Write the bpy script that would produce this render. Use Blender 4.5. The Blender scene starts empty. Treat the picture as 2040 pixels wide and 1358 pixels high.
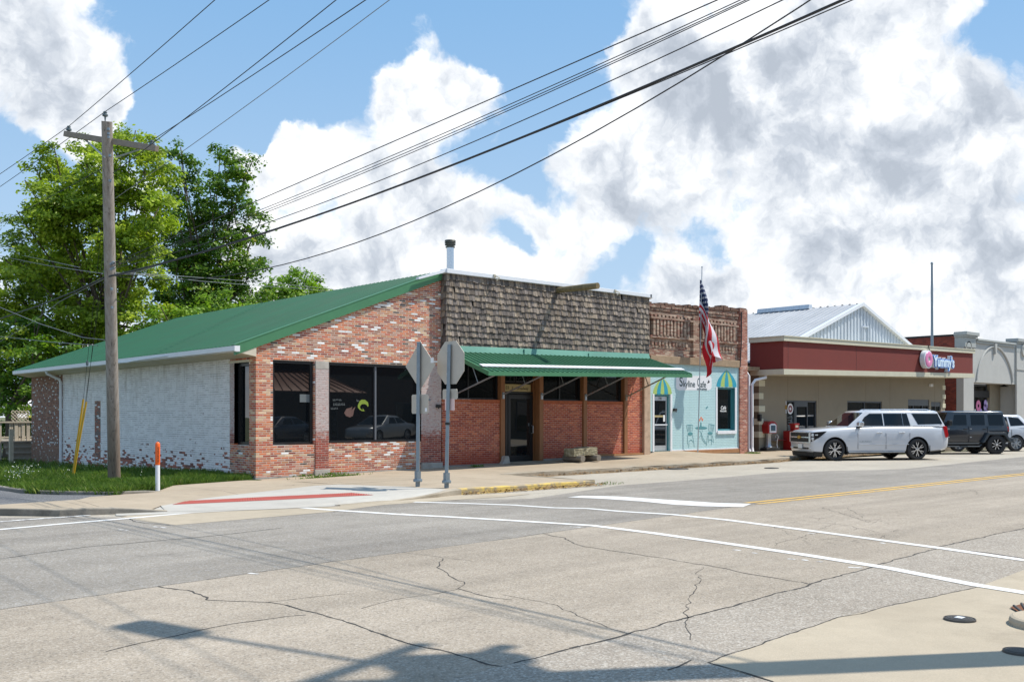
import bpy, bmesh, math, random
import numpy as np
from mathutils import Vector, Matrix
from mathutils.geometry import tessellate_polygon
R_ = math.radians
scene = bpy.context.scene
COL = scene.collection

# ------------------------------------------------------------------ camera
# world: X runs along the main street, Y away across it, Z up, camera at x=y=0
F_PX, CX, HZ, CAMZ = 1952.0, 1020.0, 828.0, 1.65
FW = (math.cos(R_(47.8)), math.sin(R_(47.8)))
RT = (FW[1], -FW[0])
cam = bpy.data.cameras.new('camera'); camo = bpy.data.objects.new('camera', cam); COL.objects.link(camo)
camo.location = (0, 0, CAMZ); camo.rotation_euler = (R_(90), 0, R_(47.8 - 90))
cam.sensor_width = 36; cam.lens = F_PX / 2040 * 36
cam.shift_y = (HZ - 679) / 2040; cam.shift_x = 0
cam.clip_start = 0.1; cam.clip_end = 4000
scene.camera = camo
scene.view_settings.view_transform = 'Standard'; scene.view_settings.look = 'None'
scene.view_settings.gamma = 1; scene.view_settings.use_curve_mapping = False
scene.view_settings.exposure = 0.40
scene.cycles.max_bounces = 6; scene.cycles.transparent_max_bounces = 8

# turns a point measured on the photograph into a place on a known plane of the street
def PD(px, py, d):
    l = (px - CX) / F_PX * d
    return Vector((FW[0]*d + RT[0]*l, FW[1]*d + RT[1]*l, CAMZ + (HZ - py) * d / F_PX))
def PYp(px, py, Y):
    p = (px - CX) / F_PX
    return PD(px, py, Y / (FW[1] + RT[1]*p))
def PXp(px, py, X):
    p = (px - CX) / F_PX
    return PD(px, py, X / (FW[0] + RT[0]*p))
def PZ(px, py, z=0.0):
    return PD(px, py, (CAMZ - z) * F_PX / (py - HZ))

# ------------------------------------------------------------------ node helper
class S:
    def __init__(s, nt, k): s.nt, s.k = nt, k
    def _m(s, op, *a, clamp=False):
        n = s.nt.nodes.new('ShaderNodeMath'); n.operation = op; n.use_clamp = clamp
        for i, v in enumerate((s,) + a):
            if isinstance(v, S): s.nt.links.new(v.k, n.inputs[i])
            else: n.inputs[i].default_value = v
        return S(s.nt, n.outputs[0])
    def __add__(s, o): return s._m('ADD', o)
    __radd__ = __add__
    def __sub__(s, o): return s._m('SUBTRACT', o)
    def __rsub__(s, o): return (s * -1) + o
    def __mul__(s, o): return s._m('MULTIPLY', o)
    __rmul__ = __mul__
    def __truediv__(s, o): return s._m('DIVIDE', o)
    def floor(s): return s._m('FLOOR')
    def fract(s): return s._m('FRACT')
    def abs(s): return s._m('ABSOLUTE')
    def mod(s, o): return s._m('FLOORED_MODULO', o)
    def min(s, o): return s._m('MINIMUM', o)
    def max(s, o): return s._m('MAXIMUM', o)
    def pow(s, o): return s._m('POWER', o)
    def gt(s, o): return s._m('GREATER_THAN', o)
    def lt(s, o): return s._m('LESS_THAN', o)
    def clamp(s): return s._m('ADD', 0.0, clamp=True)
    def sin(s): return s._m('SINE')
    def step(s, a, b):   # smooth 0..1 between a and b
        n = s.nt.nodes.new('ShaderNodeMapRange'); n.interpolation_type = 'SMOOTHSTEP'
        s.nt.links.new(s.k, n.inputs[0]); n.inputs[1].default_value = a; n.inputs[2].default_value = b
        return S(s.nt, n.outputs[0])
class G:
    def __init__(g, nt): g.nt = nt
    def new(g, t, **kw):
        n = g.nt.nodes.new(t)
        for k, v in kw.items(): setattr(n, k, v)
        return n
    def link(g, a, b): g.nt.links.new(a.k if isinstance(a, S) else a, b)
    def pos(g):
        n = g.new('ShaderNodeNewGeometry'); return S(g.nt, n.outputs['Position'])
    def obj(g):
        n = g.new('ShaderNodeTexCoord'); return S(g.nt, n.outputs['Object'])
    def uv(g):
        n = g.new('ShaderNodeTexCoord'); return S(g.nt, n.outputs['UV'])
    def attr(g, name):
        n = g.new('ShaderNodeAttribute'); n.attribute_name = name; return S(g.nt, n.outputs['Fac']), S(g.nt, n.outputs['Color'])
    def sep(g, v):
        n = g.new('ShaderNodeSeparateXYZ'); g.link(v, n.inputs[0]); return [S(g.nt, o) for o in n.outputs]
    def comb(g, x, y, z=0.0):
        n = g.new('ShaderNodeCombineXYZ')
        for i, v in enumerate((x, y, z)):
            if isinstance(v, S): g.link(v, n.inputs[i])
            else: n.inputs[i].default_value = v
        return S(g.nt, n.outputs[0])
    def vm(g, op, a, b=None, scale=None):
        n = g.new('ShaderNodeVectorMath', operation=op)
        for i, v in enumerate((a, b)):
            if v is None: continue
            if isinstance(v, S): g.link(v, n.inputs[i])
            else: n.inputs[i].default_value = v
        if scale is not None: n.inputs['Scale'].default_value = scale
        return S(g.nt, n.outputs['Value' if op in ('DOT_PRODUCT', 'LENGTH', 'DISTANCE') else 'Vector'])
    def noise(g, v, scale, detail=2.0, rough=0.5, col=False, dist=0.0):
        n = g.new('ShaderNodeTexNoise'); g.link(v, n.inputs['Vector'])
        n.inputs['Scale'].default_value = scale; n.inputs['Detail'].default_value = detail
        n.inputs['Roughness'].default_value = rough; n.inputs['Distortion'].default_value = dist
        return S(g.nt, n.outputs['Color' if col else 'Fac'])
    def voro(g, v, scale, feature='F1', out='Distance', rnd=1.0):
        n = g.new('ShaderNodeTexVoronoi', feature=feature); g.link(v, n.inputs['Vector'])
        n.inputs['Scale'].default_value = scale; n.inputs['Randomness'].default_value = rnd
        return S(g.nt, n.outputs[out])
    def white(g, v):
        n = g.new('ShaderNodeTexWhiteNoise', noise_dimensions='3D'); g.link(v, n.inputs['Vector'])
        return S(g.nt, n.outputs['Value']), S(g.nt, n.outputs['Color'])
    def ramp(g, f, stops, const=False):
        n = g.new('ShaderNodeValToRGB'); cr = n.color_ramp
        if const: cr.interpolation = 'CONSTANT'
        while len(cr.elements) < len(stops): cr.elements.new(1.0)
        for e, (p, c) in zip(cr.elements, stops):
            e.position = p; e.color = (c[0], c[1], c[2], 1) if not isinstance(c, (int, float)) else (c, c, c, 1)
        g.link(f, n.inputs[0]); return S(g.nt, n.outputs[0])
    def mix(g, f, a, b, mode='MIX'):
        n = g.new('ShaderNodeMix', data_type='RGBA', blend_type=mode)
        for sock, v in ((n.inputs[0], f), (n.inputs[6], a), (n.inputs[7], b)):
            if isinstance(v, S): g.link(v, sock)
            elif isinstance(v, (int, float)): sock.default_value = v
            else: sock.default_value = (v[0], v[1], v[2], 1)
        return S(g.nt, n.outputs[2])
    def scale(g, c, f):
        """multiply a colour by a scalar"""
        n = g.new('ShaderNodeVectorMath', operation='SCALE'); g.link(c, n.inputs[0])
        if isinstance(f, S): g.link(f, n.inputs['Scale'])
        else: n.inputs['Scale'].default_value = f
        return S(g.nt, n.outputs[0])

# ------------------------------------------------------------------ world: sky with cumulus
SUN_H = Vector((0.84, -0.542)).normalized(); SUN_EL = R_(57)
w = bpy.data.worlds.new('World'); scene.world = w; w.use_nodes = True
w.cycles.sampling_method = 'MANUAL'; w.cycles.sample_map_resolution = 256
g = G(w.node_tree); nt = w.node_tree
bg = nt.nodes['Background']; bg.inputs[1].default_value = 0.10
sky = g.new('ShaderNodeTexSky'); sky.sky_type = 'NISHITA'; sky.sun_disc = False
sky.sun_elevation = SUN_EL; sky.sun_rotation = math.atan2(SUN_H.x, SUN_H.y)
sky.air_density = 1.0; sky.dust_density = 0.6; sky.ozone_density = 2.0
dirv = g.vm('NORMALIZE', S(nt, g.new('ShaderNodeTexCoord').outputs['Generated']))
def dir_of(px, py): return (PD(px, py, 1.0) - Vector((0, 0, CAMZ))).normalized()
def blob(v, px, py, r):
    t = g.vm('DOT_PRODUCT', v, tuple(dir_of(px, py)))
    ang = r / F_PX
    return ((t - 1.0) * (2.0 / ang**2) + 1.0).max(0.0).pow(2.0)
POS = [(60,70,230,.34),(1050,430,80,.34),(1120,330,60,.30),(1000,560,90,.3),(520,360,60,.3),(1225,110,50,.3),(180,240,70,.30),(215,330,50,.2),(470,300,40,.3),(150,190,120,.30),(250,210,40,.2),(820,180,140,.46),(700,280,150,.46),(590,320,100,.36),(560,230,45,.32),(930,430,120,.36),(955,150,75,.30),
 (640,440,170,.40),(820,480,170,.38),(560,500,120,.3),(1300,90,120,.42),(1330,260,130,.40),(1530,130,200,.42),(1850,130,260,.42),(1260,340,150,.40),(1140,520,140,.36),(1180,430,90,.34),
 (1850,420,230,.38),(1520,560,210,.36),(1780,580,220,.36),(1340,420,100,.26),(1560,320,160,.36),(1700,250,200,.36),(1950,300,150,.3),(1350,600,120,.3),(600,560,110,.3),(760,570,110,.3),(950,540,80,.3),(1950,620,160,.3)]
NEG = [(440,100,190,.62),(330,250,90,.50),(640,80,150,.62),(1030,30,140,.66),(540,150,80,.35),(1065,285,60,.40),(1085,190,85,.55),(1045,360,35,.2),
 (1490,368,75,.30),(30,340,100,.36),(1190,60,70,.45),(2035,20,60,.5),(1040,500,35,.3),(1440,520,40,.22),(400,260,60,.3),(500,260,40,.3),(1395,460,60,.20),(1700,640,50,.2),(1575,345,50,.26),(520,215,40,.3),(1010,470,45,.3)]
GREY = [(1400,230,170,1.0),(1240,370,110,.85),(1620,330,190,.8),(1960,290,130,.9),(1800,90,190,.55),(870,400,90,.4),(760,480,110,.35),
 (60,190,150,.45),(1700,470,120,.6),(1990,470,120,.4),(1120,400,80,.55),(1560,220,130,.7),(1300,430,90,.6),(1150,560,120,.35),(40,60,160,.35),(1460,300,90,.6),(850,350,80,.35),(1380,560,120,.45),(1620,600,100,.4),(1850,380,120,.55),(680,560,80,.35)]
warp = g.vm('SCALE', g.vm('SUBTRACT', g.noise(dirv, 10.0, 5, .62, col=True), (.5, .5, .5)), scale=0.060)
dw = g.vm('NORMALIZE', g.vm('ADD', dirv, warp))
so = Vector((SUN_H.x, SUN_H.y, 1.6)).normalized() * 0.030
def sumb(L, k0):
    d = None
    for x, y, r, k in L:
        t = blob(dw, x, y, r*k0) * k; d = t if d is None else d + t
    return d
bil = g.voro(dw, 24.0, 'SMOOTH_F1'); bil2 = g.voro(dw, 55.0, 'SMOOTH_F1')
den = (g.noise(dw, 8.0, 9.0, 0.60) - .5) * 1.7 + .42 + (0.42 - bil) * 0.26 + (0.42 - bil2) * 0.12
zz = g.sep(dirv)[2]
den = den + (1.0 - zz.step(.04, .21)) * .20
den = den + sumb(POS, 1.2); den = den - sumb(NEG, 1.25) * (g.noise(dw, 19, 6, .7) * 2.4 - .2)
mask = den.step(.46, .70)
lit = (g.noise(dw, 12.0, 6.0, .62) - g.noise(g.vm('ADD', dw, tuple(so)), 12.0, 6.0, .62)) * 2.6
gsum = None
for x, y, r, k in GREY:
    t = blob(dw, x, y, r*1.3) * k; gsum = t if gsum is None else gsum + t
puff = (g.voro(dw, 17.0, 'SMOOTH_F1') - .4) * .42 + (g.voro(dw, 38.0, 'SMOOTH_F1') - .4) * .30
core = den.step(.58, .95)
soft = g.noise(dw, 13, 6, .6)
shade = (lit * (core * .5 + .5) + .74 - core * .14 - puff - gsum.min(1.0) * .46 * soft.step(.28, .62) + (soft - .5) * .5 + .10).clamp()
cloudcol = g.ramp(shade, [(0.0, (3.9, 4.3, 4.9)), (.28, (4.9, 5.3, 5.9)), (.52, (6.5, 6.8, 7.2)), (.76, (8.1, 8.25, 8.5)), (1.0, (9.6, 9.6, 9.6))])
zz = g.sep(dirv)[2]
hazef = (1.0 - zz.step(0.0, .46)) * .72
skyc = g.scale(sky.outputs[0], 1.0); 
skyc = g.mix(.82, skyc, (1.95, 3.95, 6.6))
skyc = g.mix(hazef, skyc, (4.7, 5.9, 7.1))
full = g.mix(mask * .97, skyc, cloudcol)
below = zz.step(-.02, 0.0)
full = g.mix(below, (2.2, 2.1, 1.9), full)
g.link(full, bg.inputs[0])

sun = bpy.data.lights.new('sun', 'SUN'); suno = bpy.data.objects.new('sun', sun); COL.objects.link(suno)
sun.energy = 4.0; sun.angle = R_(0.53); sun.color = (1.0, .94, .84)
sd = Vector((SUN_H.x*math.cos(SUN_EL), SUN_H.y*math.cos(SUN_EL), math.sin(SUN_EL)))
suno.rotation_euler = sd.to_track_quat('Z', 'Y').to_euler(); suno.location = (20, -10, 60)

# ------------------------------------------------------------------ object helpers
ORG = {}
def tag(o, label=None, cat=None, group=None, kind=None):
    if label: o['label'] = label
    if cat: o['category'] = cat
    if group: o['group'] = group
    if kind: o['kind'] = kind
    return o
def thing(name, label, cat, loc=(0, 0, 0), rz=0.0, group=None):
    o = bpy.data.objects.new(name, None); COL.objects.link(o)
    o.location = loc; o.rotation_euler = (0, 0, rz); o.empty_display_size = .2
    ORG[o.name] = (Vector(loc), rz != 0.0)
    return tag(o, label, cat, group)
class MB:
    """collects faces and links them as ONE mesh object; world coordinates unless local=True"""
    def __init__(s): s.v, s.f, s.m, s.uv, s.c, s.sm = [], [], [], [], [], []
    def face(s, pts, m=0, uv=None, c=None, sm=False):
        i = len(s.v); s.v += [tuple(p) for p in pts]; s.f.append(tuple(range(i, i + len(pts)))); s.m.append(m)
        s.uv.append(uv); s.c.append(c); s.sm.append(sm)
    def mesh(s, V, F, m=0, sm=False, c=None):
        i = len(s.v); s.v += [tuple(p) for p in V]
        for f in F:
            s.f.append(tuple(i + k for k in f)); s.m.append(m); s.uv.append(None); s.c.append(c); s.sm.append(sm)
    def box(s, a, b, m=0, c=None, M=None):
        (x0, y0, z0), (x1, y1, z1) = a, b
        V = [(x0,y0,z0),(x1,y0,z0),(x1,y1,z0),(x0,y1,z0),(x0,y0,z1),(x1,y0,z1),(x1,y1,z1),(x0,y1,z1)]
        if M: V = [M @ Vector(v) for v in V]
        s.mesh(V, [(0,3,2,1),(4,5,6,7),(0,1,5,4),(1,2,6,5),(2,3,7,6),(3,0,4,7)], m, c=c)
    def tube(s, pts, r, n=8, m=0, cap=True, sm=True, r2=None):
        pts = [Vector(p) for p in pts]; V = []; F = []
        up = Vector((0, 0, 1)); prev = None
        for i, p in enumerate(pts):
            t = (pts[min(i+1, len(pts)-1)] - pts[max(i-1, 0)]).normalized()
            if prev is None:
                a = t.cross(up) if abs(t.z) < .95 else t.cross(Vector((1, 0, 0)))
            else: a = prev - t * prev.dot(t)
            a.normalize(); prev = a; b = t.cross(a)
            rr = r if r2 is None else r + (r2 - r) * i / (len(pts) - 1)
            if isinstance(r, (list, tuple)): rr = r[i]
            for k in range(n):
                an = 2*math.pi*k/n; V.append(p + (a*math.cos(an) + b*math.sin(an)) * rr)
        for i in range(len(pts)-1):
            for k in range(n):
                k2 = (k+1) % n; F.append((i*n+k, i*n+k2, (i+1)*n+k2, (i+1)*n+k))
        s.mesh(V, F, m, sm)
        if cap:
            s.mesh([V[k] for k in range(n)][::-1], [tuple(range(n))], m)
            s.mesh([V[(len(pts)-1)*n+k] for k in range(n)], [tuple(range(n))], m)
    def lathe(s, prof, c, n=24, m=0, axis='z', sm=True, ms=None):
        """prof: (radius, height); revolves round an axis through c"""
        c = Vector(c); V = []; 
        for r, h in prof:
            for k in range(n):
                a = 2*math.pi*k/n; u, v = r*math.cos(a), r*math.sin(a)
                V.append(c + (Vector((u, v, h)) if axis == 'z' else Vector((u, h, v)) if axis == 'y' else Vector((h, u, v))))
        for i in range(len(prof)-1):
            F = []
            for k in range(n):
                k2 = (k+1) % n
                F.append((i*n+k, i*n+k2, (i+1)*n+k2, (i+1)*n+k) if axis != 'y' else (i*n+k, (i+1)*n+k, (i+1)*n+k2, i*n+k2))
            used = V[i*n:(i+2)*n]
            s.mesh(used, [tuple(q - i*n for q in f) for f in F], ms[i] if ms else m, sm)
    def prism(s, poly, a, b, m=0, M=None, axis='y', mside=None):
        """poly in 2D extruded from a to b along axis ('y': poly is x,z; 'x': y,z; 'z': x,y)"""
        def P(u, v, t): return {'y': (u, t, v), 'x': (t, u, v), 'z': (u, v, t)}[axis]
        A = [P(u, v, a) for u, v in poly]; B = [P(u, v, b) for u, v in poly]
        if M: A = [M @ Vector(p) for p in A]; B = [M @ Vector(p) for p in B]
        n = len(poly)
        s.mesh(A, [tuple(range(n))], m); s.mesh(B, [tuple(range(n))[::-1]], m)
        s.mesh(A + B, [(i, (i+1) % n, n+(i+1) % n, n+i) for i in range(n)], m if mside is None else mside)
    def poly(s, pts, m=0):
        tri = tessellate_polygon([[Vector((p[0], p[1], 0)) for p in pts]])
        F = []
        for t in tri:
            a, b, c = [Vector(pts[i]) for i in t]
            F.append(tuple(t) if (b-a).cross(c-a).z > 0 else tuple(reversed(t)))
        s.mesh(pts, F, m)
    def build(s, name, mats, parent=None, local=False, bevel=0, sharp=None, seg=2, fix=True):
        me = bpy.data.meshes.new(name)
        if not isinstance(mats, (list, tuple)): mats = [mats]
        V = s.v
        if parent is not None and not local:
            o = ORG[parent.name][0]; V = [(x-o.x, y-o.y, z-o.z) for x, y, z in V]
        me.from_pydata(V, [], s.f)
        for mt in mats: me.materials.append(mt)
        me.polygons.foreach_set('material_index', s.m)
        if any(u is not None for u in s.uv):
            L = me.uv_layers.new(name='UVMap'); 
            for p, u in zip(me.polygons, s.uv):
                if u is not None:
                    for li, q in zip(p.loop_indices, u): L.data[li].uv = q
        if any(c is not None for c in s.c):
            A = me.color_attributes.new('tint', 'FLOAT_COLOR', 'CORNER'); arr = np.ones((len(me.loops), 4), np.float32)
            k = 0
            for f, c in zip(s.f, s.c):
                if c is not None: arr[k:k+len(f), :3] = c
                k += len(f)
            A.data.foreach_set('color', arr.ravel())
        if fix or any(s.sm):
            bm = bmesh.new(); bm.from_mesh(me); bmesh.ops.remove_doubles(bm, verts=bm.verts, dist=1e-5)
            if fix: bmesh.ops.recalc_face_normals(bm, faces=bm.faces)
            bm.to_mesh(me); bm.free()
        if any(s.sm): 
            me.polygons.foreach_set('use_smooth', [True]*len(me.polygons)); me.set_sharp_from_angle(angle=R_(sharp or 35))
        ob = bpy.data.objects.new(name, me); COL.objects.link(ob)
        if parent is not None:
            ob.parent = parent; ORG[ob.name] = ORG[parent.name]
        else: ORG[ob.name] = (Vector((0, 0, 0)), False)
        if bevel:
            b = ob.modifiers.new('bevel', 'BEVEL'); b.width = bevel; b.segments = seg; b.limit_method = 'ANGLE'; b.angle_limit = R_(40)
        return ob
def copy_tree(o, parent=None):
    c = o.copy(); COL.objects.link(c); c.parent = parent
    ORG[c.name] = ORG.get(o.name, (Vector((0, 0, 0)), False))
    for ch in list(o.children): copy_tree(ch, c)
    return c
def text_mb(mb, txt, size, M, m=0, depth=.01, sx=1.0, align='CENTER', bold=0.0, shear=0.0):
    cu = bpy.data.curves.new('t', 'FONT'); cu.body = txt; cu.size = size; cu.align_x = align; cu.align_y = 'CENTER'
    cu.extrude = depth/2; cu.offset = bold; cu.shear = shear
    ob = bpy.data.objects.new('t', cu); COL.objects.link(ob)
    bpy.context.view_layer.update()
    me = ob.to_mesh(); V = [M @ Vector((v.co.x*sx, v.co.y, v.co.z)) for v in me.vertices]; F = [tuple(p.vertices) for p in me.polygons]
    mb.mesh(V, F, m); ob.to_mesh_clear(); bpy.data.objects.remove(ob); bpy.data.curves.remove(cu)
def wallM(x, z, Y):   # frame for things lettered on a wall that faces the street (-Y)
    return Matrix(((1, 0, 0, x), (0, 0, -1, Y), (0, 1, 0, z), (0, 0, 0, 1)))
# ------------------------------------------------------------------ materials
def newmat(name):
    m = bpy.data.materials.new(name); m.use_nodes = True
    return m, G(m.node_tree), m.node_tree.nodes['Principled BSDF']
def setc(g, b, inp, v):
    s = b.inputs[inp]
    if isinstance(v, S): g.link(v, s)
    elif isinstance(v, (int, float)): s.default_value = v
    else: s.default_value = (v[0], v[1], v[2], 1)
def bump(g, b, h, strength=.3, dist=.02):
    n = g.new('ShaderNodeBump'); n.inputs['Strength'].default_value = strength; n.inputs['Distance'].default_value = dist
    g.link(h, n.inputs['Height']); g.link(n.outputs[0], b.inputs['Normal'])
def plain(name, c, rough=.6, metal=0.0, var=.15, vs=3.0, spec=.5, grime=0.0, fine=0.0, coat=0.0, fs=60):
    """painted / plain surface with gentle real-world variation"""
    m, g, b = newmat(name); p = g.obj()
    n = g.noise(p, vs, 5, .6); f = (n - .5) * (var * 2) + 1.0
    if fine: f = f * ((g.noise(p, fs, 3, .7) - .5) * (fine * 2) + 1.0)
    col = g.scale(g.mix(0.0, c, c), f)
    if grime:
        gr = g.noise(p, vs*.6, 8, .7).step(.48, .72) * grime
        col = g.mix(gr, col, (c[0]*.35+.01, c[1]*.33+.01, c[2]*.3+.008))
    setc(g, b, 'Base Color', col); setc(g, b, 'Roughness', rough if rough < .12 else (n - .5) * .12 + rough)
    b.inputs['Metallic'].default_value = metal; b.inputs['Specular IOR Level'].default_value = spec
    if coat: b.inputs['Coat Weight'].default_value = coat; b.inputs['Coat Roughness'].default_value = .05
    if fine: bump(g, b, g.noise(p, fs, 3, .7), .15, .01)
    return m
def glass(name, c=(.006, .008, .010), ior=1.75, rough=.015):
    m, g, b = newmat(name); setc(g, b, 'Base Color', c); b.inputs['Roughness'].default_value = rough
    b.inputs['IOR'].default_value = ior
    bump(g, b, g.noise(g.obj(), .8, 1, .4), .04, .04)
    return m
def brick(name, stops, mortar, bw=.213, bh=.062, mj=.012, kind='', seed=0.0, mrough=1.0):
    m, g, b = newmat(name); x, y, z = g.sep(g.pos()); pos = g.pos()
    wob = (g.noise(pos, 1.5, 2) - .5) * .006
    u = x + y; v = z + wob
    row = (v / bh).floor(); odd = row.mod(2.0)
    uu = u / bw + odd * .5 + (g.white(g.comb(row, seed, 3.0))[0] - .5) * .12
    col = uu.floor(); fu, fv = uu.fract(), (v / bh).fract()
    rv, rc = g.white(g.comb(col, row, seed)); r2 = g.white(g.comb(col, row, seed + 7.0))[0]
    eu = fu.min(1.0 - fu) * bw; ev = fv.min(1.0 - fv) * bh
    ng = g.noise(pos, 45, 3, .6)
    e = eu.min(ev) + (ng - .5) * .010 * mrough
    mm = 1.0 - e.step(mj*.30, mj*.78)
    bc = g.ramp(rv, stops, const=True)
    blot = g.noise(pos, 22, 4, .65)
    bc = g.scale(bc, (r2 * .34 + .83) * ((blot - .5) * .7 + 1.0))
    big = g.noise(pos, .55, 4, .6)
    mort = g.scale(g.mix(0.0, mortar, mortar), (g.noise(pos, 9, 5, .7) - .5) * .7 + 1.0)
    h = (1.0 - mm)
    if kind == 'used':      # salvaged brick, mortar smeared over parts of it, soot low down
        sm = g.noise(pos, 4.0, 6, .72).step(.52, .76) * .38
        bc = g.mix(sm, bc, (.60, .43, .36))
        col_ = g.mix(mm, bc, mort)
        low = (1.0 - (z + (big - .5) * .8).step(.0, .75)) * .55
        col_ = g.mix(low * g.noise(pos, 6, 5, .7).step(.35, .65), col_, (.34, .17, .13))
    elif kind == 'whitewall':   # white paint over brick, worn through near the ground
        patch = (g.noise(g.comb((u / .42).floor(), (v / .2031).floor(), 2.0), 77.7, 0) )
        wn = g.noise(g.comb(u * .6, z * 1.4, 1.0), 1.6, 7, .68)
        hgt = 1.0 - (z + (wn - .5) * 1.2).step(-.3, 1.35)
        bricky = (rv * .50 + .06 + g.noise(g.comb(u * .9, z * 1.6, 5.0), 1.7, 5, .65) * .80 - .12 + hgt * .44).step(.955, .985)
        paint = g.mix(rv * .35, (.86, .83, .82), (.76, .735, .73))
        paint = g.scale(paint, (g.noise(g.comb(u * 3.0, z * .7, 0.0), 1.5, 5, .7) - .5) * .35 + 1.0)
        stain = g.noise(g.comb(u * 2.2, z * .35, 4.0), 1.5, 7, .72).step(.50, .68) * z.step(1.0, 2.9) * .5
        paint = g.mix(stain, paint, (.36, .31, .25))
        bare = g.ramp(rv, [(0, (.36, .10, .07)), (.3, (.28, .09, .07)), (.6, (.42, .15, .10)), (.85, (.22, .11, .09))], const=True)
        bare = g.scale(bare, blot * .8 + .6)
        bc = g.mix(bricky, paint, bare)
        bed = 1.0 - (ev + (ng - .5) * .012).step(.004, .0125)
        jm = bed * g.noise(g.comb(u * 1.1, z * 3.0, 9.0), 2.0, 6, .72).step(.43, .57) * .75
        vert = (1.0 - eu.step(.002, .008)) * g.noise(pos, 2.1, 5, .7).step(.5, .62) * .5
        col_ = g.mix(jm.max(vert), bc, (.32, .275, .245))
        strip = (y - 34.17).abs().lt(.28) * (z + (ng - .5) * .1).lt(2.16)   # bricked-in old flue opening
        nb = g.ramp(rv, [(0, (.34, .12, .08)), (.35, (.25, .11, .08)), (.55, (.18, .13, .12)), (.72, (.42, .22, .15)), (.86, (.75, .74, .74))], const=True)
        col_ = g.mix(strip, col_, g.mix(mm, nb, (.30, .27, .24)))
    elif kind == 'pier':    # whitewash wearing off dark brick
        wn = g.noise(g.comb(u * 3.0, z * 5.0, 1.0), 2.4, 7, .72)
        wear = (wn + (z - 1.15) * .75).step(.36, .66)
        wash = g.mix(g.noise(pos, 30, 4, .7), (.44, .38, .36), (.60, .56, .55))
        col_ = g.mix(mm, bc, mort)
        col_ = g.mix(wear * (g.noise(g.comb(u * 2, z * 9.0, 0.0), 4.0, 6, .7).step(.34, .50)) * .86, col_, wash)
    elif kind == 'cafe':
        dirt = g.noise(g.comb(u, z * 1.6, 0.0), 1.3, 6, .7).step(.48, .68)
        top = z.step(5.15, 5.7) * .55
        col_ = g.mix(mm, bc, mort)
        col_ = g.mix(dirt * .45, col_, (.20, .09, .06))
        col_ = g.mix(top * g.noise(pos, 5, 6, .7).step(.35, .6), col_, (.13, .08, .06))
    elif kind == 'painted': # cafe wall, pale blue paint over brick
        bc = g.mix(rv * .5, stops[0][1], stops[1][1])
        bc = g.scale(bc, (g.noise(g.comb(u * 3.0, z * .6, 0.0), 1.6, 5, .65) - .5) * .22 + 1.0)
        col_ = g.mix(mm * .55, bc, mortar)
    else:
        col_ = g.mix(mm, bc, mort)
        st = (1.0 - (z + (big - .5) * .5).step(.15, .75)) * .6
        col_ = g.mix(st, col_, (.33, .045, .022) if name == 'brick_red' else (.22, .15, .11))
    setc(g, b, 'Base Color', col_); b.inputs['Roughness'].default_value = .88; b.inputs['Specular IOR Level'].default_value = .25
    bump(g, b, h * .7 + blot * .35, .75, .012)
    return m
M = {}
OR, RD, DR, PK, TN, WH, DK = (.58,.175,.075),(.43,.105,.058),(.27,.070,.05),(.54,.26,.18),(.62,.43,.27),(.78,.77,.77),(.10,.075,.065)
M['brick_used'] = brick('brick_used', [(0,OR),(.16,RD),(.30,(.46,.25,.18)),(.42,(.44,.13,.06)),(.54,DR),(.63,(.52,.23,.11)),(.74,TN),(.80,DK),(.83,(.31,.15,.10)),(.92,WH)], (.64,.57,.50), bw=.215, bh=.0585, mj=.013, kind='used')
M['brick_pier_corner'] = brick('brick_corner_pier', [(0,OR),(.25,(.52,.22,.12)),(.45,RD),(.62,PK),(.72,TN),(.88,(.40,.16,.10)),(.97,WH)], (.56,.49,.43), bw=.215, bh=.0585, kind='used', seed=3)
M['brick_white'] = brick('brick_white_painted', [(0,RD)], (.6,.6,.6), kind='whitewall')
M['brick_end'] = brick('brick_rear', [(0,(.27,.11,.075)),(.25,(.33,.15,.10)),(.45,(.22,.10,.075)),(.6,(.32,.19,.14)),(.74,(.16,.085,.07)),(.80,(.36,.17,.11)),(.90,(.66,.65,.65))], (.27,.22,.18), bw=.12, seed=5)
M['brick_pier'] = brick('brick_pier_whitewashed', [(0,(.30,.07,.05)),(.5,(.24,.07,.055)),(.8,(.38,.12,.08))], (.42,.33,.29), kind='pier', seed=9)
M['brick_red'] = brick('brick_red', [(0,(.43,.105,.055)),(.30,(.37,.085,.050)),(.55,(.49,.135,.070)),(.75,(.31,.065,.042)),(.90,(.55,.17,.085))], (.54,.36,.29), bw=.205, bh=.063, mj=.012, seed=11, mrough=.4)
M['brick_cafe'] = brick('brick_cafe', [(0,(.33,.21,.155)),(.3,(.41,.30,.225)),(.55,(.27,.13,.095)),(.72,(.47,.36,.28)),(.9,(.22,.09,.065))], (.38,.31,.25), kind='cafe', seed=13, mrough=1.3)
M['brick_cafe_pier'] = brick('brick_cafe_pier', [(0,(.36,.13,.09)),(.3,(.30,.10,.07)),(.6,(.44,.18,.12)),(.85,(.50,.30,.24))], (.48,.36,.30), kind='cafe', seed=17, mrough=1.3)
M['brick_blue'] = brick('brick_blue_painted', [(0,(.47,.66,.68)),(1,(.43,.61,.64))], (.33,.50,.53), kind='painted', seed=2, mrough=.3)
M['brick_dark'] = brick('brick_dark_red', [(0,(.22,.045,.028)),(.4,(.26,.055,.035)),(.75,(.17,.04,.03))], (.20,.10,.075), seed=19, mj=.009)
M['concrete_base'] = plain('concrete_base', (.42,.39,.35), .9, var=.3, vs=4, grime=.5, fine=.2)
M['concrete_old'] = plain('concrete_foundation', (.30,.28,.26), .9, var=.35, vs=4, grime=.6, fine=.2)
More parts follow.
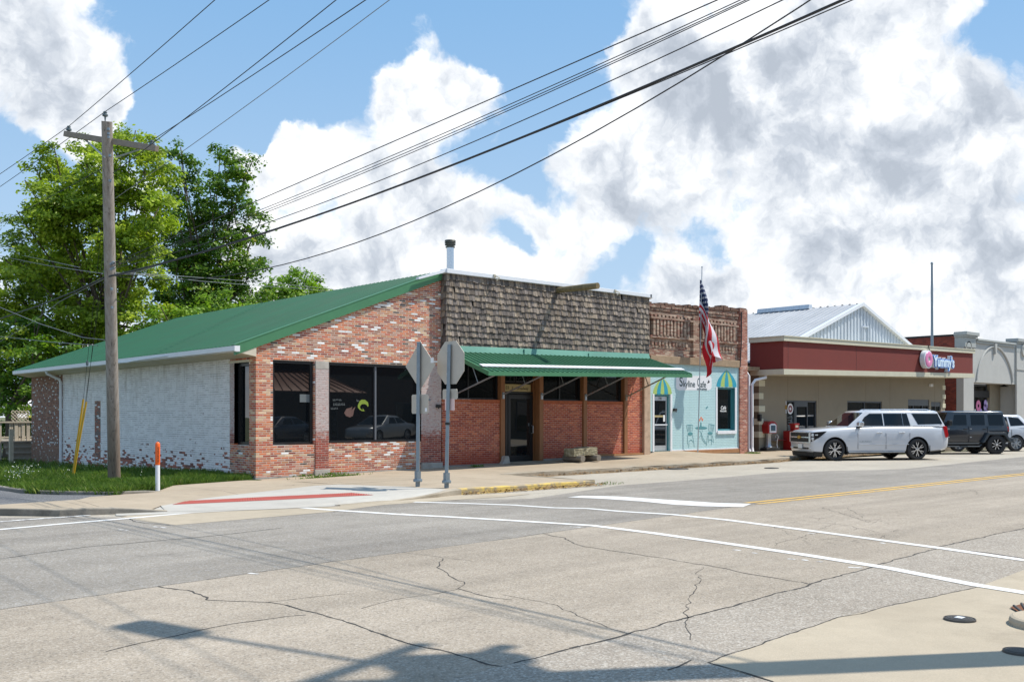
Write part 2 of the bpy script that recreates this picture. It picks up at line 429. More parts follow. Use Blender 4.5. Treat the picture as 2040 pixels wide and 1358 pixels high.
M['black_frame'] = plain('black_frame', (.012,.013,.015), .35, var=.1)
M['dark_paint'] = plain('dark_grey_frame', (.055,.065,.075), .4, var=.1)
M['alu'] = plain('aluminium', (.55,.57,.60), .35, metal=.6, var=.1)
M['glass'] = glass('window_glass')
M['glass_low'] = glass('upper_window_glass', (.004,.005,.006), 1.4, .08)
M['mullion'] = plain('bronze_mullion', (.12,.13,.15), .35, var=.1)
M['brown_post'] = plain('brown_painted_wood', (.27,.115,.045), .6, var=.25, vs=5, fine=.1)
M['cream'] = plain('cream_paint', (.62,.56,.44), .6, var=.12, vs=2, grime=.12)
M['white_paint'] = plain('white_paint', (.76,.77,.80), .5, var=.08, vs=2, grime=.08)
M['white_metal'] = plain('white_metal', (.72,.74,.78), .4, var=.06, vs=2)
M['green_trim'] = plain('green_trim', (.06,.20,.095), .45, var=.12, grime=.12)
M['galv'] = plain('galvanised_steel', (.42,.45,.48), .38, metal=.7, var=.2, vs=9)
M['galv_dark'] = plain('sign_post_steel', (.22,.27,.31), .45, metal=.5, var=.22, vs=12)
M['stain'] = plain('stainless_flue', (.62,.64,.67), .16, metal=1.0, var=.05)
M['flue_cap'] = plain('weathered_flue_cap', (.14,.14,.12), .5, metal=.4, var=.3, vs=8)
M['signback'] = plain('sign_back_aluminium', (.52,.475,.41), .5, metal=.25, var=.10, vs=5, grime=.12)
M['white_sticker'] = plain('white_sticker', (.8,.8,.8), .5, var=.05)
M['pink_sticker'] = plain('faded_sticker', (.75,.55,.52), .6, var=.1)
M['black'] = plain('matt_black', (.014,.014,.015), .6, var=.1)
M['yellow'] = plain('yellow_plastic', (.62,.36,.02), .45, var=.12)
M['orange'] = plain('orange_plastic', (.85,.13,.01), .4, var=.05)
M['white_plastic'] = plain('white_plastic', (.75,.77,.80), .4, var=.06, grime=.05)
M['rubber'] = plain('tyre_rubber', (.022,.022,.024), .75, var=.2, fine=.1)
M['blackgloss'] = plain('gloss_black', (.012,.012,.014), .2, var=0)
M['chrome'] = plain('chrome', (.85,.87,.9), .28, metal=1, var=0)
M['redpaint'] = plain('red_painted_metal', (.32,.012,.012), .4, var=.12)
M['darkred'] = plain('dark_red_plastic', (.20,.03,.035), .4, var=.12)
M['headlamp'] = plain('lamp_lens', (.65,.67,.7), .08, var=0, metal=.3)
M['taillamp'] = plain('tail_lamp_red', (.55,.01,.015), .15, var=0)
M['stucco_beige'] = plain('beige_stucco', (.27,.235,.175), .9, var=.12, vs=1.2, fine=.12, grime=.12)
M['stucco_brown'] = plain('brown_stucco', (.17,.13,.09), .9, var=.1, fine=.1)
M['stucco_grey'] = plain('grey_stucco', (.44,.44,.42), .9, var=.10, vs=1.5, fine=.12, grime=.10)
M['trim_grey'] = plain('grey_cornice', (.36,.38,.37), .8, var=.1)
M['quoin'] = plain('cream_quoin', (.60,.57,.43), .85, var=.1)
M['fascia_red'] = plain('dark_red_stucco', (.17,.028,.021), .85, var=.14, vs=1.0, fine=.15, grime=.12)
M['fascia_trim'] = plain('cream_fascia_trim', (.55,.52,.40), .7, var=.1, grime=.12)
M['soffit'] = plain('soffit', (.16,.14,.11), .8)
M['teal'] = plain('teal_paint', (.045,.20,.235), .5, var=.2, vs=20)
M['teal_light'] = plain('teal_blue_paint', (.10,.32,.36), .5, var=.15)
M['mural_blue'] = plain('mural_blue', (.02,.30,.42), .7, var=.12, vs=6)
M['mural_green'] = plain('mural_green', (.36,.50,.14), .7, var=.12, vs=6)
M['mural_white'] = plain('mural_white', (.74,.75,.78), .7, var=.06, vs=6)
M['mural_ink'] = plain('mural_ink', (.025,.06,.07), .7, var=.2)
M['mural_teal'] = plain('mural_teal', (.09,.27,.30), .7, var=.2, vs=15)
M['mural_orange'] = plain('mural_orange', (.70,.22,.12), .7, var=.1)
M['old_wood'] = plain('old_timber_beam', (.33,.235,.15), .85, var=.4, vs=6, grime=.35, fine=.2)
M['board_brown'] = plain('brown_board', (.36,.18,.08), .8, var=.3, vs=5, grime=.2)
M['grey_wood'] = plain('weathered_wood', (.30,.26,.21), .85, var=.3, vs=7, fine=.2)
M['light_wood'] = plain('pale_wood', (.52,.45,.35), .85, var=.25, vs=7, fine=.2)
M['sign_board'] = plain('address_board', (.42,.34,.17), .8, var=.3, vs=8)
M['ink'] = plain('lettering_ink', (.035,.022,.012), .8, var=.1)
M['gold'] = plain('gold_emblem', (.55,.32,.06), .3, metal=.7, var=0)
M['sign_pink'] = plain('sign_pink', (.72,.22,.42), .4, var=.2, vs=25)
M['sign_blue'] = plain('sign_blue', (.02,.15,.52), .4, var=.05)
M['sign_pale'] = plain('sign_pale_blue', (.66,.80,.92), .4, var=.05)
M['beak'] = plain('decal_yellow_green', (.20,.28,.03), .5, var=.1)
M['decal_pale'] = plain('decal_pale', (.07,.085,.09), .6, var=.3, vs=8)
M['decal_pink'] = plain('decal_faded_pink', (.12,.065,.055), .6, var=.4, vs=8)
M['lilac'] = plain('decal_lilac', (.5,.38,.75), .5, var=.3, vs=20)
M['wire'] = plain('black_cable', (.03,.03,.033), .6, var=.1)
M['wire_grey'] = plain('grey_service_cable', (.20,.21,.21), .6, var=.1)
M['insul'] = plain('insulator', (.10,.13,.14), .25, var=.1)
M['tile_red'] = plain('tactile_red', (.40,.085,.065), .8, var=.2, vs=3, fine=.15)
M['iron'] = plain('cast_iron', (.07,.065,.06), .6, metal=.3, var=.4, vs=20)
M['hill_tar'] = plain('tar_filled_crack', (.045,.042,.038), .9, var=.3)

def metal_roof(name, c, rough=.4, metal=.15):
    m, g, b = newmat(name); p = g.pos()
    n = g.noise(p, .6, 5, .6); f = (n - .5) * .5 + 1.0
    f = f * ((g.noise(g.vm('MULTIPLY', p, (.35, 7.0, .35)), 1.2, 4) - .5) * .5 + 1.0)
    col = g.scale(g.mix(0.0, c, c), f)
    setc(g, b, 'Base Color', col); setc(g, b, 'Roughness', (n - .5) * .2 + rough); b.inputs['Metallic'].default_value = metal; b.inputs['Specular IOR Level'].default_value = .25 if metal == 0 else .5
    return m
M['green_roof'] = metal_roof('green_metal_roof', (.015,.108,.058), .62, 0.0)
M['green_awning'] = metal_roof('green_awning_metal', (.032,.125,.066), .6, 0.0)
M['flashing'] = metal_roof('pale_green_flashing', (.13,.31,.24), .45)
M['white_roof'] = metal_roof('white_metal_roof', (.40,.41,.43), .6)
M['pale_siding'] = metal_roof('pale_metal_siding', (.55,.60,.66), .45)
M['copper_roof'] = metal_roof('copper_coloured_roof', (.20,.065,.03), .5)

m, g, b = newmat('shake'); M['shake'] = m     # weathered cedar shingle; tone per shingle is stored on the mesh
f_, c_ = g.attr('tint'); p = g.obj()
gr = g.noise(g.vm('MULTIPLY', p, (38., 38., 2.0)), 1.0, 4, .6); st = g.noise(g.vm('MULTIPLY', p, (2., 2., .6)), 1.5, 5, .7)
col = g.scale(c_, (gr - .5) * 1.1 + 1.0); col = g.scale(col, (st - .5) * .8 + 1.0)
setc(g, b, 'Base Color', col); b.inputs['Roughness'].default_value = .9; bump(g, b, gr, .6, .01)

m, g, b = newmat('pole_wood'); M['pole'] = m
p = g.obj(); gr = g.noise(g.vm('MULTIPLY', p, (16., 16., .55)), 1.0, 6, .65); zz_ = g.sep(p)[2]
crack = g.noise(g.vm('MULTIPLY', p, (26., 26., .22)), 1.0, 4, .6).step(.60, .66)
col = g.ramp(gr, [(0.2, (.15,.12,.095)), (.5, (.30,.265,.23)), (.8, (.42,.39,.36))])
low = 1.0 - zz_.step(.2, 2.6); col = g.mix(low * .6, col, (.15,.085,.05))
col = g.mix(crack * .6, col, (.05,.04,.035))
setc(g, b, 'Base Color', col); b.inputs['Roughness'].default_value = .9; bump(g, b, gr, .6, .02)

def ground(name, c1, c2, agg=0.0, scale=1.0, speck=.35, stains=.25, aggc=(.5,.5,.5), crackle=False, streak=False, joints=None):
    m, g, b = newmat(name); p = g.pos(); x, y, z = g.sep(p)
    n1 = g.noise(p, .35*scale, 6, .62); n2 = g.noise(p, 3.2*scale, 5, .62); fine = g.noise(p, 75, 2, .7)
    col = g.mix(n1.step(.3, .7), c1, c2)
    f = ((n2 - .5) * .30 + 1.0) * ((fine - .5) * (speck * 2) + 1.0)
    vo = g.voro(p, 62.0, 'F1'); vc = g.voro(p, 62.0, 'F1', out='Color')
    if agg:
        rr = g.sep(vc)[0]
        col = g.mix(rr.step(.55, 1.0) * agg, col, aggc)
        col = g.mix((1.0 - rr.step(.0, .22)) * agg * .8, col, (.09, .085, .08))
        f = f * ((vo * 1.0).step(.62, .15) * .25 * agg + (1.0 - .12 * agg))
    if streak:    # tyre-polished bands along the lanes
        sn = g.noise(g.comb(x * .06, y * .9, 0.0), 1.3, 4, .6); f = f * ((sn - .5) * .8 + 1.0)
    if stains:
        sp = g.noise(p, 1.1, 8, .72).step(.54, .74) * stains
        col = g.mix(sp, col, (c1[0]*.42, c1[1]*.40, c1[2]*.38))
        lt = g.noise(p, 1.7, 6, .7).step(.60, .78) * stains * .8
        col = g.mix(lt, col, (min(c1[0]*1.5, .7), min(c1[1]*1.5, .68), min(c1[2]*1.45, .62)))
    if joints:
        jx, jy = joints
        e = ((x / jx).fract() - .5).abs(); e2 = ((y / jy).fract() - .5).abs()
        j = (e.gt(.5 - .012/jx)).max(e2.gt(.5 - .012/jy)); col = g.mix(j * .7, col, (.12, .10, .08))
    col = g.scale(col, f)
    setc(g, b, 'Base Color', col); b.inputs['Roughness'].default_value = .9; b.inputs['Specular IOR Level'].default_value = .3
    bump(g, b, vo * (agg*.8) + fine * .6 + n2 * .5, .45, .012)
    return m
M['asphalt'] = ground('asphalt_grey', (.220,.195,.165), (.285,.255,.217), agg=.35, speck=.30, stains=.40, streak=True)
M['aggregate'] = ground('worn_aggregate', (.305,.257,.202), (.365,.31,.248), agg=.5, speck=.40, stains=.26, aggc=(.48,.43,.37), streak=True)
M['coarse'] = ground('coarse_aggregate', (.29,.25,.205), (.345,.30,.25), agg=.5, speck=.40, stains=.40, aggc=(.58,.54,.48))
M['drive'] = ground('dark_asphalt', (.10,.10,.105), (.14,.14,.145), agg=.3, speck=.35, stains=.4)
M['conc_tan'] = ground('concrete_tan', (.35,.285,.21), (.42,.345,.258), speck=.16, stains=.22, joints=(3.1, 3.3))
M['conc_tan2'] = ground('concrete_tan_gutter', (.385,.325,.245), (.44,.375,.285), speck=.18, stains=.25)
M['conc_new'] = ground('concrete_pale', (.42,.395,.355), (.48,.455,.41), speck=.12, stains=.12)
M['conc_park'] = ground('worn_parking_concrete', (.38,.335,.27), (.45,.40,.325), agg=.35, speck=.30, stains=.34)
M['kerb_dark'] = ground('kerb_weathered', (.15,.14,.12), (.30,.27,.23), speck=.3, stains=.5, scale=4)
M['kerb'] = ground('kerb_concrete', (.28,.235,.175), (.40,.35,.28), speck=.2, stains=.35, scale=3)
M['roadwhite'] = ground('road_paint_white', (.64,.63,.61), (.74,.73,.71), speck=.20, stains=.30)
m, g, b = newmat('road_paint_worn'); M['roadworn'] = m
p = g.pos(); k = g.noise(p, 6.0, 7, .75).step(.40, .56); 
setc(g, b, 'Base Color', g.mix(k, (.30,.285,.27), (.74,.73,.71))); b.inputs['Roughness'].default_value = .8
m, g, b = newmat('road_paint_yellow'); M['roadyellow'] = m
p = g.pos(); k = g.noise(p, 5.0, 7, .75).step(.34, .52)
setc(g, b, 'Base Color', g.mix(k, (.30,.25,.19), (.66,.40,.08))); b.inputs['Roughness'].default_value = .8
m, g, b = newmat('kerb_yellow'); M['kerbyellow'] = m
p = g.pos(); k = g.noise(p, 3.0, 8, .75).step(.40, .56)
setc(g, b, 'Base Color', g.mix(k, (.34,.28,.20), (.70,.50,.13))); b.inputs['Roughness'].default_value = .85; bump(g, b, g.noise(p, 30, 4, .7), .6, .03)
M['dirt'] = ground('litter_dirt', (.22,.15,.08), (.36,.24,.12), speck=.6, stains=.6, scale=6)
M['soil'] = ground('lawn_soil', (.055,.075,.025), (.09,.10,.04), speck=.5, stains=.4, scale=3)
M['far_ground'] = ground('far_ground', (.10,.12,.05), (.16,.15,.08), speck=.3, stains=.3)

def leafmat(name, stops, trans=.35):
    m, g, b = newmat(name); f_, c_ = g.attr('tint'); r = g.sep(c_)[0]
    col = g.ramp(r, stops); n = g.noise(g.obj(), .9, 3); col = g.scale(col, (n - .5) * .7 + 1.0)
    setc(g, b, 'Base Color', col); b.inputs['Roughness'].default_value = .45; b.inputs['Specular IOR Level'].default_value = .35
    t = g.new('ShaderNodeBsdfTranslucent'); g.link(g.mix(.5, col, g.mix(1.0, col, (1.0, 1.25, .35), 'MULTIPLY')), t.inputs[0])
    mx = g.new('ShaderNodeMixShader'); mx.inputs[0].default_value = trans
    g.link(b.outputs[0], mx.inputs[1]); g.link(t.outputs[0], mx.inputs[2])
    g.link(mx.outputs[0], m.node_tree.nodes['Material Output'].inputs[0])
    return m
M['leaf_light'] = leafmat('leaves_maple', [(0, (.06,.115,.011)), (.42, (.26,.36,.032)), (1, (.56,.63,.07))], .46)
M['leaf_dark'] = leafmat('leaves_dark', [(0, (.03,.085,.010)), (.45, (.10,.20,.022)), (.85, (.24,.37,.035)), (1, (.46,.42,.05))], .42)
M['leaf_mid'] = leafmat('leaves_mid', [(0, (.07,.15,.016)), (.55, (.22,.37,.036)), (1, (.40,.54,.06))], .44)
M['grass'] = leafmat('grass_blades', [(0, (.035,.075,.012)), (.5, (.10,.185,.025)), (.85, (.22,.31,.045)), (1, (.45,.42,.18))], .32)
M['flower'] = plain('tiny_white_flowers', (.7,.72,.6), .8, var=.1)
M['bark'] = plain('bark', (.12,.09,.065), .95, var=.4, vs=8, fine=.3, fs=20)
# ------------------------------------------------------------------ the ground
def P2(px, py): p = PZ(px, py, 0.0); return (p.x, p.y)
def interp(x, pts):
    if x <= pts[0][0]: return pts[0][1]
    for (a, va), (b, vb) in zip(pts, pts[1:]):
        if x <= b: return va + (vb - va) * (x - a) / (b - a)
    return pts[-1][1]
def zf(x):   # pavement height along the shop fronts
    return interp(x, [(11.9,.02),(18,.125),(27.4,.27),(27.9,.36),(29.3,.36),(31.2,.21),(34,.12),(36,.14),(55,.32),(80,.5)])
def zk(x): return interp(x, [(12,.10),(14,.12),(36,.12),(55,.22),(80,.4)])
def KY(x): return interp(x, [(12,19.1),(30,19.5),(33,20.2),(42,20.9),(60,21.0),(400,21.0)])
FY = 22.91
mb = MB(); mb.face([(-900,-900,-.6),(1500,-900,-.6),(1500,1500,-.6),(-900,1500,-.6)])
tag(mb.build('ground', M['far_ground'], fix=False), kind='structure')
# the roadway: worn concrete parking lane below, sheets above it
mb = MB()
mb.poly([(-60,-60,0),(160,-60,0),(160,21.6,0),(12.2,19.3,0),(10,16.2,0),(7.2,17.0,0),(5.5,19.5,0),(-60,19.5,0)])
tag(mb.build('parking_lane', M['conc_park'], fix=False), kind='structure')
def sheet(name, pts, mat, z):
    mb = MB(); mb.poly([(x, y, z) for x, y in pts]); return tag(mb.build(name, mat, fix=False), kind='structure')
c_pts = [P2(0,1214), P2(310,1169), P2(675,1117), P2(1020,1072), P2(1200,1046), P2(1350,1025)]
n_edge = [P2(350,1046), P2(655,1020), P2(760,1006), P2(900,996), P2(1058,993), P2(1230,967), P2(1400,954), P2(1560,940), P2(1800,934)]
sheet('road', [(-60, 8.3), (-15, 8.7)] + c_pts + [(15.0, 10.45), (60, 10.6), (160, 10.8), (160, 17.6), (60, 17.0)] + n_edge[::-1] + [P2(240,1030), P2(128,1030), P2(0,1031), (-15, 19.4), (-60, 19.4)], M['asphalt'], .003)
s_pts = [P2(1020,1320), P2(1255,1262), P2(1610,1165), P2(1870,1090), P2(2040,1052)]
sheet('near_lane', [(-60, 8.3), (-15, 8.7)] + c_pts + [(15.0, 10.45), (60, 10.6), (160, 10.8), (160, 7.3), (60, 7.0)] + s_pts[::-1] + [(2.0, 4.6), (-1, 4.0), (-60, 2.5)], M['aggregate'], .0031)
mb = MB()
sheet('coarse_strip', [(-60, 2.5), (-1, 4.0), (2.0, 4.6)] + s_pts + [(60, 7.0), (160, 7.3), (160, 4.5), (60, 4.3), P2(2040,1135), P2(1945,1170), P2(1670,1230), P2(1410,1320), (3.6, -6), (-60, -6)], M['coarse'], .0032)
sheet('concrete_apron', [(60, 4.3), P2(2040,1135), P2(1945,1170), P2(1670,1230), P2(1410,1320), P2(1540,1358), (5.2, 2.3), (4.4, -6), (60, -6)], M['conc_tan2'], .0033)
# tan concrete gutter pad at the far corner
sheet('ramp_edge', [(6.0,16.3),(7.2,15.9),(8.6,15.7),(8.8,17.2),(7.6,18.0),(6.3,17.2)], M['conc_new'], .0095)
sheet('gutter_pad', [P2(240,1030), P2(300,1040), P2(350,1046), P2(655,1020), P2(760,1006), P2(900,996), P2(1000,990), P2(1058,984), P2(914,984), P2(780,997), P2(655,1006), P2(300,1017)], M['conc_tan2'], .006)
# pavement: height follows the slope up to the doors
mb = MB(); xs = [12.0] + [13 + i*.6 for i in range(47)] + [42, 46, 50, 55, 60, 70, 80, 160]
xs = sorted(set(xs + [27.9, 29.3]))
for a, b_ in zip(xs, xs[1:]):
    for t0, t1 in ((0, .33), (.33, .66), (.66, 1)):
        def q(x, t):
            yk = KY(x); yf = FY + .35 if x < 34.5 else 24.2
            s = t*t*(3-2*t); return (x, yk + (yf-yk)*t, zk(x) + (zf(x)-zk(x))*s)
        mb.face([q(a, t0), q(b_, t0), q(b_, t1), q(a, t1)])
tag(mb.build('pavement', M['conc_tan'], fix=False), kind='structure')
mb = MB()
bulb = [(12.75,15.95,.115),(17.0,15.95,.125),(17.1,16.1,.125),(17.1,KY(17)+.0,.12),(15,KY(15),.12),(13.5,KY(13.5),.112),(12.0,19.1,.098),(12.6,17.4,.11)]
mb.poly(bulb); tag(mb.build('kerb_extension', M['conc_tan'], fix=False), kind='structure')
MID = [(12.75,15.95,.115),(12.6,17.4,.11),(12.0,19.1,.098),(11.6,19.4,.075),(8.5,18.3,.04),(7.2,17.4,.025),(6.75,16.75,.03)]
KERB = [(12.75,15.85,.115),(12.2,15.7,.07),(11.0,15.58,.012),(9.5,15.35,.012),(8.2,15.7,.012),(6.9,16.45,.012)]
mb = MB(); mb.poly(KERB + MID[::-1][1:-1] + [(12.75,15.95,.115)]); tag(mb.build('ramp_pavement', M['conc_new'], fix=False), kind='structure')
mb = MB()
mb.poly([(6.75,16.75,.03),(7.2,17.4,.025),(8.5,18.3,.04),(11.6,19.4,.075),(12.0,19.1,.098),(12.0,22.9+.3,.02),(11.9,22.9,.02),(11.3,22.6,.04),(9.3,21.8,.06),(8.35,20.3,.07),(7.35,19.85,.07),(6.7,19.6,.08),(6.3,19.0,.09),(4.84,18.6,.11),(3.4,20.4,.11),(2.2,20.0,.11),(4.2,18.2,.11),(5.35,16.95,.11),(6.2,16.75,.07)])
tag(mb.build('corner_pavement', M['conc_tan'], fix=False), kind='structure')
mb = MB(); mb.poly([(6.7,19.6,.072),(7.2,19.95,.07),(6.5,20.9,.05),(6.1,22,.04),(6.1,24,.03),(2.0,26,.02),(2.5,21,.10),(3.4,20.35,.10),(4.9,18.62,.10),(6.3,19.02,.08)])
tag(mb.build('driveway', M['drive'], fix=False), kind='structure')
def kerb(name, pts, wid, mat, side=1, m2=None):
    """a real kerb step: pts are the street edge with top heights; wid towards the pavement"""
    mb = MB(); n = len(pts); off = []
    for i, p in enumerate(pts):
        a = Vector(pts[max(i-1, 0)][:2]); c = Vector(pts[min(i+1, n-1)][:2]); t = (c-a).normalized(); nn = Vector((-t.y, t.x)) * side
        off.append(nn)
    for i in range(n-1):
        p, q = pts[i], pts[i+1]; a, c = off[i], off[i+1]
        mb.face([(p[0],p[1],-.06),(q[0],q[1],-.06),(q[0],q[1],q[2]-.012),(p[0],p[1],p[2]-.012)], 0)
        mb.face([(p[0],p[1],p[2]-.012),(q[0],q[1],q[2]-.012),(q[0]+c.x*.02,q[1]+c.y*.02,q[2]+.004),(p[0]+a.x*.02,p[1]+a.y*.02,p[2]+.004)], 0)
        mb.face([(p[0]+a.x*.02,p[1]+a.y*.02,p[2]+.004),(q[0]+c.x*.02,q[1]+c.y*.02,q[2]+.004),(q[0]+c.x*wid,q[1]+c.y*wid,q[2]+.004),(p[0]+a.x*wid,p[1]+a.y*wid,p[2]+.004)], 1 if m2 else 0)
        mb.face([(q[0]+c.x*wid,q[1]+c.y*wid,q[2]+.004),(p[0]+a.x*wid,p[1]+a.y*wid,p[2]+.004),(p[0]+a.x*wid,p[1]+a.y*wid,-.06),(q[0]+c.x*wid,q[1]+c.y*wid,-.06)], 0)
    return tag(mb.build(name, [mat, m2] if m2 else mat), kind='structure')
random.seed(5)
def jit(pts, step=.5, amp=.012):
    out = []
    for a, b_ in zip(pts, pts[1:]):
        L = math.dist(a[:2], b_[:2]); k = max(1, int(L/step))
        for i in range(k):
            t = i/k; out.append((a[0]+(b_[0]-a[0])*t, a[1]+(b_[1]-a[1])*t+random.uniform(-amp, amp), a[2]+(b_[2]-a[2])*t+random.uniform(-amp, amp)))
    return out + [pts[-1]]
kerb('yellow_kerb', jit([(12.95,15.85,.12),(17.05,15.88,.125)], .3, .010), .16, M['kerbyellow'])
kerb('grey_kerb', [(9.7,15.36,.016),(10.7,15.5,.02),(11.0,15.56,.016),(11.6,15.62,.045),(12.2,15.68,.085),(12.6,15.8,.115),(12.95,15.85,.122)], .16, M['kerb'])
kerb('side_kerb', jit([(17.06,15.9,.125),(17.15,19.2,.12)], .4, .01), .14, M['kerb'])
kerb('corner_kerb', jit([(2.0,20.0,.115),(4.2,18.15,.115),(5.3,16.9,.115),(6.1,16.68,.10),(6.9,16.40,.02)], .35, .008), .15, M['kerb_dark'], side=1, m2=M['conc_tan2'])
kerb('long_kerb', jit([(x, KY(x), zk(x)+.004) for x in (17.1,20,24,28,30,32,33,36,42,60)], .45, .02), .17, M['kerb'], m2=M['kerb'])
# leaf litter and weeds caught along the long kerb
random.seed(8); mb = MB()
for i in range(1900):
    x = random.choice([random.uniform(17.5, 34), random.uniform(20, 42), random.uniform(12.9, 17.6)]); y = KY(x) - abs(random.gauss(0, .11)) + .05
    if x < 17.2 and random.random() < .8: y = 15.80 - abs(random.gauss(0, .06))
    s = random.uniform(.015, .05); a = random.uniform(0, 6.28); z = .012 + random.uniform(0, .05)
    v = [(x+s*math.cos(a+k*1.57)*(1 if k % 2 else .6), y+s*math.sin(a+k*1.57)*(1 if k % 2 else .6), z+random.uniform(-.01, .02)) for k in range(4)]
    mb.face(v, random.choice([0, 0, 0, 1]))
tag(mb.build('leaf_litter', [plain('dry_leaves', (.34,.20,.08), .9, var=.6, vs=9), plain('dark_debris', (.12,.085,.05), .9, var=.5, vs=9)], fix=False), 'dry brown leaf litter caught along the kerb', 'litter', kind='stuff')
# dirt line against the kerb
mb = MB()
ys = [(x, KY(x)) for x in [17.2 + .4*i for i in range(62)]]
for (a, ya), (b_, yb) in zip(ys, ys[1:]):
    wa = .10 + .12*abs(math.sin(a*2.3)) ; wb_ = .10 + .12*abs(math.sin(b_*2.3))
    mb.face([(a, ya-wa, .006), (b_, yb-wb_, .006), (b_, yb, .009), (a, ya, .009)])
tag(mb.build('gutter_dirt', M['dirt'], fix=False), 'strip of brown dirt lying in the gutter', 'dirt', kind='stuff')
# tactile strip
mb = MB(); tp = [P2(343,1008), P2(372,1001), P2(700,989.5), P2(745,994)]
def zt(x): return .028
from mathutils.bvhtree import BVHTree
rp = bpy.data.objects['ramp_pavement'].data
bvh = BVHTree.FromPolygons([v.co.copy() for v in rp.vertices], [tuple(p.vertices) for p in rp.polygons])
def drape(x, y, dz=.004):
    h = bvh.ray_cast(Vector((x, y, 2)), Vector((0, 0, -1)))
    return (h[0].z if h[0] else .02) + dz
A, B_, C_, D_ = [Vector((x, y, 0)) for x, y in tp]
n1_, n2_ = 74, 9
for i in range(n1_):
    for j in range(n2_):
        def q(u, v): p = A.lerp(D_, u).lerp(B_.lerp(C_, u), v); return Vector((p.x, p.y, drape(p.x, p.y)))
        u, v = i/n1_, j/n2_; u1, v1 = (i+1)/n1_, (j+1)/n2_
        mb.face([q(u, v), q(u1, v), q(u1, v1), q(u, v1)], 0)
        p = q((u+u1)/2, (v+v1)/2); s = .016
        mb.mesh([(p.x-s,p.y-s,p.z),(p.x+s,p.y-s,p.z),(p.x+s,p.y+s,p.z),(p.x-s,p.y+s,p.z),(p.x-s*.6,p.y-s*.6,p.z+.006),(p.x+s*.6,p.y-s*.6,p.z+.006),(p.x+s*.6,p.y+s*.6,p.z+.006),(p.x-s*.6,p.y+s*.6,p.z+.006)],
                [(4,5,6,7),(0,1,5,4),(1,2,6,5),(2,3,7,6),(3,0,4,7)], 0)
tag(mb.build('tactile_paving', M['tile_red'], fix=False), kind='structure')
# ------------------------------------------------------------------ road markings
def line(mb, pts, w, z=.0078, m=0):
    P = [Vector((*P2(*p), z)) for p in pts] if len(pts[0]) == 2 else [Vector(p) for p in pts]
    for i in range(len(P)-1):
        def nrm(k):
            a = P[max(k-1, 0)]; c = P[min(k+1, len(P)-1)]; t = (c-a).normalized(); return Vector((-t.y, t.x, 0))
        a, b2 = nrm(i)*w/2, nrm(i+1)*w/2
        mb.face([P[i]-a, P[i+1]-b2, P[i+1]+b2, P[i]+a], m)
mb = MB(); line(mb, [(825,1000),(900,1002),(1020,1006),(1100,1011.5),(1170,1013),(1240,1019),(1340,1025),(1450,1036),(1620,1058),(1880,1093),(2040,1116),(2300,1156)], .155, .0082)
tag(mb.build('crosswalk_line', M['roadwhite'], fix=False), kind='structure')
mb = MB(); line(mb, [(580,1010),(660,1016),(800,1025),(900,1030),(1020,1037),(1180,1047),(1300,1062),(1435,1081),(1600,1105),(1770,1132),(1945,1166),(2040,1181),(2300,1228)], .165, .0082)
tag(mb.build('crosswalk_line', M['roadwhite'], fix=False), kind='structure')
mb = MB(); line(mb, [(-60,1042),(0,1039.5),(90,1032.5),(180,1026.5)], .12, .0082); tag(mb.build('side_crosswalk_line', M['roadworn'], fix=False), kind='structure')
mb = MB(); line(mb, [(-60,1061),(0,1055),(120,1044),(240,1034),(330,1026),(400,1020)], .14, .0082); tag(mb.build('side_crosswalk_line', M['roadwhite'], fix=False), kind='structure')
mb = MB(); mb.poly([(*P2(*p), .0082) for p in [(1130,990.5),(1160,987.5),(1230,989),(1290,993),(1370,998),(1430,1002),(1497,1003.5),(1480,1010),(1400,1008.5),(1340,1005),(1280,999),(1200,993.5)]])
tag(mb.build('stop_bar', M['roadwhite'], fix=False), kind='structure')
for dy in (-.13, .13):
    mb = MB(); pp = [P2(1497,1003), P2(1935,954.5), P2(2040,945.5)]
    line(mb, [(pp[0][0], 10.62+dy, .0082), (19, 10.62+dy, .0082), (26, 10.75+dy, .0082), (34, 10.85+dy, .0082), (60, 10.9+dy, .0082), (150, 11+dy, .0082)], .12)
    tag(mb.build('centre_line', M['roadyellow'], fix=False), kind='structure')
mb = MB(); random.seed(3)
for px, py, L in [(237,1055,18),(305,1049,12),(320,1050,9),(1135,1049,22),(1375,1030,20),(1400,1032,16),(1610,1062,14),(1460,1095,16),(1500,1101,8),(1570,1113,14),(1598,1115,12),(1628,1118,10),(1690,1130,28),(1755,1081,8),(495,1142,20),(800,1023,14),(850,1027,22)]:
    x, y = P2(px, py); x2, y2 = P2(px+L, py+1.5); line(mb, [(x, y, .0060), ((x+x2)/2, (y+y2)/2+.01, .0060), (x2, y2, .0060)], .05)
tag(mb.build('paint_remnants', M['roadworn'], fix=False), kind='structure')
# cracks and tar seams
random.seed(11); mb = MB()
def crack(pts, w=.02, rough=.05, z=.0052, sub=7):
    w = w * .70
    Q = []
    P = [Vector((*P2(*p), z)) for p in pts]
    for a, b2 in zip(P, P[1:]):
        L = (b2-a).length; k = max(2, int(L/.09)); t = (b2-a).normalized(); nn = Vector((-t.y, t.x, 0)); o = 0
        for i in range(k):
            o = o*.80 + random.gauss(0, rough*.5) * min(1, L); Q.append(a.lerp(b2, i/k) + nn*o)
    Q.append(P[-1])
    for i in range(len(Q)-1):
        t = (Q[i+1]-Q[i]).normalized(); nn = Vector((-t.y, t.x, 0)); w0 = w*random.uniform(.35, 1.25)/2; w1 = w*random.uniform(.35, 1.25)/2
        mb.face([Q[i]-nn*w0, Q[i+1]-nn*w1, Q[i+1]+nn*w1, Q[i]+nn*w0])
crack([(0,1214),(310,1169),(675,1117),(1020,1072),(1200,1046),(1350,1025),(1495,1004)], .014, .012)
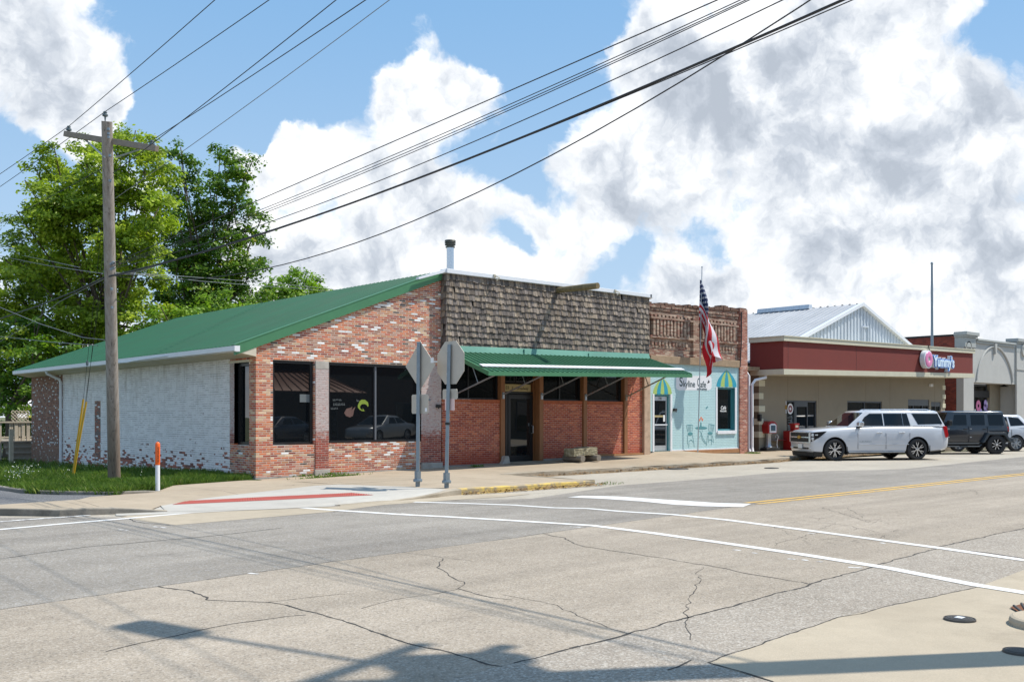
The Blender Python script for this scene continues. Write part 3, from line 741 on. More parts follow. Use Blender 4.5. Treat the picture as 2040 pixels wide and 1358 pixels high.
crack([(1020,1320),(1255,1262),(1610,1165),(1870,1090),(2040,1052)], .035, .02)
crack([(1410,1320),(1670,1230),(1945,1170)], .02, .015); crack([(1410,1320),(1540,1358)], .03, .02); crack([(1380,1315),(1330,1335)], .03, .03)
crack([(310,1169),(370,1176),(410,1195),(530,1200),(570,1205),(620,1218),(690,1240),(760,1263),(830,1286),(900,1300),(1000,1328)], .030, .05)
crack([(700,1183),(590,1193),(530,1200)], .012, .04); crack([(210,1298),(270,1283),(370,1262),(480,1240),(610,1225)], .022, .03)
crack([(800,1099),(880,1110),(940,1118)], .012, .03); crack([(880,1112),(875,1130),(900,1150),(925,1163),(915,1172),(960,1186),(1020,1195)], .020, .05)
crack([(915,1172),(860,1184),(780,1195),(720,1212)], .014, .04)
crack([(1080,1063),(1130,1072),(1160,1088),(1250,1102),(1400,1125),(1500,1145),(1610,1163)], .026, .04)
crack([(1400,1130),(1385,1165),(1375,1190),(1372,1230),(1375,1275)], .013, .05); crack([(240,1030),(290,1042),(340,1047)], .035, .06)
crack([(1690,1012),(1720,1025),(1730,1040),(1700,1030),(1640,1010)], .012, .05); crack([(1520,1040),(1600,1035),(1700,1050),(1750,1060)], .010, .05)
crack([(1000,1185),(1120,1210),(1250,1262)], .012, .03); crack([(0,1113),(170,1090),(415,1068),(560,1052)], .035, .015)
crack([(1880,1094),(1960,1100),(2040,1112)], .05, .02); crack([(655,1006),(665,1020)], .018, .01); crack([(1930,975),(1950,985)], .012, .04)
crack([(1540,1086),(1650,1060),(1760,1075)], .010, .06); crack([(1620,1085),(1540,1045)], .008, .06)
for k in range(40):
    px = random.uniform(1560, 1800); py = random.uniform(1015, 1080); crack([(px, py), (px+random.uniform(8, 30), py+random.uniform(-8, 8))], .009, .07)
tag(mb.build('road_cracks', M['hill_tar'], fix=False), kind='structure')
# covers in the road
def cover(px, py, r, name, label, z=.0155):
    x, y = P2(px, py); t = thing(name, label, 'manhole cover', (x, y, 0)); mb = MB()
    mb.lathe([(0, z+.004), (r*.86, z+.004), (r*.88, z-.002), (r*.92, z-.002), (r*.93, z+.005), (r, z+.004), (r*1.03, 0)], (x, y, 0), 28)
    mb.build('rim', M['iron'], t)
    mb = MB()
    prof = [(0, z+.008)]
    for i in range(1, 6): prof += [(r*(.165*i-.05), z+.008), (r*(.165*i-.04), z+.003), (r*(.165*i-.01), z+.003), (r*.165*i, z+.008)]
    mb.lathe(prof[:-1], (x, y, 0), 28, sm=False)
    mb.build('cover', M['iron'], t); return t
cover(1912, 1235, .12, 'manhole_cover', 'round iron cover with a pale plate set in the near concrete')
cover(2032, 1300, .11, 'manhole_cover', 'dark round iron cover in shadow at the edge of the near concrete')
cover(1348, 934, .36, 'manhole_cover', 'large dark oval patch of an iron cover in the parking lane before the blue cafe')
cover(1537, 932.5, .22, 'manhole_cover', 'small flat iron cover in the parking lane left of the white SUV')
x, y = P2(1912, 1235); mb = MB(); mb.box((x-.035, y-.03, .024), (x+.035, y+.03, .027)); o = mb.build('plate', M['white_metal'], bpy.data.objects['manhole_cover'])
# storm drain with brown rust at the right edge and rounded near kerb
t = thing('storm_drain', 'rusty storm drain inlet at the near right kerb', 'drain', (*P2(2040,1215), 0)); mb = MB()
a, b_ = P2(2012,1212), P2(2100,1188); c_, d_ = P2(2100,1232), P2(2030,1222)
mb.poly([(*a, .0165), (*d_, .0165), (*c_, .0165), (*b_, .0165)]); mb.build('pit', plain('rust_pit', (.16,.06,.025), .9, var=.6, vs=20, grime=.6), t)
mb = MB(); 
for k in range(6):
    u = (k+.5)/6; p = Vector((*a, .018)).lerp(Vector((*b_, .018)), u); q = Vector((*d_, .018)).lerp(Vector((*c_, .018)), u)
    mb.tube([p, q], .012, 6)
mb.build('grate', M['iron'], t)
mb = MB(); cx_, cy_ = P2(2096, 1246); V = [(cx_+.34*math.cos(a), cy_+.30*math.sin(a)) for a in [i*math.pi/14 for i in range(28)]]
mb.prism(V, -.05, .07, axis='z'); tag(mb.build('near_kerb_nose', M['conc_tan2'], bevel=.03), kind='structure')
# ------------------------------------------------------------------ corner brick shop
X0, XB = 11.95, 17.95; YB = 41.5; YS = 22.63
shop = thing('brick_shop', 'low corner shop of salvaged brick with green metal roof and wooden shingle front', 'building', (X0, FY, 0))
def wall(mb, axis, c, u0, u1, z0, z1, holes, m=0, depth=.12, mr=None, out=-1):
    """wall on plane axis=c; holes (ua,ub,za,zb) get reveals going inwards"""
    us = sorted({u0, u1} | {h[i] for h in holes for i in (0, 1)}); zs = sorted({z0, z1} | {h[i] for h in holes for i in (2, 3)})
    P = (lambda u, z, d=0: (u, c+d, z)) if axis == 'y' else (lambda u, z, d=0: (c+d, u, z))
    for a, b_ in zip(us, us[1:]):
        for e, f in zip(zs, zs[1:]):
            um, zm = (a+b_)/2, (e+f)/2
            if any(h[0] < um < h[1] and h[2] < zm < h[3] for h in holes): continue
            mb.face([P(a, e), P(b_, e), P(b_, f), P(a, f)], m)
    r = m if mr is None else mr
    for a, b_, e, f in holes:
        for p, q in (((a, e), (b_, e)), ((b_, e), (b_, f)), ((b_, f), (a, f)), ((a, f), (a, e))):
            mb.face([P(*p), P(*q), P(*q, depth), P(*p, depth)], r)
W1, W2 = (12.43, 13.65, .89, 3.10), (14.10, 17.20, .91, 3.10)
SLOPE = (5.88 - 3.43) / (XB - 11.5)
def zr(x): return 3.43 + (x - 11.5) * SLOPE
mb = MB(); wall(mb, 'y', FY, 12.36, 17.2, .06, 3.12, [W1, W2], 0, .13)
mb.face([(12.36, FY, 3.12), (17.2, FY, 3.12), (17.2, FY, zr(17.2)), (12.36, FY, zr(12.36))], 0)
mb.build('front_wall', M['brick_used'], shop, fix=False)
mb = MB(); mb.face([(17.2,FY,3.12),(18.0,FY,3.12),(18.0,FY,zr(17.95)),(17.2,FY,zr(17.2))], 0); mb.build('upper_wall', M['brick_used'], shop, fix=False)
mb = MB(); mb.face([(X0,FY-.004,.06),(12.36,FY-.004,.06),(12.36,FY-.004,3.34),(X0,FY-.004,3.34)], 0)
mb.face([(X0,FY-.004,.06),(X0,FY-.004,3.34),(X0,23.25,3.34),(X0,23.25,.06)], 0)
mb.face([(X0,FY-.004,3.34),(12.36,FY-.004,3.34),(12.36,FY-.004,zr(12.36)),(X0,FY-.004,zr(X0))], 0)
mb.face([(12.36,FY-.004,3.12),(12.36,FY+.02,3.12),(12.36,FY+.02,3.6),(12.36,FY-.004,3.6)], 0)
mb.build('corner_pier', M['brick_pier_corner'], shop, fix=False)
mb = MB(); mb.box((13.68, FY-.03, .22), (14.08, FY+.1, 2.90)); mb.build('pier', M['brick_pier'], shop)
mb = MB(); mb.box((13.675, FY-.035, 2.90), (14.085, FY+.1, 3.115)); mb.build('pier_cap', M['concrete_base'], shop, bevel=.01)
mb = MB(); mb.box((13.65, FY-.05, .0), (14.12, FY+.1, .22)); mb.build('pier_base', M['concrete_base'], shop, bevel=.01)
mb = MB(); mb.box((17.2, FY-.02, .28), (17.93, FY+.2, 3.12)); mb.build('pier', M['brick_pier'], shop)
mb = MB(); mb.box((17.2, FY-.06, .05), (17.96, FY+.2, .28)); mb.build('pier_base', M['concrete_base'], shop, bevel=.01)
mb = MB(); mb.box((12.4, FY-.03, -.03), (13.64, FY+.1, .085)); mb.box((14.13, FY-.03, 0), (17.19, FY+.1, .12)); mb.box((X0-.03, FY-.04, -.06), (12.4, FY+.1, .08))
mb.box((X0-.03, FY+.1, -.1), (X0+.1, 24.35, .06))
mb.build('footing', M['concrete_old'], shop, bevel=.008)
# side wall
mb = MB(); wall(mb, 'x', X0, 24.35, 37.75, -.4, 3.26, [], 0); mb.build('side_wall', M['brick_white'], shop, fix=False)
mb = MB(); wall(mb, 'x', X0, 23.25, 24.35, .03, 3.30, [(23.27, 24.10, .89, 3.04)], 0, .28); mb.build('side_wall', M['brick_used'], shop, fix=False)
mb = MB(); mb.box((X0-.006, 24.10, .92), (X0+.1, 24.352, 3.04)); mb.build('window_jamb', M['brick_pier'], shop)
mb = MB(); mb.box((X0-.012, 23.25, 3.04), (X0+.1, 24.40, 3.10)); mb.build('lintel', M['cream'], shop)
mb = MB(); wall(mb, 'x', X0+.01, 37.75, YB, -.5, 3.26, [], 0)
mb.face([(X0+.01, YB, -.5), (27.4, YB, -.5), (27.4, YB, 3.26), (X0+.01, YB, 3.26)], 0)
mb.face([(X0+.01, YB, 3.26), (27.4, YB, 3.26), (24.4, YB, 3.4), (XB, YB, zr(XB)), (X0+.01, YB, zr(X0))], 0)
mb.build('rear_wall', M['brick_end'], shop, fix=False)
# windows
def window(parent, axis, c, a, b_, e, f, fr=.06, fd=.06, mull=(), glassm='glass', framem='black_frame', mullm='mullion', name='window', out=1):
    P = (lambda u, z, d: (u, c+d*out, z)) if axis == 'y' else (lambda u, z, d: (c+d*out, u, z))
    def bx(mb, u0, u1, z0, z1, d0, d1):
        p, q = P(u0, z0, d0), P(u1, z1, d1); mb.box(tuple(map(min, p, q)), tuple(map(max, p, q)))
    mb = MB(); bx(mb, a, b_, f-fr, f, 0, fd); bx(mb, a, b_, e, e+fr*.9, 0, fd); bx(mb, a, a+fr, e+fr*.9, f-fr, 0, fd); bx(mb, b_-fr, b_, e+fr*.9, f-fr, 0, fd)
    fo = mb.build(name, M[framem], parent)
    for u in mull:
        mb = MB(); bx(mb, u-.025, u+.025, e+fr*.9, f-fr, -.005, fd); mb.build('mullion', M[mullm], fo)
    mb = MB(); bx(mb, a+fr*.6, b_-fr*.6, e+fr*.6, f-fr*.6, fd*.55, fd*.75); mb.build('pane', M[glassm], fo)
    return fo
w1 = window(shop, 'y', FY+.07, *W1, fr=.075, fd=.08)
w2 = window(shop, 'y', FY+.07, *W2, fr=.075, fd=.08, mull=[15.66])
window(shop, 'x', X0+.10, 23.27, 24.10, .89, 3.04, fr=.085, fd=.10)
# paper notice and faded decals on the glass
def flat(name, parent, x0, x1, z0, z1, Y, mat):
    mb = MB(); mb.box((x0, Y-.004, z0), (x1, Y, z1)); return mb.build(name, mat, parent)
gy = FY+.07+.08*.55
p0 = PYp(597, 785, gy); p1 = PYp(617, 801, gy); flat('notice', w1, p0.x, p1.x, p1.z, p0.z, gy-.004, plain('notice_paper', (.12,.14,.15), .7, var=.1))
def decal(parent, name, pts, mat, Y=gy, th=.004):
    mb = MB(); P = [PYp(px, py, Y) for px, py in pts]; mb.prism([(p.x, p.z) for p in P], Y-th, Y-.001, axis='y'); return mb.build(name, mat, parent)
decal(w2, 'beak_decal', [(712.5,808),(716,799),(720,795.8),(727,796),(733,801),(734.2,808),(732.5,810),(730,806),(726,804.3),(720.5,804.8),(717.5,808),(717,812),(720,815.5),(723,816.5),(722,812.5),(724,815),(726.3,818.7),(721,818.3),(716,815.5),(713,811.5)], M['beak'])
decal(w2, 'eye_decal', [(710,795),(711.3,795),(712,797.5),(714,797.5),(715.2,796),(715,798.5),(712.5,800),(710.5,799)], M['decal_pale'])
decal(w2, 'feather_decal', [(685.5,822),(690,814),(697,812),(702,810),(700,817),(705,812),(708,810),(705,818),(703,828),(697,831),(689,828)], M['decal_pink'])
random.seed(2)
for (bx0, by0, n, hh) in ((663, 794, 6, 4), (664, 802, 8, 6), (659, 811, 5, 4)):   # illegible worn lettering
    for k in range(n):
        px = bx0 + k*3.0; h = hh*random.uniform(.7, 1.1)
        decal(w2, 'worn_lettering', [(px, by0), (px+.8, by0), (px+.8, by0+h*.5), (px+2.0, by0+h*.5), (px+2.0, by0+h), (px+.6, by0+h), (px, by0+h)], M['decal_pale'])
# green roof
def ribbed(mb, A, Bv, Cv, D, n, h=.02, w=.22, m=0, th=.03):
    """panel ABCD (A-B low edge, D-C high edge) with n raised ribs running from low to high edge"""
    A, Bv, Cv, D = map(Vector, (A, Bv, Cv, D)); nrm = (Bv-A).cross(D-A).normalized()
    if nrm.z < 0: nrm = -nrm
    us = []
    for i in range(n):
        us += [(i/n, 0), ((i+1-w*1.6)/n, 0), ((i+1-w*1.25)/n, h), ((i+1-w*.35)/n, h)]
    us.append((1, 0))
    lo = [A.lerp(Bv, u)+nrm*k for u, k in us]; hi = [D.lerp(Cv, u)+nrm*k for u, k in us]
    for i in range(len(us)-1):
        mb.face([lo[i], lo[i+1], hi[i+1], hi[i]], m)
        b0, b1 = A.lerp(Bv, us[i][0])-nrm*th, A.lerp(Bv, us[i+1][0])-nrm*th
        mb.face([lo[i], b0, b1, lo[i+1]], m)
    mb.face([A-nrm*th, D-nrm*th, Cv-nrm*th, Bv-nrm*th], m)
mb = MB(); ribbed(mb, (11.36, 22.84, zr(11.36)+.03), (11.36, YB+.15, zr(11.36)+.03), (XB, YB+.15, zr(XB)+.03), (XB, 22.84, zr(XB)+.03), 84, .03)
mb.face([(XB, 22.72, zr(XB)+.03), (XB, YB+.15, zr(XB)+.03), (24.5, YB+.15, 3.5), (24.5, 22.72, 3.5)], 0)
mb.build('roof', M['green_roof'], shop, fix=False)
mb = MB()
for (ya, yb) in ((22.83, 22.905), ):
    V = [(11.34, ya, zr(11.34)-.20), (XB, ya, zr(XB)-.20), (XB, ya, zr(XB)+.05), (11.34, ya, zr(11.34)+.05)]
    mb.prism([(v[0], v[2]) for v in V], ya, yb, axis='y')
    mb.prism([(11.34, zr(11.34)+.052), (XB, zr(XB)+.052), (XB, zr(XB)+.075), (11.34, zr(11.34)+.075)], ya-.01, ya+.16, axis='y')
mb.build('rake_trim', M['green_trim'], shop)
mb = MB(); mb.prism([(X0-.02, 3.16), (X0-.02, 3.42), (11.46, 3.30), (11.46, 3.24)], 22.84, YB+.1, axis='y'); mb.build('eave_board', M['cream'], shop)
mb = MB(); mb.prism([(11.30, 3.28), (11.30, 3.40), (11.32, 3.40), (11.33, 3.30), (11.43, 3.30), (11.44, 3.41), (11.46, 3.41), (11.46, 3.26), (11.36, 3.25)], 22.80, YB+.12, axis='y')
mb.box((11.31, 22.79, 3.27), (11.455, 22.81, 3.405))
gut = mb.build('gutter', M['white_paint'], shop)
mb = MB(); V = [(11.285, 26.8, 3.33), (11.27, 28.4, 3.31), (11.27, 29.8, 3.27), (11.29, 31.4, 3.30)]; mb.tube(V, .014, 6); mb.build('bent_flashing', M['white_metal'], gut)
mb = MB(); mb.tube([(11.38, 37.75, 3.27), (11.40, 37.75, 3.18), (11.84, 37.75, 2.98), (11.88, 37.75, 2.85), (11.88, 37.75, -.25)], .05, 10)
mb.build('downspout', M['white_paint'], shop)
# shingle front (one thick mansard-like face) and metal coping
mb = MB(); mb.box((XB, YS+.04, 3.62), (27.12, FY+.3, 5.86)); mb.box((XB, FY+.3, 3.6), (27.12, FY+.5, 5.8)); core = mb.build('shingle_backing', M['shake'], shop)
random.seed(21); mb = MB(); rows = 12; pit = (5.86-3.66)/rows
tones = [(.19,.15,.115), (.14,.115,.095), (.25,.205,.165), (.10,.085,.078), (.29,.235,.18), (.17,.145,.13), (.23,.19,.16), (.12,.10,.088)]
def shakes(mb, a, b_, Y, fn, flipx=False):
    for r in range(rows):
        zb = 3.66 + r*pit; u = a + random.uniform(-.1, 0)
        while u < b_:
            w_ = random.uniform(.055, .135); z0 = zb - random.choice([0, .005, .01, .015, .025, .04]) ; top = zb + pit*1.05
            k = random.uniform(.75, 1.25); c = tuple(v*k for v in random.choice(tones))
            t = random.uniform(.034, .058); u0, u1 = max(u, a)+.004, min(u+w_, b_)-.004
            if u1 > u0 and not (random.random() < .003): 
                sk = random.uniform(-.004, .004)
                pts = [fn(u0, z0+sk, t), fn(u1, z0-sk, t), fn(u1, top, .006), fn(u0, top, .006)]; bk = [fn(u0, z0+sk, 0), fn(u1, z0-sk, 0), fn(u1, top, 0), fn(u0, top, 0)]
                mb.mesh(pts+bk, [(0,1,2,3), (0,4,5,1), (1,5,6,2), (3,7,4,0)], 0, c=c)
            u += w_
shakes(mb, XB, 27.12, YS, lambda u, z, d: (u, YS+.04-d, z))
shakes(mb, YS, FY, XB, lambda u, z, d: (XB-d, u, z))
shakes(mb, YS, FY+.4, 27.12, lambda u, z, d: (27.12+d, u, z))
mb.build('shingle_front', M['shake'], shop, fix=False)
mb = MB(); mb.prism([(XB-.06, 5.84), (22.3, 5.86), (27.2, 5.86), (27.2, 5.99), (22.3, 5.98), (XB-.06, 5.97)], YS-.07, YS+.26, axis='y')
mb.build('coping', M['white_metal'], shop, bevel=.01)
mb = MB(); mb.prism([(YS-.07, 5.861), (YS-.07, 5.985), (24.2, 5.5), (24.2, 5.40)], 27.12, 27.26, axis='x'); mb.build('coping', M['white_metal'], shop)
mb = MB(); mb.prism([(16.9, zr(16.9)+.08), (XB-.02, 5.88), (XB-.02, 5.965), (16.9, zr(16.9)+.14)], YS-.02, YS+.12, axis='y'); mb.build('coping', M['white_metal'], shop)
# small brackets left on the coping
for px, py in ((988, 552), (1228, 582)):
    p = PYp(px, py, YS-.12); mb = MB(); mb.tube([(p.x-.05, p.y+.05, p.z+.06), (p.x, p.y-.04, p.z+.02), (p.x+.08, p.y-.08, p.z-.02), (p.x+.03, p.y, p.z-.10)], .022, 6)
    mb.box((p.x-.06, p.y, p.z-.02), (p.x+.0, p.y+.1, p.z+.09)); mb.build('lamp_bracket', M['cream'], shop)
# flue
fp = PD(897, 560, 30.6); ft = PD(897, 478, 30.6).z
fl = thing('flue_pipe', 'shiny round metal flue with dark slotted cap rising behind the shingle front', 'flue', (fp.x, fp.y, 5.3)); mb = MB()
mb.lathe([(.115, 5.3), (.115, ft-.22)], (fp.x, fp.y, 0), 24); mb.build('pipe', M['stain'], fl)
mb = MB(); mb.lathe([(.115, ft-.25), (.15, ft-.24), (.15, ft-.21), (.12, ft-.20), (.12, ft-.17), (.17, ft-.165), (.17, ft-.145), (.12, ft-.135), (.12, ft-.115), (.175, ft-.11), (.175, ft-.085), (.13, ft-.08), (.13, ft-.055), (.18, ft-.05), (.165, ft-.01), (.12, ft), (0, ft+.005)], (fp.x, fp.y, 0), 24)
mb.build('cap', M['flue_cap'], fl)
# log beam sticking out of the shingles
mb = MB(); random.seed(4); mb.tube([(22.52+.01*math.sin(i*2.1), YS+.15-i*.275, 5.735-.004*i) for i in range(8)], [.085,.09,.095,.097,.1,.103,.1,.098], 14)
tag(mb.build('log_beam', plain('rotting_log', (.20,.15,.075), .9, var=.6, vs=10, fine=.3, grime=.4)), 'rotting round log sticking out of the top of the shingle front', 'log')
# shop front below: red brick panels, posts, dark windows, door
for a, b_ in ((18.02, 20.30), (22.14, 24.02), (24.20, 26.10), (26.28, 27.14)):
    top = 2.15 if b_ < 26.2 else 3.5; mb = MB()
    mb.box((a, FY+.05, interp(a, [(18,.17),(27,.34)])), (b_, FY+.25, top-.10 if b_ < 26.2 else top))
    mb.build('brick_panel', M['brick_red'], shop)
M['sill_brick'] = plain('sill_brick', (.42,.12,.055), .85, var=.4, vs=9, fine=.2)
for a, b_ in ((18.0, 20.30), (22.14, 24.02), (24.20, 26.10)):
    k = int((b_-a)/.072); mb = MB()
    for i in range(k):
        u = a + (b_-a)*i/k; mb.box((u+.004, FY+.03, 2.055), (u+(b_-a)/k-.004, FY+.25, 2.15))
    mb.build('brick_sill', M['sill_brick'], shop)
for u in (20.38, 22.05, 24.11, 26.19):
    mb = MB(); mb.box((u-.085, FY-.02, interp(u, [(18,.14),(27,.28)])), (u+.085, FY+.2, 3.62)); mb.build('post', M['brown_post'], shop, bevel=.006)
for a, b_ in ((18.0, 20.30), (22.14, 24.02), (24.20, 26.10)): window(shop, 'y', FY+.14, a, b_, 2.155, 3.6, fr=.05, fd=.07, mull=[(a+b_)/2-.05] if a < 24 else [], glassm='glass_low' if a < 24 else 'glass', mullm='black_frame')
mb = MB(); mb.box((17.96, FY+.35, 3.55), (27.14, FY+.6, 3.72)); mb.build('lintel', M['black'], shop)
mb = MB(); mb.box((18.0, FY-.02, .06), (20.3, FY+.3, interp(18, [(18,.17),(27,.34)]))); mb.box((22.14, FY-.02, .15), (27.14, FY+.3, .26)); mb.build('sill_plate', plain('mouldy_sill_plate', (.26,.24,.22), .9, var=.5, vs=8, grime=.5), shop)
mb = MB(); mb.box((24.2, FY-.03, .262), (27.16, FY+.04, .33)); mb.build('base_board', M['board_brown'], shop)
mb = MB(); mb.box((27.15, FY-.05, .22), (27.48, FY+.3, 3.66)); mb.build('end_pier', plain('flaking_painted_brick', (.50,.36,.26), .9, var=.35, vs=7, grime=.5, fine=.3), shop)
# entrance
ent = MB(); DX0, DX1, DY = 20.48, 21.95, FY+.30
ent.box((DX0-.02, DY+.10, .15), (DX1+.1, DY+.2, 3.6)); ent.build('door_back', M['black'], shop)
mb = MB(); mb.box((DX0, DY-.02, .15), (DX0+.32, DY+.03, .25)); mb.box((DX0, DY-.02, .25), (DX0+.05, DY+.03, 2.36)); mb.box((DX0+.27, DY-.02, .25), (DX0+.36, DY+.03, 2.36)); mb.box((DX0, DY-.02, 2.36), (DX1+.02, DY+.03, 2.42)); sl = mb.build('sidelight', M['black_frame'], shop)
mb = MB(); mb.box((DX0+.05, DY, .25), (DX0+.27, DY+.01, 2.36)); mb.build('pane', M['glass'], sl)
dx0, dx1 = DX0+.38, DX1-.02
mb = MB(); mb.box((dx0, DY-.03, .19), (dx0+.10, DY+.02, 2.33)); mb.box((dx1-.10, DY-.03, .19), (dx1, DY+.02, 2.33)); mb.box((dx0+.1, DY-.03, .19), (dx1-.1, DY+.02, .38)); mb.box((dx0+.1, DY-.03, 2.2), (dx1-.1, DY+.02, 2.33))
dr = mb.build('door', M['black_frame'], shop)
mb = MB(); mb.box((dx0+.1, DY-.012, .38), (dx1-.1, DY-.002, 2.2)); mb.build('pane', M['glass'], dr)
mb = MB(); mb.tube([(dx1-.05, DY-.03, 1.08), (dx1-.05, DY-.10, 1.10), (dx1-.05, DY-.10, 1.32), (dx1-.05, DY-.03, 1.34)], .012, 8); mb.build('handle', M['alu'], dr)
mb = MB(); mb.box((dx1-.2, DY-.016, 1.32), (dx1-.13, DY-.013, 1.42)); mb.build('sticker', M['decal_pale'], dr)
sb = flat('address_board', shop, DX0, DX1-.12, 2.43, 2.66, DY-.03, M['sign_board'])
mb = MB(); c0 = (DX0 + DX1 - .12)/2; text_mb(mb, '103', .15, wallM(DX0+.30, 2.54, DY-.036), depth=.004); text_mb(mb, 'E', .15, wallM(DX0+.56, 2.53, DY-.036), depth=.004); text_mb(mb, 'Broadway', .15, wallM(DX0+.99, 2.53, DY-.036), depth=.004, sx=.85)
mb.build('lettering', M['ink'], sb)
for a, b_ in ((DX0+.02, DX0+.66), (DX0+.70, DX1-.02)): window(shop, 'y', DY-.03, a, b_, 2.72, 3.5, fr=.04, fd=.05, glassm='glass')
mb = MB(); mb.box((22.14, FY+.05, .15), (22.16, DY+.2, 3.6)); mb.box((DX1+.0, DY-.06, .17), (22.0, DY+.15, 3.6)); mb.build('door_jamb', M['brown_post'], shop)
mb = MB(); mb.poly([(DX0-.05, FY-.9, .165), (22.2, FY-1.0, .19), (22.1, DY+.1, .195), (DX0-.1, DY+.1, .185)]); mb.build('threshold', M['conc_tan'], shop)
# awning: flashing, ribbed sheet, snow strip, fascia, braces
def zl(x): return interp(x, [(18, 2.90), (27.3, 3.09)])
def zh(x): return interp(x, [(18, 3.54), (27.3, 3.69)])
aw = MB(); AX0, AX1, AY = 18.02, 27.28, 20.86
ribbed(aw, (AX0, AY, zl(AX0)), (AX1, AY, zl(AX1)), (AX1-.2, YS-.02, zh(AX1)), (AX0, YS-.02, zh(AX0)), 46, .03, .28)
awn = aw.build('awning', M['green_awning'], shop, fix=False)
mb = MB(); mb.prism([(AX0-.01, zl(AX0)-.12), (AX1+.01, zl(AX1)-.12), (AX1+.01, zl(AX1)-.005), (AX0-.01, zl(AX0)-.005)], AY-.015, AY+.01, axis='y')
mb.mesh([(AX0-.01, AY, zl(AX0)-.12), (AX0-.01, AY, zl(AX0)+.01), (AX0-.01, YS, zh(AX0)+.01), (AX0-.01, YS, zh(AX0)-.12), (AX0+.02, AY, zl(AX0)-.12), (AX0+.02, AY, zl(AX0)+.01), (AX0+.02, YS, zh(AX0)+.01), (AX0+.02, YS, zh(AX0)-.12)], [(0,1,2,3),(4,7,6,5),(0,3,7,4),(1,5,6,2)])
mb.build('fascia', M['green_trim'], awn)
k = .16; mb = MB()
def apt(x, t, h): y = AY+(YS-AY)*t; return (x, y, zl(x)+(zh(x)-zl(x))*t+h)
mb.mesh([apt(AX0+.03, k, .045), apt(AX1-.03, k, .045), apt(AX1-.03, k+.085, .045), apt(AX0+.03, k+.085, .045), apt(AX0+.03, k, .075), apt(AX1-.03, k, .075), apt(AX1-.03, k+.085, .075), apt(AX0+.03, k+.085, .075)], [(4,5,6,7),(0,1,5,4),(1,2,6,5),(2,3,7,6),(3,0,4,7)])
mb.build('strip', M['white_paint'], awn)
mb = MB(); mb.mesh([(AX0-.05, YS-.03, 3.72), (AX1-.2, YS-.03, 3.86), (AX1-.2, YS-.09, zh(AX1)-.01), (AX0-.05, YS-.09, zh(AX0)-.01), (AX0-.05, YS+.05, 3.72), (AX1-.2, YS+.05, 3.86)], [(0,1,2,3), (0,4,5,1)])
for i in (3, 6): 
    x = AX0 + i*.98; mb.box((x, YS-.10, 3.56), (x+.01, YS-.02, 3.74))
mb.build('flashing', M['flashing'], awn, fix=False)
for wx in (18.5, 20.38, 22.05, 24.11, 26.19):
    mb = MB(); z0 = 2.32; end = (wx+.02, AY+.12, zl(wx)-.04); st = (wx, FY-.04, z0)
    mb.tube([st, end], .026, 8); mid = tuple(st[i]*.48+end[i]*.52 for i in range(3))
    mb.tube([mid, (wx, FY-.04-.75, zl(wx)+.17)], .016, 8); mb.box((wx-.05, FY-.06, z0-.14), (wx+.03, FY-.02, z0+.06))
    mb.build('brace', M['galv'] if wx < 26 else M['grey_wood'], awn)
mb = MB()
for x in np.arange(18.6, 27.2, .95): mb.mesh([(x, AY+.03, zl(x)-.09), (x+.05, AY+.03, zl(x)-.09), (x+.05, YS, zh(x)-.09), (x, YS, zh(x)-.09), (x, AY+.03, zl(x)-.04), (x+.05, AY+.03, zl(x)-.04), (x+.05, YS, zh(x)-.04), (x, YS, zh(x)-.04)], [(0,3,2,1),(0,1,5,4),(1,2,6,5),(3,0,4,7)])
mb.build('rafter', M['black'], awn)
# meter boxes and notice on the pier
p = PYp(871, 809, FY-.03); mb = MB(); mb.box((p.x-.06, p.y-.07, p.z-.04), (p.x+.10, p.y, p.z+.05)); mb.tube([(p.x+.02, p.y-.05, p.z-.03), (p.x-.02, p.y-.1, p.z-.07)], .02, 6); mb.build('wall_box', M['black'], shop, bevel=.01)
p = PYp(855, 796, FY-.03); mb = MB(); mb.lathe([(0,-.03),(.035,-.03),(.035,.02),(0,.02)], (p.x, p.y, p.z), 12, axis='y'); mb.build('bell', M['galv_dark'], shop)
# stone footing at the door post
mb = MB(); mb.prism([(20.15,.14),(20.62,.14),(20.50,.22),(20.46,.40),(20.30,.40),(20.26,.24)], FY-.22, FY-.03, axis='y'); tag(mb.build('concrete_footing', M['concrete_base'], bevel=.03), 'small crumbling concrete footing at the foot of the post left of the door', 'footing')

# ------------------------------------------------------------------ stone bench on logs
bx, by = 22.8, 21.85; bn = thing('stone_bench', 'rough stone slab bench resting on two short round logs before the red brick', 'bench', (bx, by, .2))
rng = np.random.default_rng(3)
bm = bmesh.new(); bmesh.ops.create_cube(bm, size=1.0); bmesh.ops.subdivide_edges(bm, edges=bm.edges, cuts=9, use_grid_fill=True)
for v in bm.verts:
    c = v.co; n_ = math.sin(c.x*9+1)*math.cos(c.y*11)*.035 + math.sin(c.x*31+c.z*17)*.018 + math.sin(c.y*37+c.x*13+c.z*29)*.02
    e = 1 - .10*abs(c.x*2)**6 - .0*c.y
    v.co = Vector((c.x*1.08*(1+n_*.3), c.y*.50*e*(1+n_*1.6), c.z*.24*(1+(n_*2 if c.z < 0 else n_*.6))+ (.02*math.sin(c.x*4))))
me = bpy.data.meshes.new('slab'); bm.to_mesh(me); bm.free(); me.polygons.foreach_set('use_smooth', [True]*len(me.polygons)); me.set_sharp_from_angle(angle=R_(32))
st_, g_, b_s = newmat('lichen_stone'); p = g_.obj(); n_ = g_.noise(p, 7, 7, .7)
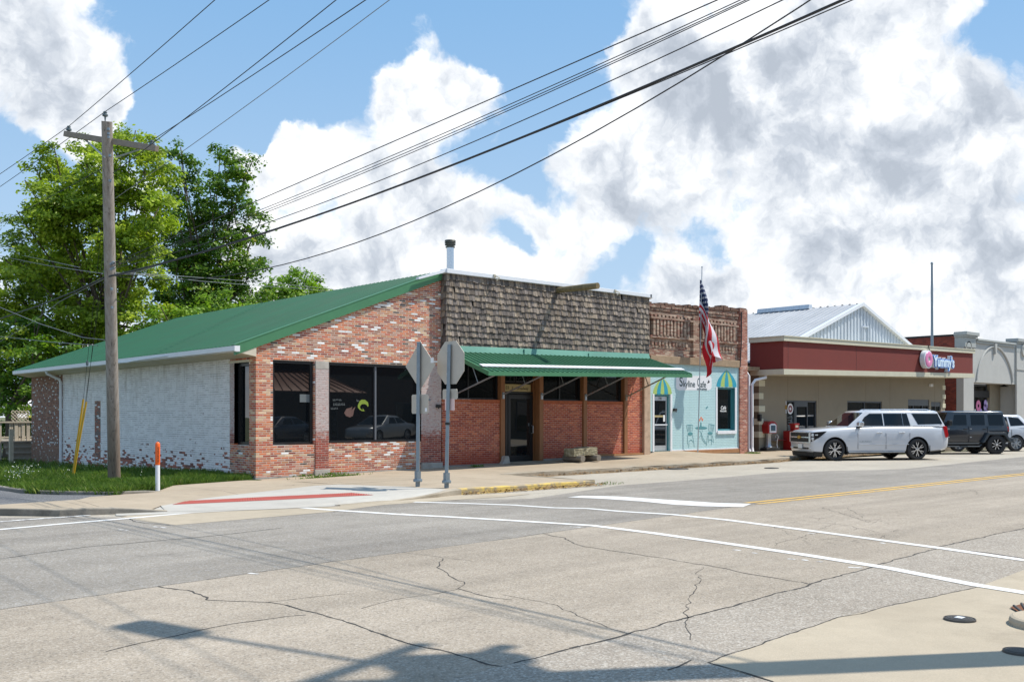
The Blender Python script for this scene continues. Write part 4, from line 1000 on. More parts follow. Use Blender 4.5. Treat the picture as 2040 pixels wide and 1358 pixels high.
setc(g_, b_s, 'Base Color', g_.ramp(n_, [(.28, (.05,.045,.035)), (.42, (.22,.19,.12)), (.55, (.36,.32,.21)), (.66, (.48,.44,.33)), (.8, (.30,.28,.20))])); b_s.inputs['Roughness'].default_value = .95; bump(g_, b_s, n_, .9, .05)
me.materials.append(st_); o = bpy.data.objects.new('slab', me); COL.objects.link(o); o.parent = bn; o.location = (0, 0, .305); ORG[o.name] = ORG[bn.name]
for dx in (-.34, .40):
    mb = MB(); mb.tube([(bx+dx, by-.42, .30), (bx+dx+.01, by, .305), (bx+dx, by+.40, .30)], [.105, .112, .105], 16)
    mb.build('support_log', plain('bench_log', (.22,.19,.155), .9, var=.4, vs=12, fine=.3), bn)
# ------------------------------------------------------------------ blue cafe
CY = 22.95; CX0, CX1 = 27.48, 33.9
cafe = thing('corner_cafe', 'narrow old brick cafe with pale blue painted front and mural', 'building', (CX0, CY, .2))
def ztop(x): return interp(x, [(27.5, 5.72), (33.9, 5.93)])
q1 = PYp(1302, 788, CY); q2 = PYp(1334, 788, CY)
DA, DB, DZ0, DZ1 = 27.80, 28.72, .36, 2.45
p = PYp(1429, 771, CY); WA = p.x; WZ1 = p.z; p = PYp(1464, 857, CY); WB = p.x; WZ0 = p.z
mb = MB(); wall(mb, 'y', CY, CX0, 33.05, .36, 3.58, [(DA, DB, DZ0, DZ1), (WA, WB, WZ0, WZ1)], 0, .22)
mb.build('painted_wall', M['brick_blue'], cafe, fix=False)
M['slot_shade'] = plain('slot_shade_panel', (.07,.045,.035), .95, var=.4, vs=8)  # dark colour standing in for the shade deep between the brick teeth
mb = MB(); mb.face([(CX0, CY+.03, 3.85), (33.0, CY+.03, 3.85), (33.0, CY+.03, ztop(33)), (CX0, CY+.03, ztop(CX0))])
mb.build('backing_wall', M['brick_cafe'], cafe, fix=False); mb = MB()
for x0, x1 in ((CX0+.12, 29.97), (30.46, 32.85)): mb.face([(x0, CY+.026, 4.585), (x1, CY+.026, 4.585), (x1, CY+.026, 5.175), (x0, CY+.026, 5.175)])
mb.build('slot_shade_panel', M['slot_shade'], cafe, fix=False); mb = MB()
random.seed(6)
for a, b_ in ((27.5, 29.72), (31.35, 33.0)): # flat courses stepping out at the top
    pass
def tooth(mb, x0, x1, z0, z1, d): mb.box((x0, CY+.03-d, z0), (x1, CY+.06, z1))
for x0, x1 in ((CX0+.02, 30.02), (30.42, 32.9)):
    tooth(mb, x0, x1, 5.34, 5.42, .06); tooth(mb, x0, x1, 4.50, 4.58, .11); tooth(mb, x0, x1, 5.18, 5.25, .15)
    n = int((x1-x0-.25)/.2)
    for i in range(n):
        a = x0+.14+i*.2; tooth(mb, a, a+.115, 4.585, 5.175, .13); tooth(mb, a, a+.11, 4.22, 4.38, .05)
    for i in range(int((x1-x0)/.22)):
        a = x0+.06+i*.22; tooth(mb, a, a+.12, 5.255, 5.335, .08)
    tooth(mb, x0, x1, 4.14, 4.215, .02)
for z0, d in ((5.50, .04), (5.60, .08)):
    for i in range(26):
        x0 = CX0 + i*(5.5/26); tooth(mb, x0+.004, x0+5.5/26-.004, z0, min(z0+.10, ztop(x0)-.03)-random.uniform(0, .02), d + random.uniform(-.015, .015))
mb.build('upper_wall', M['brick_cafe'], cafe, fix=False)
mb = MB(); mb.box((30.04, CY-.06, 3.86), (30.40, CY+.05, 5.45)); mb.build('centre_pier', M['brick_cafe'], cafe)
mb = MB()   # ragged parapet of loose bricks
for i in range(40):
    x0 = CX0 + i*(6.06/40); h = random.uniform(-.02, .07) + (.06 if 26 < i < 33 else 0)
    mb.box((x0, CY-.03+random.uniform(-.02, .02), ztop(x0)-.06), (x0+6.06/40-.005, CY+.32, ztop(x0)+h))
mb.build('parapet', plain('sooty_parapet_brick', (.15,.085,.06), .95, var=.5, vs=6, grime=.5, fine=.3), cafe)
mb = MB(); mb.box((33.05, CY-.07, .12), (33.56, CY+.35, ztop(33.5))); mb.build('side_pier', M['brick_cafe_pier'], cafe)
mb = MB(); mb.tube([(33.12, CY-.09, 5.8), (33.10, CY-.10, 4.6), (33.02, CY-.09, 3.6)], .022, 6); mb.build('cable_riser', M['wire'], cafe)
mb = MB(); mb.box((33.3, CY+.35, .1), (33.55, 40, 5.2)); mb.box((CX0+.1, CY+.3, 4.4), (33.3, 40, 5.1)); mb.build('side_wall', M['brick_dark'], cafe)
mb = MB(); mb.box((CX0+.02, CY-.09, 3.575), (33.02, CY+.05, 3.85)); mb.build('timber_beam', M['old_wood'], cafe, bevel=.015)
mb = MB(); mb.prism([(28.8, .27), (31.2, .20), (33.05, .19), (33.05, .345), (28.8, .345)], CY-.05, CY+.1, axis='y'); mb.build('base_board', M['board_brown'], cafe)
mb = MB(); mb.box((31.0, CY-.02, .05), (33.05, CY+.1, .20)); mb.box((CX0, CY-.01, .1), (29.0, CY+.1, .30)); mb.build('footing', M['concrete_old'], cafe)
mb = MB(); mb.box((28.78, CY-.02, .345), (33.05, CY-.001, .39)); mb.build('base_line', M['mural_white'], cafe)
# door
mb = MB(); mb.box((DA-.10, CY-.015, .34), (DA-.005, CY+.01, DZ1-.0)); mb.box((DB+.005, CY-.015, .34), (DB+.11, CY+.01, DZ1)); mb.build('door_border', M['mural_white'], cafe)
mb = MB(); mb.box((DA, CY+.08, DZ0), (DA+.04, CY+.14, DZ1)); mb.box((DB-.04, CY+.08, DZ0), (DB, CY+.14, DZ1)); mb.box((DA+.04, CY+.08, DZ1-.07), (DB-.04, CY+.14, DZ1)); mb.box((DA, CY+.21, DZ0), (DB, CY+.3, DZ1)); mb.build('door_frame', M['teal_light'], cafe)
a, b_ = DA+.05, DB-.09
mb = MB(); mb.box((a, CY+.09, DZ0+.02), (a+.055, CY+.13, DZ1-.09)); mb.box((b_-.055, CY+.09, DZ0+.02), (b_, CY+.13, DZ1-.09)); mb.box((a+.055, CY+.09, DZ0+.02), (b_-.055, CY+.13, DZ0+.2)); mb.box((a+.055, CY+.09, DZ1-.24), (b_-.055, CY+.13, DZ1-.09))
dd = mb.build('door', M['alu'], cafe)
mb = MB(); mb.box((a+.055, CY+.105, DZ0+.2), (b_-.055, CY+.115, DZ1-.24)); mb.build('pane', M['glass'], dd)
mb = MB(); mb.box((a+.03, CY+.04, 1.30), (b_-.02, CY+.07, 1.345)); mb.box((a+.03, CY+.05, 1.31), (a+.05, CY+.1, 1.335)); mb.box((b_-.04, CY+.05, 1.31), (b_-.02, CY+.1, 1.335)); mb.build('push_bar', M['white_metal'], dd)
mb = MB(); mb.box((a+.08, CY+.10, 1.60), (b_-.20, CY+.104, 1.67)); mb.build('notice', M['sign_board'], dd)
mb = MB(); mb.box((b_-.19, CY+.10, 1.44), (b_-.09, CY+.104, 1.68)); mb.build('notice', M['white_sticker'], dd)
mb = MB(); text_mb(mb, '105', .13, wallM((a+b_)/2, DZ1-.165, CY+.088), depth=.004); mb.build('house_number', M['ink'], dd)
# window
mb = MB()
for q in (((WA-.10, CY-.015, WZ0-.08), (WA-.003, CY+.01, WZ1)), ((WB+.003, CY-.015, WZ0-.08), (WB+.12, CY+.01, WZ1+.0))): mb.box(*q)
mb.build('window_border', M['mural_white'], cafe)
mb = MB()
for i in range(4):
    x = WA-.04 + i*(WB-WA+.08)/4; mb.box((x+.003, CY-.06, WZ0-.13), (x+(WB-WA+.08)/4-.003, CY+.1, WZ0-.003))
mb.build('window_sill', M['mural_white'], cafe, bevel=.004)
cw = window(cafe, 'y', CY+.12, WA, WB, WZ0, WZ1, fr=.07, fd=.08, framem='teal', glassm='glass')
mb = MB(); mb.box((WB-.012, CY+.002, WZ0), (WB-.001, CY+.22, WZ1)); mb.build('reveal', M['teal'], cw)
p = PYp(1441, 813, CY+.15); mb = MB(); text_mb(mb, 'Cafe', .19, wallM(p.x, p.z+.02, CY+.155), depth=.003, shear=.3, bold=.003); text_mb(mb, 'WELCOME', .085, wallM(p.x, p.z-.11, CY+.155), depth=.003, bold=.003); mb.build('lettering', M['white_sticker'], cw)
# mural
def mural(name, polys, mat, th=.006):
    mb = MB()
    for i, pl in enumerate(polys):
        P = [PYp(px, py, CY) for px, py in pl]; t = th + .0004*i
        mb.prism([(q.x, q.z) for q in P], CY-t, CY-.0005, axis='y')
    return mb.build(name, mat, cafe)
def domeaw(x0, x1, yt, yb, yb2):
    """striped awning painted on the wall, x/y in photo pixels"""
    n = 5; xc = (x0+x1)/2; out = {0: [], 1: []}
    for i in range(n):
        a, b_ = i/n, (i+1)/n; L, Rr = [], []
        for k in range(9):
            t = k/8; wd = math.sin(t*math.pi/2)**.8
            yy = yt + (yb-yt)*(1-math.cos(t*math.pi/2))**.9 if False else yt + (yb-yt)*t
            L.append((xc + (x0 + (x1-x0)*a - xc)*wd, yy + (yb2-yb)*a*t)); Rr.append((xc + (x0+(x1-x0)*b_ - xc)*wd, yy + (yb2-yb)*b_*t))
        out[i % 2].append(L + [((L[-1][0]+Rr[-1][0])/2, L[-1][1]+1.4)] + Rr[::-1][:-1])
    return out
d1 = domeaw(1301, 1338, 752, 784, 784); d2 = domeaw(1427.5, 1467, 737, 769, 770)
for dd_, (ka, kb) in ((d1, (0, 1)), (d2, (1, 0))):
    mural('mural_awning', dd_[ka], M['mural_green'], .006); mural('mural_awning', dd_[kb], M['mural_blue'], .008)
rr = [(1346+ (71)*u, 0) for u in (0, 1)]
P = []
for cx_, cy_, a0 in ((1411, 755, -90), (1411, 770, 0), (1353, 770, 90), (1353, 756, 180)):
    for k in range(5): a = R_(a0 + k*22.5); P.append((cx_ + 6.5*math.cos(a), cy_ + 7*math.sin(a)))
sgn = mural('name_panel', [P], M['mural_white'], .006)
mb = MB()
def wtxt(mb, s, px0, px1, pyc, size, bold=.004, sxk=None, shear=0.0):
    A = PYp(px0, pyc, CY); B2 = PYp(px1, pyc, CY); 
    cu = bpy.data.curves.new('t', 'FONT'); cu.body = s; cu.size = size; o = bpy.data.objects.new('t', cu); COL.objects.link(o); bpy.context.view_layer.update(); wd = o.dimensions.x
    bpy.data.objects.remove(o); sx = (B2.x-A.x)/wd
    text_mb(mb, s, size, wallM((A.x+B2.x)/2, (A.z+B2.z)/2, CY-.009), depth=.003, sx=sx, bold=bold, shear=shear)
wtxt(mb, 'S', 1353.5, 1359.5, 761, .50); wtxt(mb, 'kyline', 1361, 1384, 765, .34); wtxt(mb, 'C', 1389, 1393.5, 762, .44); wtxt(mb, 'afe', 1395, 1406, 766, .34); wtxt(mb, 'on Broadway', 1388, 1408, 774.5, .12, .002)
mb.build('lettering', M['mural_ink'], sgn)
mural('mural_bird', [[(1408,762),(1410,761),(1411,757),(1412,756),(1412.5,759.5),(1414,758.5),(1413.5,761),(1411,763),(1409,763)], [(1405.5,813),(1408,810),(1410,808.5),(1410,811),(1408,813.5),(1406.5,814)]], M['mural_teal'])
def strokes(name, segs, wpx, mat):
    mb = MB()
    for pts in segs:
        Q = [PYp(x, y, CY-.006) for x, y in pts]
        for a, b_ in zip(Q, Q[1:]):
            t = (b_-a).normalized(); nn = Vector((-t.z, 0, t.x))*wpx*.0095
            mb.face([a-nn, b_-nn, b_+nn, a+nn])
    return mb.build(name, mat, cafe, fix=False)
seg = [[(1368,847),(1370,846),(1379.5,845.8)], [(1368,847.5),(1370,860)], [(1371,847),(1371.7,859)], [(1373.5,847),(1373.7,859)], [(1376,847),(1376,859)], [(1379.5,846),(1379,859)],
 [(1370,866),(1369.5,880),(1371,886)], [(1379.5,866),(1382,879),(1383,890)], [(1372,880),(1375,876.5),(1378,876),(1380.5,880)], [(1373,882),(1372,892)],
 [(1412,844.3),(1417,845),(1423.5,846.3)], [(1412.3,845),(1411.5,858)], [(1415,845.5),(1414.5,859)], [(1417.8,845.5),(1417,859)], [(1420.5,846),(1419.3,859)], [(1422.8,846.5),(1420.3,860)],
 [(1410,866),(1408,880),(1407,888)], [(1419,866),(1421.5,878),(1422,882)], [(1411,878),(1414,875.5),(1418,876),(1420,880)], [(1417,866),(1417.7,886)], [(1411.5,866),(1411,882)],
 [(1392,857),(1395,859),(1398,865),(1401,873),(1406,882)], [(1400,856.5),(1398,862),(1396,867),(1392.5,872)], [(1397.5,867),(1399,875),(1403,881),(1408,884)]]
strokes('mural_table_legs', seg, 1.0, M['mural_teal'])
def oval(cx_, cy_, rx, ry, n=18): return [(cx_+rx*math.cos(2*math.pi*k/n), cy_+ry*math.sin(2*math.pi*k/n)) for k in range(n)]
mural('mural_furniture', [oval(1397, 852, 12, 2.8), oval(1375, 863.5, 5, 3.5), oval(1414.7, 862.5, 5, 3), [(1394.6,850),(1395.2,845),(1395.6,840.5),(1396.8,840.5),(1397.2,845),(1397.8,850)]], M['mural_teal'], .0075)
mural('mural_flowers', [oval(1393.8, 836, 1.5, 2.2), oval(1396.6, 832, 1.6, 2.2), oval(1399.2, 835.4, 1.6, 2.6)], M['mural_orange'])
p = PYp(1342.5, 816, CY); mb = MB(); mb.box((p.x-.07, CY-.09, p.z-.05), (p.x+.09, CY, p.z+.05)); mb.tube([(p.x, CY-.08, p.z-.03), (p.x, CY-.12, p.z-.09)], .02, 6); mb.build('wall_box', M['black'], cafe, bevel=.01)
p = PYp(1506, 0, CY)

# flag on its pole
fb = PZ(1390, 902, .20); ft_ = PD(1398.5, 533, 36.9); fb = PD(1390, 903, 36.9)
fpole = thing('flagpole', 'thin leaning flagpole standing before the blue cafe', 'flagpole', tuple(fb)); 
mb = MB(); mb.tube([fb-Vector((0,0,.08)), fb.lerp(ft_, .5)+Vector((.012,0,0)), ft_], .022, 10, r2=.016); mb.lathe([(0,.05),(.03,.035),(.03,.0),(0,-.01)], ft_, 10); mb.build('pole', M['galv'], fpole)
mfl, g_, bf = newmat('flag_cloth'); uv_ = g_.sep(g_.uv()); u, v = uv_[0], uv_[1]
stripe = ((v*13.0).floor().mod(2.0)).lt(.5)
white_ = g_.mix(stripe, (.62,.60,.65), (.44,.004,.015))
can = u.lt(.40) * v.gt(6/13)
gu = (u/.40)*11.0 + 0.5; gv = ((v-6/13)/(7/13))*9.0 + .5
cellp = (gu.floor()+gv.floor()).mod(2.0)
du = (gu.fract()-.5)*.75; dv = (gv.fract()-.5)*.9
star = (du*du+dv*dv).lt(.075) * cellp.gt(.5)
colf = g_.mix(can, white_, g_.mix(star, (.007,.02,.085), (.75,.75,.78)))
setc(g_, bf, 'Base Color', colf); bf.inputs['Roughness'].default_value = .75
tr_ = g_.new('ShaderNodeBsdfTranslucent'); g_.link(colf, tr_.inputs[0]); mx_ = g_.new('ShaderNodeMixShader'); mx_.inputs[0].default_value = .15
g_.link(bf.outputs[0], mx_.inputs[1]); g_.link(tr_.outputs[0], mx_.inputs[2]); g_.link(mx_.outputs[0], mfl.node_tree.nodes['Material Output'].inputs[0])
mb = MB(); NU, NV = 60, 26; pd = (ft_-fb).normalized(); rtv = Vector((RT[0], RT[1], 0)); fwv = Vector((FW[0], FW[1], 0))
ztop_ = PD(0, 556, 36.9).z; L_, H_ = 2.6, 1.52
def fpt(i, j):
    u = i/NU; v = j/NV      # u along the fly, v up the hoist
    s = 1 - v               # 0 at the top edge
    zz2 = ztop_ - s*H_*(1 - .10*u) - u*L_*.90 + .10*u*math.sin(v*6.0)
    base = fb + pd*((zz2-fb.z)/pd.z)
    g1 = min(1, u*4.0)**.6
    # the free cloth hangs in three lobes; lower hoist rows swing out to the right
    lat = -.06 + g1*(.16*(1-u)*(.6+.4*v) + .05 + .50*u*(.5 + .5*math.cos((v-.42)*5.5))) + .13*u*math.sin(v*15.0+.6)*g1 + .05*math.sin(u*9+v*5)*g1
    lat += .20*max(0, u-.45)*(1 if v > .45 else .3)
    dep = -.04*g1 + .16*g1*math.sin(v*13.0 + u*2.6) + .04*math.sin(u*14+v*3)*g1
    return base + rtv*(lat*1.3+.01) + fwv*dep
grid = [[fpt(i, j) for j in range(NV+1)] for i in range(NU+1)]
for i in range(NU):
    for j in range(NV):
        mb.face([grid[i][j], grid[i+1][j], grid[i+1][j+1], grid[i][j+1]], uv=[(i/NU, j/NV), ((i+1)/NU, j/NV), ((i+1)/NU, (j+1)/NV), (i/NU, (j+1)/NV)], sm=True)
fo = mb.build('flag', mfl, fix=False, sharp=180); tag(fo, 'United States flag hanging limp from the thin pole before the blue cafe', 'flag')
# ------------------------------------------------------------------ beige donut shop with red canopy and metal gable roof behind
YY = 24.0; D0, D1 = 36.05, 54.0
don = thing('donut_shop', 'beige stucco shop with a long dark red canopy and a white metal gable roof', 'building', (D0, YY, .2))
def hole(px0, px1, py0, zb):
    a = PYp(px0, py0, YY); b_ = PYp(px1, py0, YY); return (a.x, b_.x, zb, a.z)
h1 = hole(1567, 1627, 797, .32); h2 = hole(1688, 1757, 798, 1.2); h3 = hole(1809, 1851, 795, .5); h4 = hole(1855, 1874, 800, .5)
mb = MB(); wall(mb, 'y', YY, D0, D1, .05, 5.0, [h1, h2, h3, h4], 0, .12); mb.build('front_wall', M['stucco_beige'], don, fix=False)
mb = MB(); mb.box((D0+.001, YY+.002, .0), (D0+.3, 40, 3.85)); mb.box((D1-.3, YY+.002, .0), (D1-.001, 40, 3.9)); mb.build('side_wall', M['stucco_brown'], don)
mb = MB()
for px in (1569.5, 1630, 1725, 1773, 1862):
    p = PYp(px, 760, YY); mb.box((p.x-.006, YY-.003, .1), (p.x+.006, YY+.002, 4.9))
mb.build('wall_joint', M['stucco_brown'], don)
mb = MB(); mb.box((D0, YY-.02, .02), (D1, YY+.05, .22)); mb.build('base_course', M['stucco_brown'], don)
def stoor(h, mulls, frameh=.10, nm='shop_window'):
    o = window(don, 'y', YY+.03, *h, fr=.07, fd=.08, mull=mulls, framem='dark_paint', mullm='dark_paint', name=nm); return o
w_ = h1[1]-h1[0]; s1 = stoor(h1, [h1[0]+w_*.27, h1[0]+w_*.70], nm='shop_door')
mb = MB(); mb.box((h1[0]+w_*.27, YY+.02, h1[3]-.28), (h1[0]+w_*.70, YY+.1, h1[3]-.05)); mb.box((h1[0]+w_*.28, YY+.02, .32), (h1[0]+w_*.34, YY+.1, h1[3]-.28)); mb.build('door_leaf', M['dark_paint'], s1)
s2 = stoor(h2, [(h2[0]+h2[1])/2]); s3 = stoor(h3, [h3[0]+(h3[1]-h3[0])*.27, h3[0]+(h3[1]-h3[0])*.70], nm='shop_door'); s4 = stoor(h4, [(h4[0]+h4[1])/2], nm='shop_door')
mb = MB(); mb.box((h3[0]+.05, YY+.02, h3[3]-.33), (h3[1]-.05, YY+.1, h3[3]-.05)); mb.box((h4[0]+.05, YY+.02, h4[3]-.25), (h4[1]-.05, YY+.1, h4[3]-.05)); mb.build('door_header', M['dark_paint'], s3)
p = PYp(1574.5, 814, YY+.06); mb = MB(); mb.lathe([(0,-.004),(.24,-.004),(.24,0),(0,0)], (p.x, YY+.065, p.z), 28, axis='y'); lg = mb.build('round_decal', M['white_sticker'], s1)
mb = MB(); mb.lathe([(.07,-.007),(.07,-.0075),(.16,-.0075),(.16,-.007)], (p.x, YY+.063, p.z), 24, axis='y'); mb.build('ring', M['darkred'], lg)
mb = MB()
for k in range(6): mb.box((p.x-.25+.03*(k % 3), YY+.058, p.z-.42-k*.11), (p.x+.25-.04*((k+1) % 3), YY+.062, p.z-.37-k*.11))
mb.build('small_print', M['decal_pale'], s1)
mb = MB()
for k, ch in enumerate('101'):
    q = PYp(1565.3, 803+k*8.3, YY); text_mb(mb, ch, .24, wallM(q.x, q.z, YY-.012), m=1 if ch == '0' else 0, depth=.02, bold=.004)
mb.build('house_number', [M['white_paint'], M['gold']], don)
for k in range(5):
    z = 3.05-k*.55; off = .42 if k % 2 == 0 else .30; mb = MB()
    mb.box((D0-.03, YY-.03, z-.13), (D0+off, YY+.25, z+.13)); mb.build('quoin', M['quoin'], don, bevel=.01)
for k in range(5):
    z = 3.2-k*.50; mb = MB(); mb.box((D1-.34, YY-.03, z-.12), (D1+.03, YY+.25, z+.12)); mb.build('quoin', M['quoin'], don, bevel=.01)
# canopy: fascia front face rises a little towards the east like the street
CYF = 22.66; C0, C1 = 35.82, 54.4
def canz(x, k): return interp(x, [(C0, (3.42, 4.93)[k]), (C1, (3.77, 5.20)[k])])
def canbox(mb, y0, y1, zlo, zhi, x0=C0, x1=C1, m=0):
    V = [(x0,y0,zlo(x0)),(x1,y0,zlo(x1)),(x1,y1,zlo(x1)),(x0,y1,zlo(x0)),(x0,y0,zhi(x0)),(x1,y0,zhi(x1)),(x1,y1,zhi(x1)),(x0,y1,zhi(x0))]
    mb.mesh(V, [(0,3,2,1),(4,5,6,7),(0,1,5,4),(1,2,6,5),(2,3,7,6),(3,0,4,7)], m)
mb = MB(); canbox(mb, CYF, YY+.3, lambda x: canz(x,0)+.10, lambda x: canz(x,1)-.10); can = mb.build('canopy', M['fascia_red'], don)
mb = MB(); canbox(mb, CYF-.07, YY+.25, lambda x: canz(x,0)-.05, lambda x: canz(x,0)+.18, C0-.07, C1+.07); canbox(mb, CYF-.09, YY+.3, lambda x: canz(x,1)-.16, lambda x: canz(x,1)+.02, C0-.09, C1+.09)
canbox(mb, CYF-.12, YY+.3, lambda x: canz(x,1)+.02, lambda x: canz(x,1)+.06, C0-.12, C1+.12); mb.build('canopy_trim', M['fascia_trim'], can)
for px in (1706, 1570):
    p = PYp(px, 700, CYF); mb = MB(); mb.box((p.x-.006, CYF-.004, canz(p.x,0)+.18), (p.x+.006, CYF+.003, canz(p.x,1)-.16)); mb.build('panel_joint', M['black'], can)
# sign: ring sign and lettering
p = PYp(1849.3, 715.5, CYF-.3); sg = thing('donut_sign', 'round pink ring sign and pale blue shop name fixed to the red canopy', 'sign', (p.x, CYF-.1, p.z)); R0 = .455
mb = MB(); mb.lathe([(0, 0), (R0, 0), (R0, -.24), (R0-.05, -.25), (0, -.25)], (p.x, CYF-.075, p.z), 40, axis='y'); mb.build('disc_case', M['white_plastic'], sg)
mb = MB(); mb.lathe([(R0-.06, -.255), (R0-.08, -.28), (.26, -.31), (.13, -.28), (.11, -.255)], (p.x, CYF-.075, p.z), 40, axis='y'); mb.build('ring', M['sign_pink'], sg)
mb = MB(); mb.lathe([(.11, -.256), (.0, -.262)], (p.x, CYF-.075, p.z), 24, axis='y'); mb.build('hub', M['trim_grey'], sg)
def yumm(mb, dx, bold, depth, ym, m):
    A = PYp(1860.5, 715, CYF-.2); B2 = PYp(1900.5, 715, CYF-.2); cx2 = (A.x+B2.x)/2; cu = bpy.data.curves.new('t', 'FONT'); cu.body = "Yummy's"; cu.size = .72; o = bpy.data.objects.new('t', cu); COL.objects.link(o); bpy.context.view_layer.update(); wd = o.dimensions.x; bpy.data.objects.remove(o)
    text_mb(mb, "Yummy's", .72, wallM(cx2, (canz(cx2, 0)+canz(cx2, 1))/2-.02, ym), m=m, depth=depth, sx=(B2.x-A.x)/wd, bold=bold)
mb = MB(); yumm(mb, 0, .085, .16, CYF-.10, 0); lt = mb.build('letter_backing', M['white_plastic'], sg)
mb = MB(); yumm(mb, 0, .066, .02, CYF-.195, 0); mb.build('letter_edge', M['sign_blue'], lt)
mb = MB(); yumm(mb, 0, .022, .02, CYF-.215, 0); mb.build('lettering', M['sign_pale'], lt)
# gable building
GX, GZ, GS = 45.0, 7.14, .355; EX0, EX1 = 36.0, 54.0
mb = MB(); ribbed(mb, (EX0, YY+.0, GZ-(GX-EX0)*GS), (EX0, 52, GZ-(GX-EX0)*GS), (GX, 52, GZ), (GX, YY+.0, GZ), 92, .022, .12); 
ribbed(mb, (EX1, YY+.0, GZ-(EX1-GX)*GS), (EX1, 52, GZ-(EX1-GX)*GS), (GX, 52, GZ), (GX, YY+.0, GZ), 70, .05, .22)
mb.build('gable_roof', M['white_roof'], don, fix=False)
mb = MB(); mb.prism([(EX0, 3.9), (EX1, 3.9), (GX, GZ-.06)], YY+.16, YY+.2, axis='y')
x = EX0
while x < EX1:
    zt2 = GZ-.08-abs(x-GX)*GS
    if zt2 > 4.2: mb.box((x, YY+.12, 4.0), (x+.07, YY+.16, zt2))
    x += .31
mb.build('gable_wall', M['pale_siding'], don)
mb = MB()
for s_ in (-1, 1): mb.prism([(GX, GZ-.10), (GX, GZ+.06), (GX+s_*9.05, GZ+.06-9.05*GS), (GX+s_*9.05, GZ-.10-9.05*GS)], YY-.03, YY+.16, axis='y')
mb.build('rake_trim', M['white_metal'], don)
mb = MB(); V1 = PXp(1512, 620, GX); V2 = PXp(1615, 612, GX); mb.prism([(GX-.2, GZ-.02), (GX+.2, GZ-.02), (GX+.14, GZ+.20), (GX-.14, GZ+.20)], V2.y, V1.y, axis='y'); mb.build('ridge_vent', M['pale_siding'], don)
p = PYp(1722, 651, YY); mb = MB(); mb.box((p.x-.02, YY+.08, 4.3), (p.x+.03, YY+.13, p.z)); mb.box((p.x+.55, YY+.08, 4.3), (p.x+.6, YY+.13, p.z)); mb.box((p.x-.02, YY+.08, p.z), (p.x+.6, YY+.13, p.z+.06)); mb.build('hatch_frame', M['pale_siding'], don)
# gutter corner and two downspouts in the alley
dx1, dx2 = PYp(1492, 800, 23.5).x, PYp(1498.5, 800, 23.4).x
mb = MB(); mb.tube([(dx1-.1, 23.75, 3.62), (dx1-.02, 23.6, 3.45), (dx1, 23.5, 3.3), (dx1, 23.5, .35), (dx1-.08, 23.4, .16)], .052, 10); mb.build('downspout', M['white_paint'], don)
mb = MB(); mb.tube([(35.86, 23.55, 3.42), (35.80, 23.5, 3.26), (dx2+.25, 23.42, 3.14), (dx2, 23.4, 2.95), (dx2, 23.4, .35), (dx2-.1, 23.3, .16)], .055, 10); mb.build('downspout', M['white_paint'], don)
mb = MB(); mb.box((34.7, 23.8, 3.55), (36.0, 24.6, 3.72)); mb.build('eave_end', M['old_wood'], don)
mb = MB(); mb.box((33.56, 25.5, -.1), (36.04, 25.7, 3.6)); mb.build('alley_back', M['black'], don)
p = PYp(1852, 768, YY); mb = MB(); mb.box((p.x-.12, YY-.14, p.z-.05), (p.x-.02, YY, p.z+.09)); mb.box((p.x+.04, YY-.14, p.z-.05), (p.x+.13, YY, p.z+.09)); mb.build('flood_light', M['white_paint'], don, bevel=.015)
p = PYp(1508, 837, YY-.1); mb = MB(); mb.box((D0-.06, YY-.1, 1.42), (D0+.08, YY+.05, 1.72)); mb.build('meter_box', M['black'], don, bevel=.02)
# roof mast
p = PD(1857, 690, 54.0); t = PD(1856.5, 525, 54.0); ms = thing('roof_mast', 'bare grey flagpole standing behind the red canopy', 'flagpole', (p.x, p.y, 4.6)); mb = MB()
mb.tube([(p.x, p.y, 4.0), tuple(t)], .085, 12, r2=.055); mb.build('pole', M['galv_dark'], ms); mb = MB(); mb.lathe([(0, .09), (.05, .07), (.08, 0), (.05, -.05), (0, -.06)], tuple(t), 12); mb.build('cap', M['galv_dark'], ms)
p = PYp(1845, 695, CYF); mb = MB(); mb.tube([(p.x, CYF+.1, 5.12), (p.x-.02, CYF-.12, 5.22), (p.x+.02, CYF-.18, 4.85)], .025, 6); mb.build('sign_conduit', M['black'], sg)

# ------------------------------------------------------------------ grey stucco building at the right
GY = 23.62; E0, E1 = 55.5, 72.0
gry = thing('grey_stucco_building', 'grey stucco shop front with pointed arch relief and red brick side wall', 'building', (E0, GY, .3))
mb = MB(); mb.box((E0+.01, GY+.4, -.1), (E0+.4, 44, 6.15)); mb.box((E0+.4, 43, 0), (E1, 44, 5.5)); mb.build('side_wall', M['brick_dark'], gry)
mb = MB(); mb.prism([(GY+.35, 6.14), (34, 6.14), (44, 6.14), (44, 6.25), (GY+.35, 6.25)], E0-.04, E0+.45, axis='x'); mb.build('wall_cap', M['black'], gry)
def gx(px): return PYp(px, 700, GY).x
a, b_ = gx(1940), gx(2027); oz = PYp(1940, 761, GY).z
mb = MB(); wall(mb, 'y', GY, E0, E1, 0, 5.85, [(a, b_, .2, oz)], 0, 1.2); mb.face([(E0, GY, 0), (E0, GY+.4, 0), (E0, GY+.4, 6.0), (E0, GY, 6.0)]); mb.build('front_wall', M['stucco_grey'], gry, fix=False)
x1, x2 = gx(1920), gx(1943); x3, x4 = gx(2022), gx(2062)
mb = MB(); 
for u0, u1 in ((E0-.02, x2-.15), (x3, x4)):
    mb.box((u0, GY-.10, 5.5), (u1, GY+.5, 6.06)); mb.box((u0-.08, GY-.18, 6.06), (u1+.08, GY+.5, 6.16)); mb.box((u0-.14, GY-.25, 6.16), (u1+.14, GY+.5, 6.36))
